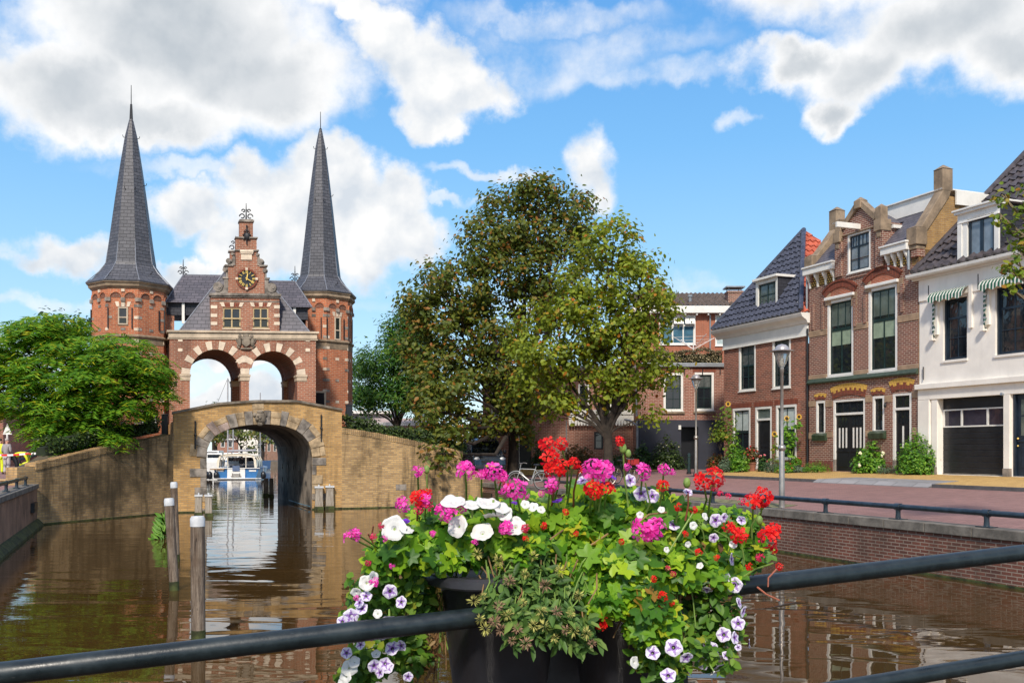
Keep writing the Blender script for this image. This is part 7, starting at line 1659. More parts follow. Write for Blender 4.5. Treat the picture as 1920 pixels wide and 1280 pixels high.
# stairs and fence left of the van
so2 = Vector((U(868, 845, 54).x, 54, 1.3)); t_ = thing('stairs', 'flight of steps with pale nosings left of the dark van', 'stairs', so2); b = MB(so2); c = MB(so2)
for k in range(7):
    z = 1.3+.24*(k+1); y = 52+.36*k; x0, x1 = U(850, 845, 54).x, U(896, 845, 54).x; b.hexa([(x0, y, 1), (x1, y, 1), (x1, 58, 1), (x0, 58, 1), (x0, y, z-.05), (x1, y, z-.05), (x1, 58, z-.05), (x0, 58, z-.05)]); c.hexa([(x0, y-.04, z-.05), (x1, y-.04, z-.05), (x1, y+.36, z-.05), (x0, y+.36, z-.05), (x0, y-.04, z), (x1, y-.04, z), (x1, y+.36, z), (x0, y+.36, z)])
b.build('riser', M('dark_step_brick', (.10, .07, .05), .9), t_); c.build('tread', m_conc, t_)
t_ = thing('fence', 'dark blue-black rail fence at the top of the steps', 'fence', Vector((U(895, 845, 55).x, 55.3, 3.0))); b = MB(t_.location)
for y in (806, 815, 823): b.tube([U(872, y, 55.3), U(906, y, 55.3)], .06, 6)
b.build('rail', m_rail, t_); b = MB(t_.location)
for x in (873, 889, 904): p = U(x, 802, 55.3); b.tube([Vector((p.x, p.y, 2.6)), p], .07, 6)
b.build('post', m_rail, t_)
person('person in pale blue shirt and jeans standing at the top of the steps', Vector((U(889, 845, 55.8).x, 55.8, U(889, 829, 55.8).z)), math.radians(200), {'wrl': (-.24, .04, .9)}, m_bluec, m_jean, m_hairg, m_shoe)
# ---- the dark van
vo = Vector((U(919, 845, 49).x, 49, 1.24)); van = thing('parked_van', 'dark blue-black parked van facing the canal under the tall tree', 'van', vo, math.radians(10)); m_car = M('dark_blue_car_paint', (.012, .018, .032), .22, .15, 3, bmp=0, coat=.8)
wv_ = .84; prof = [(0.02, .30), (0, .55), (.04, .82), (.12, .98), (.95, 1.14), (1.75, 1.78), (2.3, 1.92), (4.3, 1.90), (4.55, 1.7), (4.6, .5), (4.5, .28)]
b = MB(); tp_ = lambda y, z, s: Vector((s*(wv_ if z < 1.05 else wv_-(z-1.05)*.16), y, z)); b.prism([tp_(y, z, -1) for y, z in prof], [tp_(y, z, 1) for y, z in prof]); b.build('body', m_car, van, bevel=.05)
b = MB(); b.hexa([Vector(q_) for q_ in ((-.74, .99, 1.175), (.74, .99, 1.175), (.74, 1.02, 1.2), (-.74, 1.02, 1.2), (-.66, 1.68, 1.735), (.66, 1.68, 1.735), (.66, 1.74, 1.75), (-.66, 1.74, 1.75))]); ws = [Vector(q_)-Vector((0, .015, -.012)) for q_ in ((-.74, .98, 1.17), (.74, .98, 1.17), (.66, 1.70, 1.74), (-.66, 1.70, 1.74))]; b = MB(); b.prism(ws, [q_+Vector((0, -.012, .012)) for q_ in ws]); b.build('windscreen', m_glass, van)
for s in (-1, 1):
    b = MB(); b.ball((s*.66, .07, .86), (.15, .05, .085), 12, 8); b.build('headlight', M('headlight_glass', (.75, .78, .8), .1, .05), van, smooth=True)
    b = MB(); b.ball((s*.93, 1.05, 1.22), (.10, .06, .11), 10, 8); b.build('mirror', m_black, van, smooth=True)
    b = MB(); b.prism([Vector((s*(.80-(z-1.05)*.155), y, z)) for y, z in ((1.25, 1.22), (2.5, 1.22), (2.5, 1.72), (1.85, 1.72))], [Vector((s*(.815-(z-1.05)*.155), y, z)) for y, z in ((1.25, 1.22), (2.5, 1.22), (2.5, 1.72), (1.85, 1.72))]); b.build('side_window', m_glass, van)
    for y in (.85, 3.7):
        b = MB(); c_ = Vector((s*.76, y, .31)); b.disc(c_-Vector((s*.1, 0, 0)), Vector((0, s, 0)), Z, .31, .2, 20); w = b.build('wheel', m_black, van); b = MB(); b.disc(c_+Vector((s*.105, 0, 0)), Vector((0, s, 0)), Z, .19, .012, 16); b.build('rim', m_lampcap, w)
b = MB(); b.box((0, .015, .72), (.9, .05, .13)); b.box((0, -.01, .72), (.85, .02, .02)); b.build('grille', m_black, van); b = MB(); b.box((0, -.02, .45), (1.6, .08, .2)); b.build('bumper', m_car, van, bevel=.03); b = MB(); b.box((0, -.065, .50), (.48, .012, .11)); b.build('number_plate', M('plate_yellow', (.55, .42, .05), .5, .05), van)
b = MB(); 
for s in (-1, 1): b.tube([(s*.62, 1.9, 1.92), (s*.62, 1.9, 1.99), (s*.62, 4.1, 1.99), (s*.62, 4.1, 1.92)], .02, 6)
for y in (2.2, 3.0, 3.8): b.tube([(-.62, y, 1.99), (.62, y, 1.99)], .018, 6)
b.build('roof_rack', m_lampcap, van)
# ---- bicycles
m_tyre = M('tyre_rubber', (.02, .02, .02), .8, .1)
def bicycle(label, base, rot, frm, scale=1.0, basket=None, group='parked bicycles under the trees'):
    base = Vector(base); t_ = thing('bicycle', label, 'bicycle', base, rot, group)
    for x in (-.52, .52):
        c = Vector((x, 0, .34)); b = MB(); b.tube([c+Vector((math.cos(a)*.33, 0, math.sin(a)*.33)) for a in np.linspace(0, 2*PI, 25)], .021, 6); w = b.build('wheel', m_tyre, t_, smooth=True); b = MB(); b.tube([c+Vector((math.cos(a)*.305, 0, math.sin(a)*.305)) for a in np.linspace(0, 2*PI, 25)], .014, 5)
        for k in range(10): a = 2*PI*k/10; b.tube([c, c+Vector((math.cos(a)*.3, 0, math.sin(a)*.3))], .0035, 3)
        b.tube([c-Vector((0, .05, 0)), c+Vector((0, .05, 0))], .025, 8); b.build('rim', m_steel, w); b = MB(); b.tube([c+Vector((math.cos(a)*.375, 0, math.sin(a)*.375)) for a in np.linspace(.2, 2.6, 14)], .016, 5); b.build('mudguard', frm, t_)
    bb, st, hd, hb, rx_, fx = Vector((-.08, 0, .30)), Vector((-.25, 0, .78)), Vector((.36, 0, .80)), Vector((.40, 0, .66)), Vector((-.52, 0, .34)), Vector((.52, 0, .34))
    b = MB()
    for p, q_, r in ((bb, st, .018), (st, hd, .016), (bb, hb, .02), (bb, rx_, .012), (st, rx_, .011), (hd, hb, .02), (hb, fx, .014), (hd, Vector((.33, 0, .98)), .014), (st, Vector((-.29, 0, .92)), .013)): b.tube([p, q_], r, 6)
    b.build('frame', frm, t_, smooth=True); b = MB(); b.tube([(.18, .27, 1.0), (.30, .22, 1.03), (.34, .08, 1.0), (.34, -.08, 1.0), (.30, -.22, 1.03), (.18, -.27, 1.0)], .013, 6); b.build('handlebar', m_steel, t_, smooth=True)
    b = MB(); b.ball((-.31, 0, .95), (.14, .08, .045), 10, 6); b.build('saddle', m_black, t_, smooth=True); b = MB(); b.tube([(-.72, .06, .74), (-.3, .06, .74)], .008, 4); b.tube([(-.72, -.06, .74), (-.3, -.06, .74)], .008, 4); b.tube([(-.6, .0, .73), (-.54, 0, .36)], .008, 4); b.build('carrier', frm, t_)
    b = MB(); b.disc(bb+Vector((0, .03, 0)), (1, 0, 0), Z, .09, .008, 14); b.tube([bb+Vector((0, .06, 0)), bb+Vector((.1, .08, -.14))], .01, 5); b.tube([bb-Vector((0, .06, 0)), bb+Vector((-.1, -.08, .14))], .01, 5); b.build('crank', m_steel, t_)
    if basket: b = MB(); b.box((.5, 0, .88), (.3, .36, .24)); b.build('basket', basket, t_)
    return t_
m_silver = M('silver_frame_paint', (.50, .49, .47), .35, .08, 6, metal=.4)
zt_ = zg(18)
def stb(px, d): p = U(px, 845, d); return Vector((p.x, p.y, zg(p.dot(SN))+.02))
bicycle('silver bicycle parked in front of the tall tree', stb(992, 36.5), math.radians(160), m_silver, group=None)
bicycle('black bicycle parked behind the pink flowers under the rounder tree, left of two', stb(1120, 38.5), math.radians(20), m_iron, basket=m_black)
bicycle('black bicycle with red panel parked under the rounder tree, right of two', stb(1172, 39.5), math.radians(40), m_iron, basket=M('red_pannier', (.4, .03, .03), .6))

# ---- boats beyond the bridge
m_hullb = M('boat_blue', (.04, .16, .38), .3, .1, 3, bmp=0, coat=.3); m_hullw = M('boat_white', (.76, .74, .70), .35, .06, 3, bmp=0, coat=.3); m_canv = M('cream_canvas', (.74, .66, .52), .85, .08, 4); m_teak = M('teak_strip', (.34, .20, .09), .7, .2, 5)
m_clear, t, bs, N, L = newmat('clear_plastic_window'); bs.inputs['Base Color'].default_value = (.75, .75, .72, 1); bs.inputs['Roughness'].default_value = .08; bs.inputs['Transmission Weight'].default_value = .9; bs.inputs['IOR'].default_value = 1.05
def hull(mb, L_, Bm, H, x0=0.0, n=10, flare=.08, stern=.92):
    """boat lying along +y, stern at y=0, waterline z=0"""
    secs = []
    for i in range(n+1):
        t = i/n; w = Bm/2*(stern+(1-stern)*min(1, t*3))*(1-max(0, (t-.45)/.55)**2.2); w = max(w, .03); sh = H*(1+.35*max(0, t-.4)**1.5); secs.append([(-w, t*L_, sh), (-w*(1-flare), t*L_, sh*.45), (-w*.82, t*L_, -.05), (-w*.4, t*L_, -.3), (w*.4, t*L_, -.3), (w*.82, t*L_, -.05), (w*(1-flare), t*L_, sh*.45), (w, t*L_, sh)])
    k = 8; vs = [p for s in secs for p in s]; fs = []
    for i in range(n):
        for j in range(k-1): fs.append((i*k+j, i*k+j+1, (i+1)*k+j+1, (i+1)*k+j))
        fs.append((i*k+7, i*k, (i+1)*k, (i+1)*k+7))
    fs += [tuple(range(k)), tuple(n*k+j for j in range(k))]; mb.add(vs, fs); return secs
d = 84; k_ = d/F; bo_ = Vector((U(443, 845, d).x, d, 0)); boat = thing('motor_boat', 'blue and white motor boat with cream canopy passing beyond the arch', 'boat', bo_, math.radians(8)); Bm = 4.2
b = MB(); secs = hull(b, 10.5, Bm, 1.35); b.build('hull', m_hullb, boat)
b = MB(); b.box((0, -.04, .62), (Bm*.36, .08, 1.3)); b.box((0, -.06, 1.32), (Bm*.96, .16, .09)); b.box((0, -.3, .12), (Bm*.9, .6, .07)); b.build('transom', m_hullw, boat, bevel=.02)
b = MB(); b.tube([(-Bm/2-.02, -.02, .12), (Bm/2+.02, -.02, .12)], .05, 6)
b.box((-Bm*.33, -.03, 1.02), (.62, .03, .16)); b.box((Bm*.33, -.03, 1.02), (.62, .03, .16)); b.build('trim', m_hullw, boat)
b = MB(); b.box((0, -.12, 1.3), (.62, .05, .62)); b.build('blue_cushion', M('slate_blue_cloth', (.10, .14, .24), .8), boat); b = MB(); b.box((0, -.12, .62), (.7, .06, .09)); b.box((0, -.12, .42), (.9, .2, .05)); b.tube([(-.3, -.14, .3), (-.3, -.14, .75)], .03, 6); b.tube([(.3, -.14, .3), (.3, -.14, .75)], .03, 6); b.build('swim_ladder', m_steel, boat)
# canopy: arched frame, roof, clear side windows
b = MB(); w0, zc0_, zc1_ = 1.72, 1.38, 3.0; arcp = [(-w0, zc0_), (-w0*.96, 2.25), (-w0*.86, 2.72), (-w0*.55, 2.93), (0, 3.0), (w0*.55, 2.93), (w0*.86, 2.72), (w0*.96, 2.25), (w0, zc0_)]; inn = [(x*.88, min(z, 2.72) if abs(x) < w0*.9 else z) for x, z in arcp]
for i in range(8): b.prism([Vector((arcp[i][0], .25, arcp[i][1])), Vector((arcp[i+1][0], .25, arcp[i+1][1])), Vector((inn[i+1][0], .25, inn[i+1][1])), Vector((inn[i][0], .25, inn[i][1]))], [Vector((arcp[i][0], .42, arcp[i][1])), Vector((arcp[i+1][0], .42, arcp[i+1][1])), Vector((inn[i+1][0], .42, inn[i+1][1])), Vector((inn[i][0], .42, inn[i][1]))])
for i in range(2, 6): b.prism([Vector((arcp[i][0], .2, arcp[i][1])), Vector((arcp[i+1][0], .2, arcp[i+1][1])), Vector((arcp[i+1][0], .2, arcp[i+1][1]+.05)), Vector((arcp[i][0], .2, arcp[i][1]+.05))], [Vector((arcp[i][0], 4.4, arcp[i][1])), Vector((arcp[i+1][0], 4.4, arcp[i+1][1])), Vector((arcp[i+1][0], 4.4, arcp[i+1][1]+.05)), Vector((arcp[i][0], 4.4, arcp[i][1]+.05))])
for s in (-1, 1):
    for y in (1.6, 3.0, 4.3): b.tube([(s*w0, y, zc0_), (s*w0*.96, y, 2.25), (s*w0*.86, y, 2.72)], .06, 6)
for x in (-.78, .78): b.tube([(x, .33, 1.4), (x, .33, 2.8)], .045, 6)
b.build('canopy', m_canv, boat); b = MB(); b.box((0, 5.6, 1.75), (2.9, 2.6, .8)); b.build('cabin', m_hullw, boat, bevel=.12); b = MB()
for s in (-1, 1): b.prism([Vector((s*1.70, .45, 1.45)), Vector((s*1.66, .45, 2.3)), Vector((s*1.66, 4.3, 2.3)), Vector((s*1.70, 4.3, 1.45))], [Vector((s*1.71, .45, 1.45)), Vector((s*1.67, .45, 2.3)), Vector((s*1.67, 4.3, 2.3)), Vector((s*1.71, 4.3, 1.45))])
b.box((0, 4.35, 2.2), (2.9, .04, .7)); b.build('canopy_window', m_glass, boat); b = MB(); b.tube([(-1.5, .3, 1.72), (1.5, .3, 1.72)], .03, 6); b.build('stern_rail', m_steel, boat)
b = MB(); b.box((-1.6, -.1, 1.2), (1.2, .16, .12)); b.build('boarding_plank', m_teak, boat)
for i, (x, y) in enumerate(((-2.55, .3), (-2.2, -.2), (-1.65, -.25), (2.3, .1))):
    b = MB(); b.lathe((x, y, .05), [(.05, 0), (.2, .12), (.24, .4), (.2, .75), (.06, .92)], 12); b.tube([(x, y, .95), (x, y+.1, 1.35)], .02, 4); b.build('fender', m_black, boat, smooth=True)
boat.scale = (1, 1, .75)
cr = person('person in dark coat sitting at the helm under the boat canopy', bo_+Vector((.15, 1.2, .38)), math.radians(0), {'wrl': (-.22, .3, 1.05), 'wrr': (.22, .3, 1.05), 'knl': (-.12, .42, .86), 'knr': (.12, .42, .86), 'anl': (-.12, .40, .42), 'anr': (.12, .40, .42), 'tol': (-.12, .56, .38), 'tor': (.12, .56, .38)}, m_brownc, m_darkc, m_hairb, m_shoe, scale=.95)
def moored(label, px, d, L_, Bm, H, rot, hm, cabin=True, mast=None, strip=None):
    o = Vector((U(px, 845, d).x, d, 0)); t_ = thing('moored_boat', label, 'boat', o, rot, None); b = MB(); hull(b, L_, Bm, H); b.build('hull', hm, t_)
    b = MB(); b.box((0, L_*.5, H+.03), (Bm*.7, L_*.8, .08)); b.build('deck', m_hullw, t_, bevel=.03)
    if cabin:
        b = MB(); b.box((0, L_*.45, H+.55), (Bm*.62, L_*.42, 1.0)); c_ = b.build('cabin', m_hullw, t_, bevel=.1); b = MB(); b.box((0, L_*.45, H+.68), (Bm*.635, L_*.36, .38)); b.box((0, L_*.24, H+.68), (Bm*.5, .06, .38)); b.build('cabin_window', m_glass, c_)
    if strip: b = MB(); hull(b, L_*1.002, Bm*1.01, H*.22); b.build('waterline_strip', strip, t_)
    if mast:
        b = MB(); b.tube([(0, L_*.5, H), (0, L_*.5, mast)], .09, 8); b.tube([(0, L_*.5, H+1.2), (0, L_*.12, H+1.3)], .12, 8); b.build('mast', m_lampcap, t_); b = MB(); b.tube([(0, L_*.5, mast), (0, L_*.97, H)], .02, 4); b.tube([(0, L_*.5, mast), (0, .1, H)], .02, 4); b.build('stay', m_iron, t_)
    return t_
moored('blue hulled sailing yacht with pale deck moored beyond the tunnel on the right', 497, 118, 10, 3.4, 1.3, math.radians(78), m_hullb, cabin=False, mast=11.5, strip=m_hullw)
moored('white cabin boat moored left of the motor boat', 403, 112, 8, 3.0, 1.2, math.radians(20), m_hullw)
moored('white boat with mast moored behind the motor boat canopy', 430, 128, 9, 3.2, 1.2, math.radians(10), m_hullw, mast=11)
moored('small pale boat with dark windows farthest left beyond the arch', 392, 135, 8, 3.0, 1.5, math.radians(5), m_hullw)
# ---- far bank beyond the gate
props(MB().slab([(-160, 150), (80, 150), (140, 420), (-300, 420)], -.5, .9).build('far_bank', m_far), 'far canal bank beyond the boats', 'ground', kind='structure')
def farhouse(label, px0, px1, d, eave_y, ridge_y, wallm, roofm, gable=False, wins=(), base=1.0, dep=8, name='far_house'):
    a, b_ = U(px0, 845, d), U(px1, 845, d); fr = Fr(P2(a), (1, 0), (0, 1)); w = b_.x-a.x; zE_, zR_ = U(0, eave_y, d).z, U(0, ridge_y, d).z; o = Vector(((a.x+b_.x)/2, d+1, base)); t_ = thing(name, label, 'house', o)
    m_ = MB(o)
    if gable: m_.fprism(fr, [(0, base-.5), (w, base-.5), (w, zE_), (w/2, zR_), (0, zE_)], 0, dep)
    else: m_.fbox(fr, 0, w, base-.5, zE_, 0, dep)
    m_.build('wall', wallm, t_); m_ = MB(o)
    if gable:
        for s in (0, 1):
            e = (-.2, zE_-.1) if s == 0 else (w+.2, zE_-.1); m_.prism([fr.W(*e, -.2), fr.W(w/2, zR_+.12, -.2), fr.W(w/2, zR_+.3, -.2), fr.W(e[0], e[1]+.2, -.2)], [fr.W(*e, dep), fr.W(w/2, zR_+.12, dep), fr.W(w/2, zR_+.3, dep), fr.W(e[0], e[1]+.2, dep)])
    else: m_.prism([fr.W(-.3, zE_+.005, -.4), fr.W(w+.3, zE_+.005, -.4), fr.W(w+.3, zR_, dep/2), fr.W(-.3, zR_, dep/2)], [fr.W(-.3, zE_+.005, dep+.4), fr.W(w+.3, zE_+.005, dep+.4), fr.W(w+.3, zR_, dep/2+.05), fr.W(-.3, zR_, dep/2+.05)])
    m_.build('roof', roofm, t_)
    if not gable: m_ = MB(o); m_.fbox(fr, -.3, w+.3, zE_-.22, zE_, -.5, -.02); m_.build('gutter', m_white, t_)
    for x0, x1, y0, y1 in wins:
        q_ = (fr.a(x0), fr.a(x1), fr.px(x0, y1)[1], fr.px(x0, y0)[1]); m_ = MB(o); m_.fbox(fr, q_[0], q_[1], q_[2], q_[3], -.06, .02); f_ = m_.build('window', m_white, t_); m_ = MB(o); i = .14*(q_[1]-q_[0]); m_.fbox(fr, q_[0]+i, q_[1]-i, q_[2]+i, q_[3]-i, -.075, -.05); m_.build('pane', m_glass, f_)
    return t_
farhouse('white gabled house with dark window beyond the moored boats', 447, 484, 165, 826, 789, m_cream, m_tilegrey, True, [(459, 478, 836, 849)])
farhouse('brick house with pale windows far beyond the arch, left of the white gable', 404, 446, 170, 822, 802, m_pink, m_tilegrey, False, [(414, 422, 826, 838), (428, 436, 826, 838)])
farhouse('dark brick house far beyond the arch on the right', 486, 525, 168, 825, 800, m_purple, m_slate, False, [(492, 497, 828, 846), (502, 507, 828, 846), (513, 518, 828, 846)])
farhouse('low brick house with dark tiled roof and white door at the left edge', -60, 95, 74, 803, 772, m_pink, m_tiledark, False, [(-30, -14, 818, 838)])
f_ = Fr(P2(U(-60, 845, 74)), (1, 0), (0, 1)); hs_ = bpy.data.objects['far_house.003']; o = hs_.location
b = MB(o); b.fbox(f_, f_.a(33), f_.a(49), 1.3, f_.px(33, 820)[1], -.08, .02); d_ = b.build('door', m_white, hs_); b = MB(o); b.fbox(f_, f_.a(34.6), f_.a(47.4), f_.px(34, 834)[1], f_.px(34, 822)[1], -.1, -.06); b.build('door_pane', m_glass, d_)
b = MB(o); b.fbox(f_, f_.a(64), f_.a(72.5), f_.px(64, 849)[1], f_.px(64, 822)[1], -.08, .02); w_ = b.build('window', m_white, hs_); b = MB(o); b.fbox(f_, f_.a(65.5), f_.a(71), f_.px(64, 847.5)[1], f_.px(64, 823.5)[1], -.1, -.06); b.build('pane', m_glass, w_)
b = MB(o); b.hexa([f_.W(f_.a(-20), f_.px(0, 816)[1], -.9), f_.W(f_.a(8), f_.px(0, 816)[1], -.9), f_.W(f_.a(8), f_.px(0, 816)[1], 0), f_.W(f_.a(-20), f_.px(0, 816)[1], 0), f_.W(f_.a(-20), f_.px(0, 815)[1], -.9), f_.W(f_.a(8), f_.px(0, 815)[1], -.9), f_.W(f_.a(8), f_.px(0, 808)[1], 0), f_.W(f_.a(-20), f_.px(0, 808)[1], 0)]); b.build('awning', m_tilered, hs_)
farhouse('tall brick house wall with white downpipe at the far left edge', -140, 6, 70, 770, 740, m_rough, m_tiledark, False, [], name='far_house')
farhouse('grey plastered house with shuttered window right of the gate', 652, 730, 72, 770, 768, M('grey_plaster', (.34, .34, .37), .8, .08), m_tilegrey, False, [(673, 683, 764, 781)], base=2.6)
farhouse('low pink plastered wall house right of the gate behind the hedge', 690, 800, 66, 792, 780, M('pink_plaster', (.55, .42, .36), .85, .08), M('pale_pinkish_tile', (.45, .33, .28), .8, .12), False, [], base=2.4)
D_ = 158
for i, (lab, px, cl) in enumerate((('yellow-green tree far beyond the arch, left of the white gable', 405, [(420, 800, 20, 14, D_-4, 2), (408, 822, 14, 10, D_-6, 2), (405, 806, 16, 16, D_, 2), (420, 812, 12, 12, D_, 2), (392, 815, 12, 12, D_, 2)]), ('pale yellow-green tree in front of the white gabled house', 452, [(448, 808, 13, 9, D_-6, 1.5), (462, 818, 10, 7, D_-6, 1.5), (440, 800, 14, 9, D_-6, 1.5)]), ('green tree far beyond the arch, right of the white gable', 492, [(484, 800, 18, 12, D_-8, 2), (476, 815, 10, 10, D_-9, 1.5), (490, 808, 15, 12, D_, 2), (503, 822, 9, 9, D_, 1.5), (478, 842, 9, 7, D_, 1.5)]))):
    tree('far_tree', lab, (U(px, 845, D_).x, D_, .9), .22, 2.5, cl, lf_far, .5, per_m2=1.3, sub_r=.6, leaves_per=34)
D_ = 175
tree('far_tree', 'far tree whose top shows low through the left loggia arch', (U(400, 845, D_).x, D_, .9), .3, 4, [(398, 768, 18, 12, D_, 2), (388, 785, 20, 16, D_, 2), (412, 785, 18, 16, D_, 2)], lf_grey, .5, per_m2=1.3, sub_r=.6, leaves_per=30)
b = MB(); p = Vector((U(488, 845, 140).x, 140, 0)); t_ = thing('yacht_mast', 'thin mast seen through the right loggia arch', 'mast', p); tpz_ = U(488, 736, 140).z; b = MB(p); b.tube([p, Vector((p.x, p.y, tpz_))], .09, 6); b.build('pole', m_lampcap, t_); b = MB(p); b.tube([p+Vector((-1.1, 0, 0)), Vector((p.x, p.y, tpz_-.4)), p+Vector((1.1, 0, 0))], .03, 4); b.build('stay', m_iron, t_)
# ================================================================ foreground: bridge railing, planters and flowers
R0, R1 = U(-140, 1279, 2.42), U(1990, 1027, 3.66); rdir = (R1-R0).normalized(); rl_ = (R1-R0).length; rad = .0305
rt = thing('bridge_railing', 'glossy blue-black pipe railing of the bridge in the foreground, rising to the right', 'railing', R0)
low = Vector((0, 0, -.395))
m_railf, t, bs, N, L = newmat('glossy_railing_paint'); tcn = N('ShaderNodeTexCoord'); n1 = noise(N, L, tcn.outputs['Object'], 9, 5, .7); n2 = noise(N, L, tcn.outputs['Object'], 22, 6, .75, (.35, 1.6, 1.6))
c = rgbmix(N, L, rmp(N, L, n1.outputs['Fac'], .35, .7), (.006, .011, .013), (.016, .026, .030)); c = rgbmix(N, L, rmp(N, L, n2.outputs['Fac'], .655, .70, 0, .4), c, (.11, .13, .14)); L(c, bs.inputs['Base Color']); L(rmp(N, L, n1.outputs['Fac'], .3, .7, .26, .46), bs.inputs['Roughness']); ad = N('ShaderNodeMath', operation='MULTIPLY_ADD'); L(n2.outputs['Fac'], ad.inputs[0]); ad.inputs[1].default_value = .25; L(n1.outputs['Fac'], ad.inputs[2]); bump(N, L, bs, ad.outputs[0], .25, .006); bs.inputs['Coat Weight'].default_value = .05
MB(R0).tube([lerp(R0, R1, k/12) for k in range(13)], rad, 24).build('top_rail', m_railf, rt, smooth=True)
MB(R0).tube([lerp(R0, R1, k/12)+low for k in range(13)], rad*.95, 24).build('lower_rail', m_railf, rt, smooth=True)
for f in (-.001, .985):
    p = lerp(R0, R1, f); x = rdir; b = MB(R0); b.box(p+Z*-.45, (.07, .07, .98), math.atan2(rdir.y, rdir.x)); b.build('post', m_railf, rt, bevel=.006); b = MB(R0)
    for o in (Vector((0, 0, 0)), low): b.box(p+o, (.085, .10, .115), math.atan2(rdir.y, rdir.x))
    b.build('clamp', m_railf, rt, bevel=.01)
# ---- two hanging plastic planters behind the rail
def planter(label, px, d, z_rim):
    c = U(px, 845, d); c.z = 0; t_ = thing('planter', label, 'planter', Vector((c.x, c.y, z_rim-.42)))
    o = t_.location; rot = math.atan2(rdir.y, rdir.x)+.12
    def ring(r, z, n=32, e=3.2):
        q_ = []
        for j in range(n):
            a = 2*PI*j/n; ca, sa_ = math.cos(a), math.sin(a); s = r/((abs(ca)**e+abs(sa_)**e)**(1/e)); x, y = ca*s, sa_*s; q_.append(Vector((c.x+x*math.cos(rot)-y*math.sin(rot), c.y+x*math.sin(rot)+y*math.cos(rot), z)))
        return q_
    def shell(mb, prof, n=32):
        vs = []; fs = []
        for r, z in prof: vs += ring(r, z, n)
        for i in range(len(prof)-1):
            for j in range(n): fs.append((i*n+j, i*n+(j+1) % n, (i+1)*n+(j+1) % n, (i+1)*n+j))
        fs.append(tuple(range(n))); mb.add(vs, fs)
    b = MB(o); shell(b, [(.130, z_rim-.43), (.136, z_rim-.42), (.178, z_rim-.035), (.18, z_rim-.03)]); b.build('tub', m_plastic, t_, smooth=True)
    b = MB(o); shell(b, [(.178, z_rim-.036), (.252, z_rim-.036), (.256, z_rim-.030), (.254, z_rim-.008), (.246, z_rim), (.215, z_rim+.001), (.205, z_rim-.03)]); b.build('rim', m_plastic, t_, smooth=True)
    b = MB(o); b.add(ring(.206, z_rim-.028), [tuple(range(32))]); b.build('soil', m_soil, t_)
    return t_
zr1 = U(0, 1068, 3.1).z
planter('charcoal plastic planter hanging left behind the railing with its rim showing', 936, 3.14, zr1)
planter('charcoal plastic planter hanging right behind the railing under the red flowers', 1172, 3.26, zr1+.0)
b_ = MB(U(1050, 1150, 3.4)); t_ = thing('planter_gap_shade', 'dark sheet on hooks standing in for the shade between the two hanging planters', 'shade sheet', U(1050, 1150, 3.4)); pa_, pb_ = U(860, 1240, 3.42), U(1290, 1215, 3.55)
b_.hexa([pa_+Vector((0, 0, -.3)), pb_+Vector((0, 0, -.3)), pb_+Vector((0, .012, -.3)), pa_+Vector((0, .012, -.3)), pa_+Vector((0, 0, .22)), pb_+Vector((0, 0, .22)), pb_+Vector((0, .012, .22)), pa_+Vector((0, .012, .22))]); b_.build('shade_plate', m_plastic, t_)  # added dark sheet, paints the shade in the gap between the tubs
b_ = MB(t_.location)
for f in (.32, .6):
    p = lerp(pa_, pb_, f); q_ = lerp(R0, R1, (p.x-R0.x)/(R1.x-R0.x)); b_.tube([p+Z*.2, Vector((p.x, p.y, q_.z+.045)), Vector((q_.x, q_.y, q_.z+.045)), q_+Vector((0, -.045, 0))], .008, 6)
b_.build('hook', m_iron, t_)
# ---- foliage
def lobed(nl=5, notch=.60):
    tv = [(0, 0, 0)]; A_ = np.linspace(-2.55, 2.55, nl*4+1)
    for i, a in enumerate(A_):
        r = (1.0, .80, notch, .80)[(i+2) % 4]*(1-.10*abs(a)/2.55); tv.append((math.cos(a)*r, math.sin(a)*r, .20*r*r-.10*(i % 4 == 2)))
    return tv, [(0, i, i+1) for i in range(1, len(tv)-1)]
GLEAF = lobed()
lf_ger = leafmat('geranium_leaf', [(0, (.03, .10, .012)), (.3, (.075, .21, .016)), (.7, (.21, .40, .022)), (.95, (.40, .55, .03)), (.988, (.48, .44, .03)), (1, (.30, .16, .03))], .42, .42)
lf_pet = leafmat('petunia_leaf', [(0, (.04, .11, .015)), (.5, (.085, .20, .02)), (.9, (.19, .32, .03)), (1, (.36, .36, .04))], .38)
lf_herb = leafmat('herb_leaf', [(0, (.045, .10, .02)), (.6, (.095, .19, .04)), (1, (.19, .28, .06))], .32)
lf_dead = leafmat('withered_leaf', [(0, (.10, .045, .02)), (.6, (.19, .10, .04)), (1, (.30, .20, .09))], .25)
m_stemg = M('green_flower_stem', (.17, .27, .05), .6, .2, 12, bmp=0); m_stemb = M('brown_dry_stem', (.24, .14, .06), .8, .25, 12, bmp=0); m_stemr = M('reddish_flower_stem', (.30, .09, .05), .6, .2, 12, bmp=0)
def region(cl, dens, jit=.9):
    P, Nn = [], []
    for (px, py, rx, ry, d, rd) in cl:
        c = np.array(U(px, py, d)); k = d/F; R = np.array([rx*k, rd, ry*k]); n = int(rx*ry*PI*dens)
        dr = sph(n); dr[:, 1] = -np.abs(dr[:, 1])*np.where(NR.random(n) < .8, 1, -1); rad = NR.random(n)**(1/3.0)
        P.append(c+dr*R*rad[:, None]); Nn.append(dr*.55+np.array([0, -.55, .62])+NR.normal(size=(n, 3))*jit*.5)
    return np.concatenate(P), np.concatenate(Nn)
def plant(name, label, org, group=None): return thing(name, label, 'flowering plant', org, group=group)
PT = .13
pg = plant('pink_geranium', 'pink flowered ivy geranium filling the left planter', U(880, 1050, 3.05))
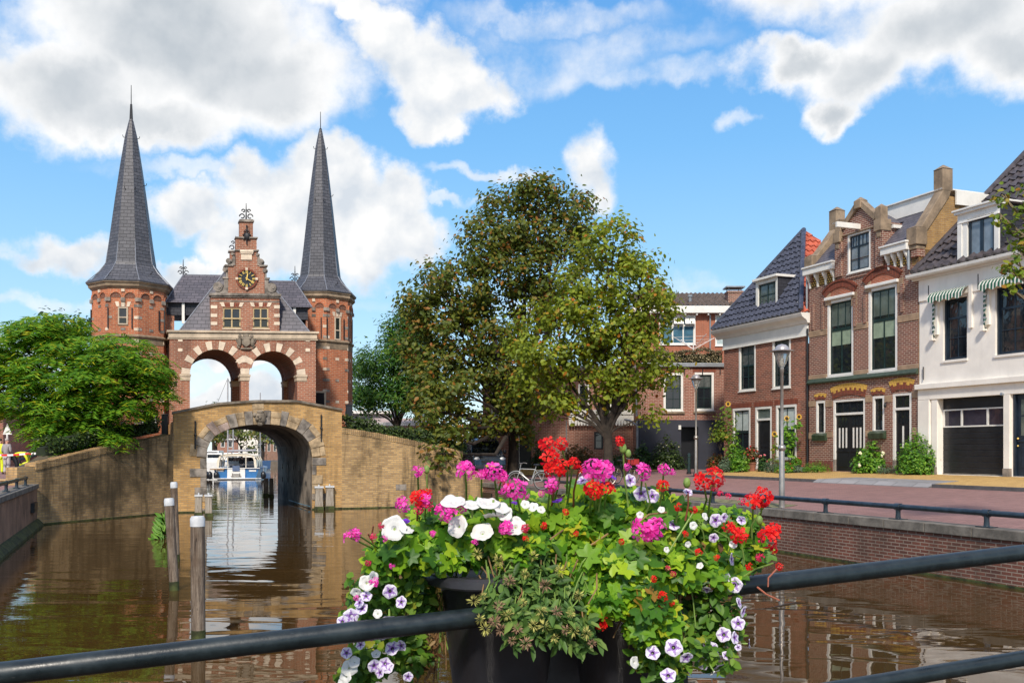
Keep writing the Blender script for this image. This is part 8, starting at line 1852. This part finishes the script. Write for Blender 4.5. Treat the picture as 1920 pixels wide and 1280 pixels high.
P, Nn = region([(760, 1030, 62, 36, 3.0, PT), (850, 1005, 80, 46, 3.05, PT), (940, 1000, 80, 48, 3.05, PT), (715, 1052, 34, 26, 2.98, .09), (830, 1045, 70, 26, 2.96, .08), (800, 985, 40, 30, 3.08, .1), (900, 965, 60, 26, 3.15, .1), (980, 1030, 60, 36, 2.98, .1), (1010, 965, 60, 36, 3.15, .12)], .019)
scatter_mesh('leaves', P, Nn, NR.uniform(.5, 1.25, len(P))*.039, *GLEAF, lf_ger, pg, pg.location)
pr_ = plant('red_geranium', 'red flowered ivy geranium filling the right planter', U(1180, 1050, 3.1))
P, Nn = region([(1060, 990, 70, 48, 3.1, PT), (1150, 965, 80, 46, 3.12, PT), (1240, 985, 80, 50, 3.12, PT), (1330, 1000, 60, 48, 3.15, .11), (1400, 1030, 44, 36, 3.15, .09), (1090, 1060, 66, 52, 3.0, .11), (1170, 1060, 70, 60, 3.0, .12), (1260, 1060, 70, 50, 3.05, .11), (1340, 1070, 50, 40, 3.08, .1), (1140, 1130, 46, 36, 2.92, .07), (1200, 1125, 46, 40, 2.92, .08), (1210, 1180, 40, 30, 2.92, .06), (1240, 1160, 36, 40, 2.95, .06), (1100, 935, 50, 26, 3.18, .1), (1200, 940, 70, 22, 3.18, .1), (1385, 985, 40, 22, 3.2, .08)], .0165)
scatter_mesh('leaves', P, Nn, NR.uniform(.55, 1.2, len(P))*.041, *GLEAF, lf_ger, pr_, pr_.location)
P, Nn = region([(1250, 1080, 80, 60, 3.1, .1), (1300, 1040, 70, 50, 3.1, .1), (1200, 1000, 90, 40, 3.1, .1)], .007); scatter_mesh('withered_leaves', P, Nn, NR.uniform(.02, .045, len(P)), *LEAF, lf_dead, pr_, pr_.location)
pl1 = plant('lilac_petunia', 'trailing petunia with pale lilac dark-eyed flowers hanging down on the left', U(690, 1150, 3.0))
P, Nn = region([(700, 1100, 46, 40, 3.0, .1), (675, 1150, 36, 44, 3.0, .09), (695, 1230, 44, 50, 3.0, .09), (760, 1100, 44, 46, 3.05, .09), (735, 1170, 40, 40, 3.05, .09), (770, 1220, 40, 50, 3.1, .08), (660, 1262, 30, 22, 3.0, .07), (800, 1130, 26, 40, 3.12, .06)], .030)
scatter_mesh('leaves', P, Nn, NR.uniform(.6, 1.3, len(P))*.034, *LEAF, lf_pet, pl1, pl1.location)
pl2 = plant('lilac_petunia', 'trailing petunia with lilac dark-eyed flowers hanging down on the right', U(1330, 1180, 3.1))
P, Nn = region([(1335, 1120, 50, 40, 3.1, .09), (1360, 1170, 34, 44, 3.1, .09), (1320, 1180, 50, 40, 3.12, .08), (1280, 1215, 60, 36, 3.0, .08), (1240, 1250, 52, 30, 2.98, .07), (1340, 1230, 40, 30, 3.05, .08), (1230, 1205, 40, 26, 2.98, .06), (1290, 1140, 40, 40, 3.12, .07), (1205, 1240, 24, 24, 2.96, .05)], .021)
scatter_mesh('leaves', P, Nn, NR.uniform(.6, 1.3, len(P))*.036, *LEAF, lf_pet, pl2, pl2.location)
pw = plant('white_petunia', 'white petunia with large flowers along the top of the left planter', U(880, 970, 3.05))
P, Nn = region([(740, 1005, 30, 20, 3.0, .06), (850, 955, 40, 20, 3.05, .07), (920, 960, 50, 22, 3.05, .07), (960, 1000, 30, 20, 3.0, .06)], .03); scatter_mesh('leaves', P, Nn, NR.uniform(.6, 1.2, len(P))*.034, *LEAF, lf_pet, pw, pw.location)
ph = plant('herb_plant', 'grey-green herb with dried brownish flower heads hanging over the middle of the railing', U(1000, 1150, 2.85))
P, Nn = region([(1000, 1060, 80, 30, 2.96, .07), (970, 1095, 60, 30, 2.9, .06), (1020, 1110, 70, 36, 2.9, .06), (925, 1130, 36, 24, 2.82, .05), (980, 1160, 70, 30, 2.80, .05), (1050, 1165, 60, 34, 2.80, .05), (1000, 1200, 60, 12, 2.79, .04), (1095, 1195, 30, 20, 2.80, .05)], .024)
Dh = np.array([0, -.2, .15])+NR.normal(size=(len(P), 3)); scatter_mesh('leaves', P, Nn, NR.uniform(.6, 1.3, len(P))*.044, *([(0, 0, 0), (.3, .17, .03), (.7, .15, .02), (1, 0, -.12), (.7, -.15, .02), (.3, -.17, .03)], [(0, 5, 4, 3), (0, 3, 2, 1)]), lf_herb, ph, ph.location, dirs=Dh)
# dried heads of the herb
rs = random.Random(3); m_dry1 = M('dry_yellow_green_head', (.36, .34, .09), .9, .2, 20, bmp=0); m_dry2 = M('dry_brown_head', (.28, .17, .10), .9, .2, 20, bmp=0)
def spiky(name, mat, r=.022, n=46):
    P = sph(n)*r*.25; me_o = scatter_mesh(name, P, np.cross(P, NR.normal(size=(n, 3))), NR.uniform(.7, 1.15, n)*r*.9, [(0, 0, 0), (.5, .12, 0), (1, 0, 0), (.5, -.12, 0)], [(0, 3, 2, 1)], mat, None, dirs=P); return me_o
dry = [spiky('dried_head', m_dry1), spiky('dried_head', m_dry2)]
dpos = [(888, 1125), (905, 1118), (935, 1135), (952, 1152), (980, 1130), (910, 1178), (928, 1165), (940, 1180), (970, 1178), (1000, 1172), (985, 1205), (1020, 1172), (1060, 1180), (1075, 1182), (1040, 1195), (1100, 1186), (1022, 1096), (1050, 1070), (985, 1075), (955, 1088), (895, 1038), (1000, 1042), (1045, 1145), (1070, 1150), (1015, 1145), (1110, 1205), (1085, 1115), (900, 1160), (960, 1200), (935, 1050)]
def place(proto, px, py, d, scale, parent, first, aim=None, roll=None):
    o = proto if first else proto.copy()
    if not first: COL.objects.link(o)
    p = U(px, py, d); o.parent = parent; o.location = p-Vector(parent.location); o.scale = (scale,)*3
    v = Vector(aim if aim else (rs.gauss(0, .35), -1, rs.gauss(.25, .35))).normalized(); o.rotation_mode = 'QUATERNION'; q_ = v.to_track_quat('Z', 'Y'); o.rotation_quaternion = q_ @ Matrix.Rotation(rs.random()*6.28, 3, 'Z').to_quaternion(); return o
seen = set()
def depth_at(px, py): return 2.90+.00012*(px-900)+(.06 if py < 960 else 0)-(.05 if 1040 < py < 1120 and 950 < px < 1250 else 0)
for i, (x, y) in enumerate(dpos):
    kx = 0 if rs.random() < .68 else 1; pro = dry[kx]; place(pro, x, y, 2.74 if y > 1110 else 2.84, rs.uniform(.65, 1.0), ph, kx not in seen); seen.add(kx)
# flower prototypes
PET = ([(0, 0, 0), (.35, .16, .06), (.75, .33, .10), (1.0, .20, .07), (1.04, 0, .05), (1.0, -.20, .07), (.75, -.33, .10), (.35, -.16, .06)], [(0, 7, 6, 5, 4), (0, 4, 3, 2, 1)])
def petalmat(name, stops, rough=.55):
    m = leafmat(name, stops, .35, rough); return m
m_pinkp = petalmat('pink_petal', [(0, (.62, .02, .28)), (.6, (.82, .05, .44)), (1, (.90, .16, .55))]); m_redp = petalmat('red_petal', [(0, (.50, .004, .006)), (.6, (.80, .012, .008)), (1, (.88, .05, .02))]); m_crim = petalmat('crimson_petal', [(0, (.45, .01, .05)), (.6, (.70, .02, .09)), (1, (.80, .08, .2))])
def ger_head(name, mat, nf, R_=.040, ps=.0225):
    P, Nn, Dd = [], [], []; b = MB()
    for i in range(nf):
        u_ = sph(1)[0]; u_[2] = abs(u_[2])*.8+.1; u_ /= np.linalg.norm(u_); c = u_*R_*NR.uniform(.8, 1.1); t1 = np.cross(u_, [.3, .5, .8]); t1 /= np.linalg.norm(t1); t2 = np.cross(u_, t1); a0 = NR.random()*6.28
        for j, a in enumerate((0, .55, 2.0, 3.14, 4.28)): dd = t1*math.cos(a+a0)+t2*math.sin(a+a0)+u_*.25; P.append(c+dd*.002); Dd.append(dd); Nn.append(u_+NR.normal(size=3)*.15)
    o = scatter_mesh(name, np.array(P), np.array(Nn), NR.uniform(.85, 1.15, len(P))*ps, *PET, mat, None, dirs=np.array(Dd)); return o
def trumpet(name, mats, stem, thr=2, veins=True):
    b = MB(); n = 30; prof = [(.02, -.42), (.10, -.28), (.24, -.07), (.42, -.01), (.62, .03), (.82, .05), (1.0, .0)]; vs = []
    for i, (r, z) in enumerate(prof):
        for j in range(n): a = 2*PI*j/n; l = 1+(.055*math.cos(5*a)+.025*math.cos(11*a+1)+.02*math.cos(3*a) if i > 3 else 0)*(i-3)/3; zz_ = z+(.05*math.cos(5*a+.6)+.07*math.sin(2*a+.4)+.03*math.cos(9*a) if i > 4 else 0); vs.append(Vector((math.cos(a)*r*l, math.sin(a)*r*l, zz_))*.040)
    for i in range(len(prof)-1):
        base = len(b.v); quads = [(j, (j+1) % n, n+(j+1) % n, n+j) for j in range(n)]
        vein = [j for j in range(n) if i < thr or (i == thr and veins) or (veins and i == thr+1 and j % 6 in (0, 1, 5)) or (veins and i == thr+2 and j % 6 == 0)]
        b.cur = 0 if i < thr else 1; b.add(vs[i*n:(i+2)*n], [quads[j] for j in vein]); b.cur = 2; b.add(vs[i*n:(i+2)*n], [quads[j] for j in range(n) if j not in vein])
    b.cur = 3; b.lathe((0, 0, 0), [(.004, -.06), (.006, -.035), (.005, -.012)], 6)
    return b.build(name, mats, None, smooth=True)
def flat(name, c, tr=.25, rough=.5):
    m, t, bs, N, L = newmat(name); tcn = N('ShaderNodeTexCoord'); n1 = noise(N, L, tcn.outputs['Object'], 60, 3); L(rgbmix(N, L, n1.outputs['Fac'], tuple(x*.85 for x in c), tuple(min(1, x*1.08) for x in c)), bs.inputs['Base Color']); bs.inputs['Roughness'].default_value = rough; bs.inputs['Subsurface Weight'].default_value = 0; tr_ = N('ShaderNodeBsdfTranslucent'); tr_.inputs[0].default_value = (*c, 1); mx = N('ShaderNodeMixShader'); mx.inputs[0].default_value = tr; L(bs.outputs[0], mx.inputs[1]); L(tr_.outputs[0], mx.inputs[2]); L(mx.outputs[0], t.nodes['Material Output'].inputs['Surface']); return m
m_thr, m_vein, m_lil, m_wht, m_wthr, m_purp = flat('petunia_dark_throat', (.055, .012, .09)), flat('petunia_vein_violet', (.36, .20, .55)), flat('petunia_pale_lilac', (.80, .74, .88)), flat('petunia_white', (.78, .775, .74)), flat('petunia_cream_throat', (.50, .42, .20)), flat('violet_petal', (.20, .03, .55))
protos = {'pink': [ger_head('flower_head', m_pinkp, n_) for n_ in (12, 9, 15)], 'red': [ger_head('flower_head', m_redp, n_) for n_ in (12, 9, 15)], 'crim': [ger_head('flower_head', m_crim, n_, .026, .018) for n_ in (9, 12)],
          'lil': [trumpet('flower', [m_thr, m_vein, m_lil, m_stemg], None)], 'wht': [trumpet('flower', [m_wthr, m_wht, m_wht, m_stemg], None, 1, False)], 'vio': [trumpet('flower', [m_thr, m_purp, m_purp, m_stemg], None)]}
used = set()
def flower(kind, px, py, rpx, parent, d=None, aim=None, nat=.055):
    v = rs.randrange(len(protos[kind])); pro = protos[kind][v]; d = d or depth_at(px, py)-.06; s = rpx*d/F/nat; first = (kind, v) not in used; used.add((kind, v)); return place(pro, px, py, d, s, parent, first, aim)
stm, stmb, stmr = {}, {}, {}
def stem(parent, px, py, d, px2, py2, d2=None, col=None, r=.0028):
    q_ = stm.setdefault((parent.name, col or 'g'), (MB(parent.location), parent, {'g': m_stemg, 'b': m_stemb, 'r': m_stemr}[col or 'g'])); p, e = U(px, py, d+.01), U(px2, py2, (d2 or d)+.06); m_ = lerp(p, e, .5)+Vector((rs.gauss(0, .008), 0, rs.gauss(0, .008))); q_[0].tube([p, m_, e], [r, r*1.15, r*1.3], 6)
PINK = [(871, 882, 21), (903, 890, 13), (925, 884, 21), (942, 893, 13), (783, 884, 13), (756, 945, 18), (798, 936, 18), (966, 918, 24), (1032, 908, 19), (832, 958, 20), (845, 966, 17), (868, 950, 13), (951, 990, 17), (658, 1008, 17), (668, 1000, 13), (1110, 880, 24), (1132, 882, 24), (1205, 884, 19), (1244, 880, 13), (1205, 990, 24), (1228, 992, 24), (702, 1092, 11), (1215, 1000, 18)]
RED = [(1025, 832, 19), (1052, 832, 14), (1030, 860, 22), (1052, 878, 20), (1036, 880, 19), (1075, 868, 13), (1161, 827, 11), (1110, 915, 19), (1136, 918, 18), (1118, 925, 15), (1318, 900, 21), (1338, 893, 21), (1412, 940, 20), (1432, 932, 20), (1365, 985, 14), (1385, 1004, 20), (1375, 995, 16), (1440, 1008, 24), (1448, 992, 17), (1243, 1118, 11), (1236, 1134, 13), (1126, 1162, 15), (1127, 1172, 12), (785, 934, 19), (800, 925, 13), (1242, 910, 13), (1272, 950, 9), (1085, 880, 9), (1462, 1062, 8), (955, 912, 8)]
for x, y, r in PINK:
    pa = pg if x < 1050 else pg; d = depth_at(x, y)-.06; flower('pink', x, y, r*1.06, pa, d); 
    if y < 925 or x < 690: stem(pg, x, y, d, x+rs.uniform(-10, 10)+(60 if x < 690 else 0), (y+70 if x >= 690 else 1045), 3.0)
for x, y, r in RED:
    d = depth_at(x, y)-.06; flower('red', x, y, r*1.06, pr_, d)
    if y < 960: stem(pr_, x, y, d, x+rs.uniform(-14, 14)-(10 if x > 1300 else 0), y+rs.uniform(60, 95), 3.05, 'r' if rs.random() < .3 else 'g')
for x, y, r in ((800, 948, 16), (785, 955, 13), (1035, 915, 11), (700, 1005, 9), (715, 985, 8), (940, 905, 9), (1340, 915, 9), (1365, 930, 8), (1390, 940, 10), (1425, 1010, 12), (1425, 1045, 11), (985, 990, 11), (1262, 1075, 8), (1252, 1065, 7), (1350, 925, 8), (690, 1055, 8)): flower('crim', x, y, r, pg if x < 1050 else pr_, nat=.042)
LIL2 = [(1202, 925, 15), (1223, 930, 14), (1182, 900, 13), (1262, 983, 14), (1342, 975, 14), (1372, 1048, 13, (.9, -.5, .1)), (1357, 1084, 15), (1377, 1096, 16), (1386, 1130, 12, (.8, -.5, .3)), (1394, 1146, 12, (.8, -.6, -.2)), (1384, 1168, 14), (1357, 1189, 15), (1378, 1195, 13, (.7, -.7, .2)), (1263, 1213, 18), (1224, 1223, 15), (1287, 1232, 14, (.2, -.8, -.5)), (1319, 1241, 15), (1253, 1265, 16), (1336, 1215, 14, (.4, -.8, .4)), (1320, 1213, 12), (1361, 1228, 9), (1346, 1250, 14, (.5, -.4, -.8)), (1405, 1206, 10, (1, -.2, 0)), (1384, 1213, 7), (1290, 922, 10), (1358, 970, 10), (1338, 1008, 10), (1390, 975, 10), (1325, 1105, 12, (-.2, -.6, -.8)), (1092, 900, 14, (-.4, -.5, .8))]
LIL1 = [(739, 1109, 14), (668, 1146, 15), (690, 1138, 12), (655, 1164, 13, (-.7, -.6, .2)), (698, 1120, 11), (733, 1163, 14, (.1, -.6, -.8)), (728, 1223, 14), (690, 1242, 13), (733, 1252, 12), (711, 1240, 12), (656, 1232, 11), (680, 1125, 11, (-.5, -.7, .4)), (648, 1168, 11), (702, 1262, 11)]
LIL1 = [(x_+rs.uniform(-12, 16), y_+rs.uniform(-10, 10), r_*.92, *t_) for x_, y_, r_, *t_ in LIL1]+[(752, 1128, 11), (646, 1192, 10), (715, 1190, 9), (752, 1210, 10), (676, 1208, 9), (765, 1268, 9)]
WHT = [(672, 1190, 11), (708, 1150, 10), (642, 1282, 14), (705, 1225, 10), (738, 990, 27), (762, 992, 16, (.3, -.4, .9)), (850, 940, 26, (0, -.45, .9)), (885, 945, 21, (0, -.4, .9)), (915, 942, 25, (.1, -.4, .9)), (938, 950, 20, (.3, -.5, .8)), (858, 986, 24), (904, 997, 24), (925, 966, 22, (0, -.2, -1)), (966, 986, 22), (946, 962, 17), (1000, 950, 11), (985, 945, 10), (688, 1092, 17), (700, 1082, 13), (655, 1252, 17), (648, 1268, 14), (664, 1240, 13), (668, 1110, 12), (1190, 1241, 13, (.6, -.7, .2)), (1340, 1260, 12, (.5, -.3, -.8))]
for q_ in LIL2: flower('lil', q_[0], q_[1], q_[2]*.95, pl2, (2.86 if q_[1] > 1110 and q_[0] < 1300 else 3.0), q_[3] if len(q_) > 3 else None, nat=.041)
for q_ in LIL1: flower('lil', q_[0], q_[1], q_[2]*1.1, pl1, 2.86, q_[3] if len(q_) > 3 else None, nat=.041)
for q_ in WHT: flower('wht', q_[0], q_[1], q_[2]*.92, pw if q_[0] < 1050 and q_[1] < 1060 else (pl1 if q_[0] < 900 else pl2), 2.86, q_[3] if len(q_) > 3 else None, nat=.041)
for x, y, r in ((757, 976, 12), (742, 1012, 8), (1145, 893, 12), (1128, 905, 8), (1045, 938, 10), (965, 942, 8)): flower('vio', x, y, r, pl2 if x > 1000 else pl1, 2.98, (rs.gauss(0, .4), -.3, 1), nat=.041)
for x, y, r in ((985, 1010, 8), (1020, 985, 9), (1060, 960, 8), (1300, 955, 9), (1285, 1000, 8), (1310, 1035, 9), (1345, 1045, 8), (1165, 1015, 7), (1080, 1000, 7), (1225, 1085, 8), (1260, 1130, 7), (1405, 1062, 9), (1350, 905, 8), (1450, 1030, 9), (1425, 918, 8)): flower('red', x, y, r, pr_, depth_at(x, y)-.05)
for x, y, r in ((720, 1010, 8), (812, 1000, 8), (890, 1015, 8), (735, 1060, 7), (668, 1120, 7), (985, 930, 9), (940, 920, 8), (1015, 925, 8), (695, 1195, 7), (1175, 875, 9), (1260, 885, 8)): flower('pink', x, y, r, pg, depth_at(x, y)-.05)
for x, y, r in ((1015, 955, 8), (1300, 985, 8), (1200, 965, 7), (1240, 955, 7), (1322, 968, 8), (1290, 1020, 6), (1375, 1020, 8), (1312, 1060, 7), (1250, 1030, 6)): flower('wht', x, y, r, pw, depth_at(x, y)-.05, nat=.041)
# buds and bare stalks
for x, y, x2, y2, c in ((1168, 842, 1178, 950, 'g'), (1160, 830, 1168, 845, 'r'), (1118, 905, 1122, 960, 'g'), (1425, 960, 1410, 1010, 'g'), (1440, 1100, 1460, 1062, 'r'), (1450, 1055, 1395, 1080, 'g'), (1462, 1125, 1420, 1100, 'r'), (1290, 925, 1285, 975, 'r'), (700, 985, 705, 1040, 'r'), (690, 1000, 708, 1040, 'r'), (800, 880, 802, 960, 'g'), (1210, 905, 1212, 960, 'g'), (1190, 985, 1250, 960, 'b'), (1195, 1015, 1235, 1040, 'b'), (1075, 1040, 1140, 1000, 'b'), (1150, 1195, 1185, 1110, 'b'), (1250, 1040, 1300, 960, 'g'), (1110, 1100, 1180, 1130, 'b'), (1280, 1020, 1330, 1060, 'g'), (900, 1035, 940, 1050, 'b'), (1020, 1020, 1060, 990, 'b')):
    stem(pr_ if x > 1050 else pg, x, y, 2.93, x2, y2, 2.93, c, .0024)
for k in range(36):   # hanging dry stems on the left
    x = rs.uniform(770, 835); y = rs.uniform(1090, 1120); stem(pl1, x, y, 3.12, x-rs.uniform(-14, 46), y+rs.uniform(90, 200), 3.08, 'b' if rs.random() < .6 else 'g', .0018)
for k in range(30):
    x = rs.uniform(1190, 1300); y = rs.uniform(1080, 1150); stem(pl2, x, y, 3.0, x+rs.uniform(-20, 40), y+rs.uniform(60, 140), 2.95, 'b' if rs.random() < .5 else 'g', .0018)
for k in range(70):
    x = rs.uniform(900, 1110); y = rs.uniform(1060, 1200); stem(ph, x, y, 2.80 if y > 1110 else 2.9, x+rs.uniform(-25, 25), y-rs.uniform(20, 60), 2.85, 'g' if rs.random() < .6 else 'b', .0019)
for k in range(60):
    x = rs.uniform(740, 1400); y = rs.uniform(960, 1060); stem(pg if x < 1020 else pr_, x, y, 3.0, x+rs.uniform(-40, 40), y+rs.uniform(20, 60), 2.98, 'g', .0022)
for (nm, c), (b, pa, mt) in stm.items(): b.build('stem', mt, pa, smooth=True)
bd = MB(pr_.location)
for x, y, r in ((1168, 840, 9), (1178, 850, 7), (1288, 905, 9), (1337, 912, 8), (1428, 948, 7), (1424, 975, 8), (800, 880, 7), (1072, 875, 5), (1240, 875, 6)): c = U(x, y, depth_at(x, y)-.05); bd.ball(c, (r*.0013, r*.0013, r*.0019), 8, 6)
bd.build('bud', m_stemg, pr_, smooth=True)
P, Nn = region([(815, 1170, 22, 60, 3.12, .05), (790, 1240, 40, 40, 3.1, .05)], .012); scatter_mesh('withered_leaves', P, Nn, NR.uniform(.02, .05, len(P)), *LANCE, lf_dead, pl1, pl1.location)
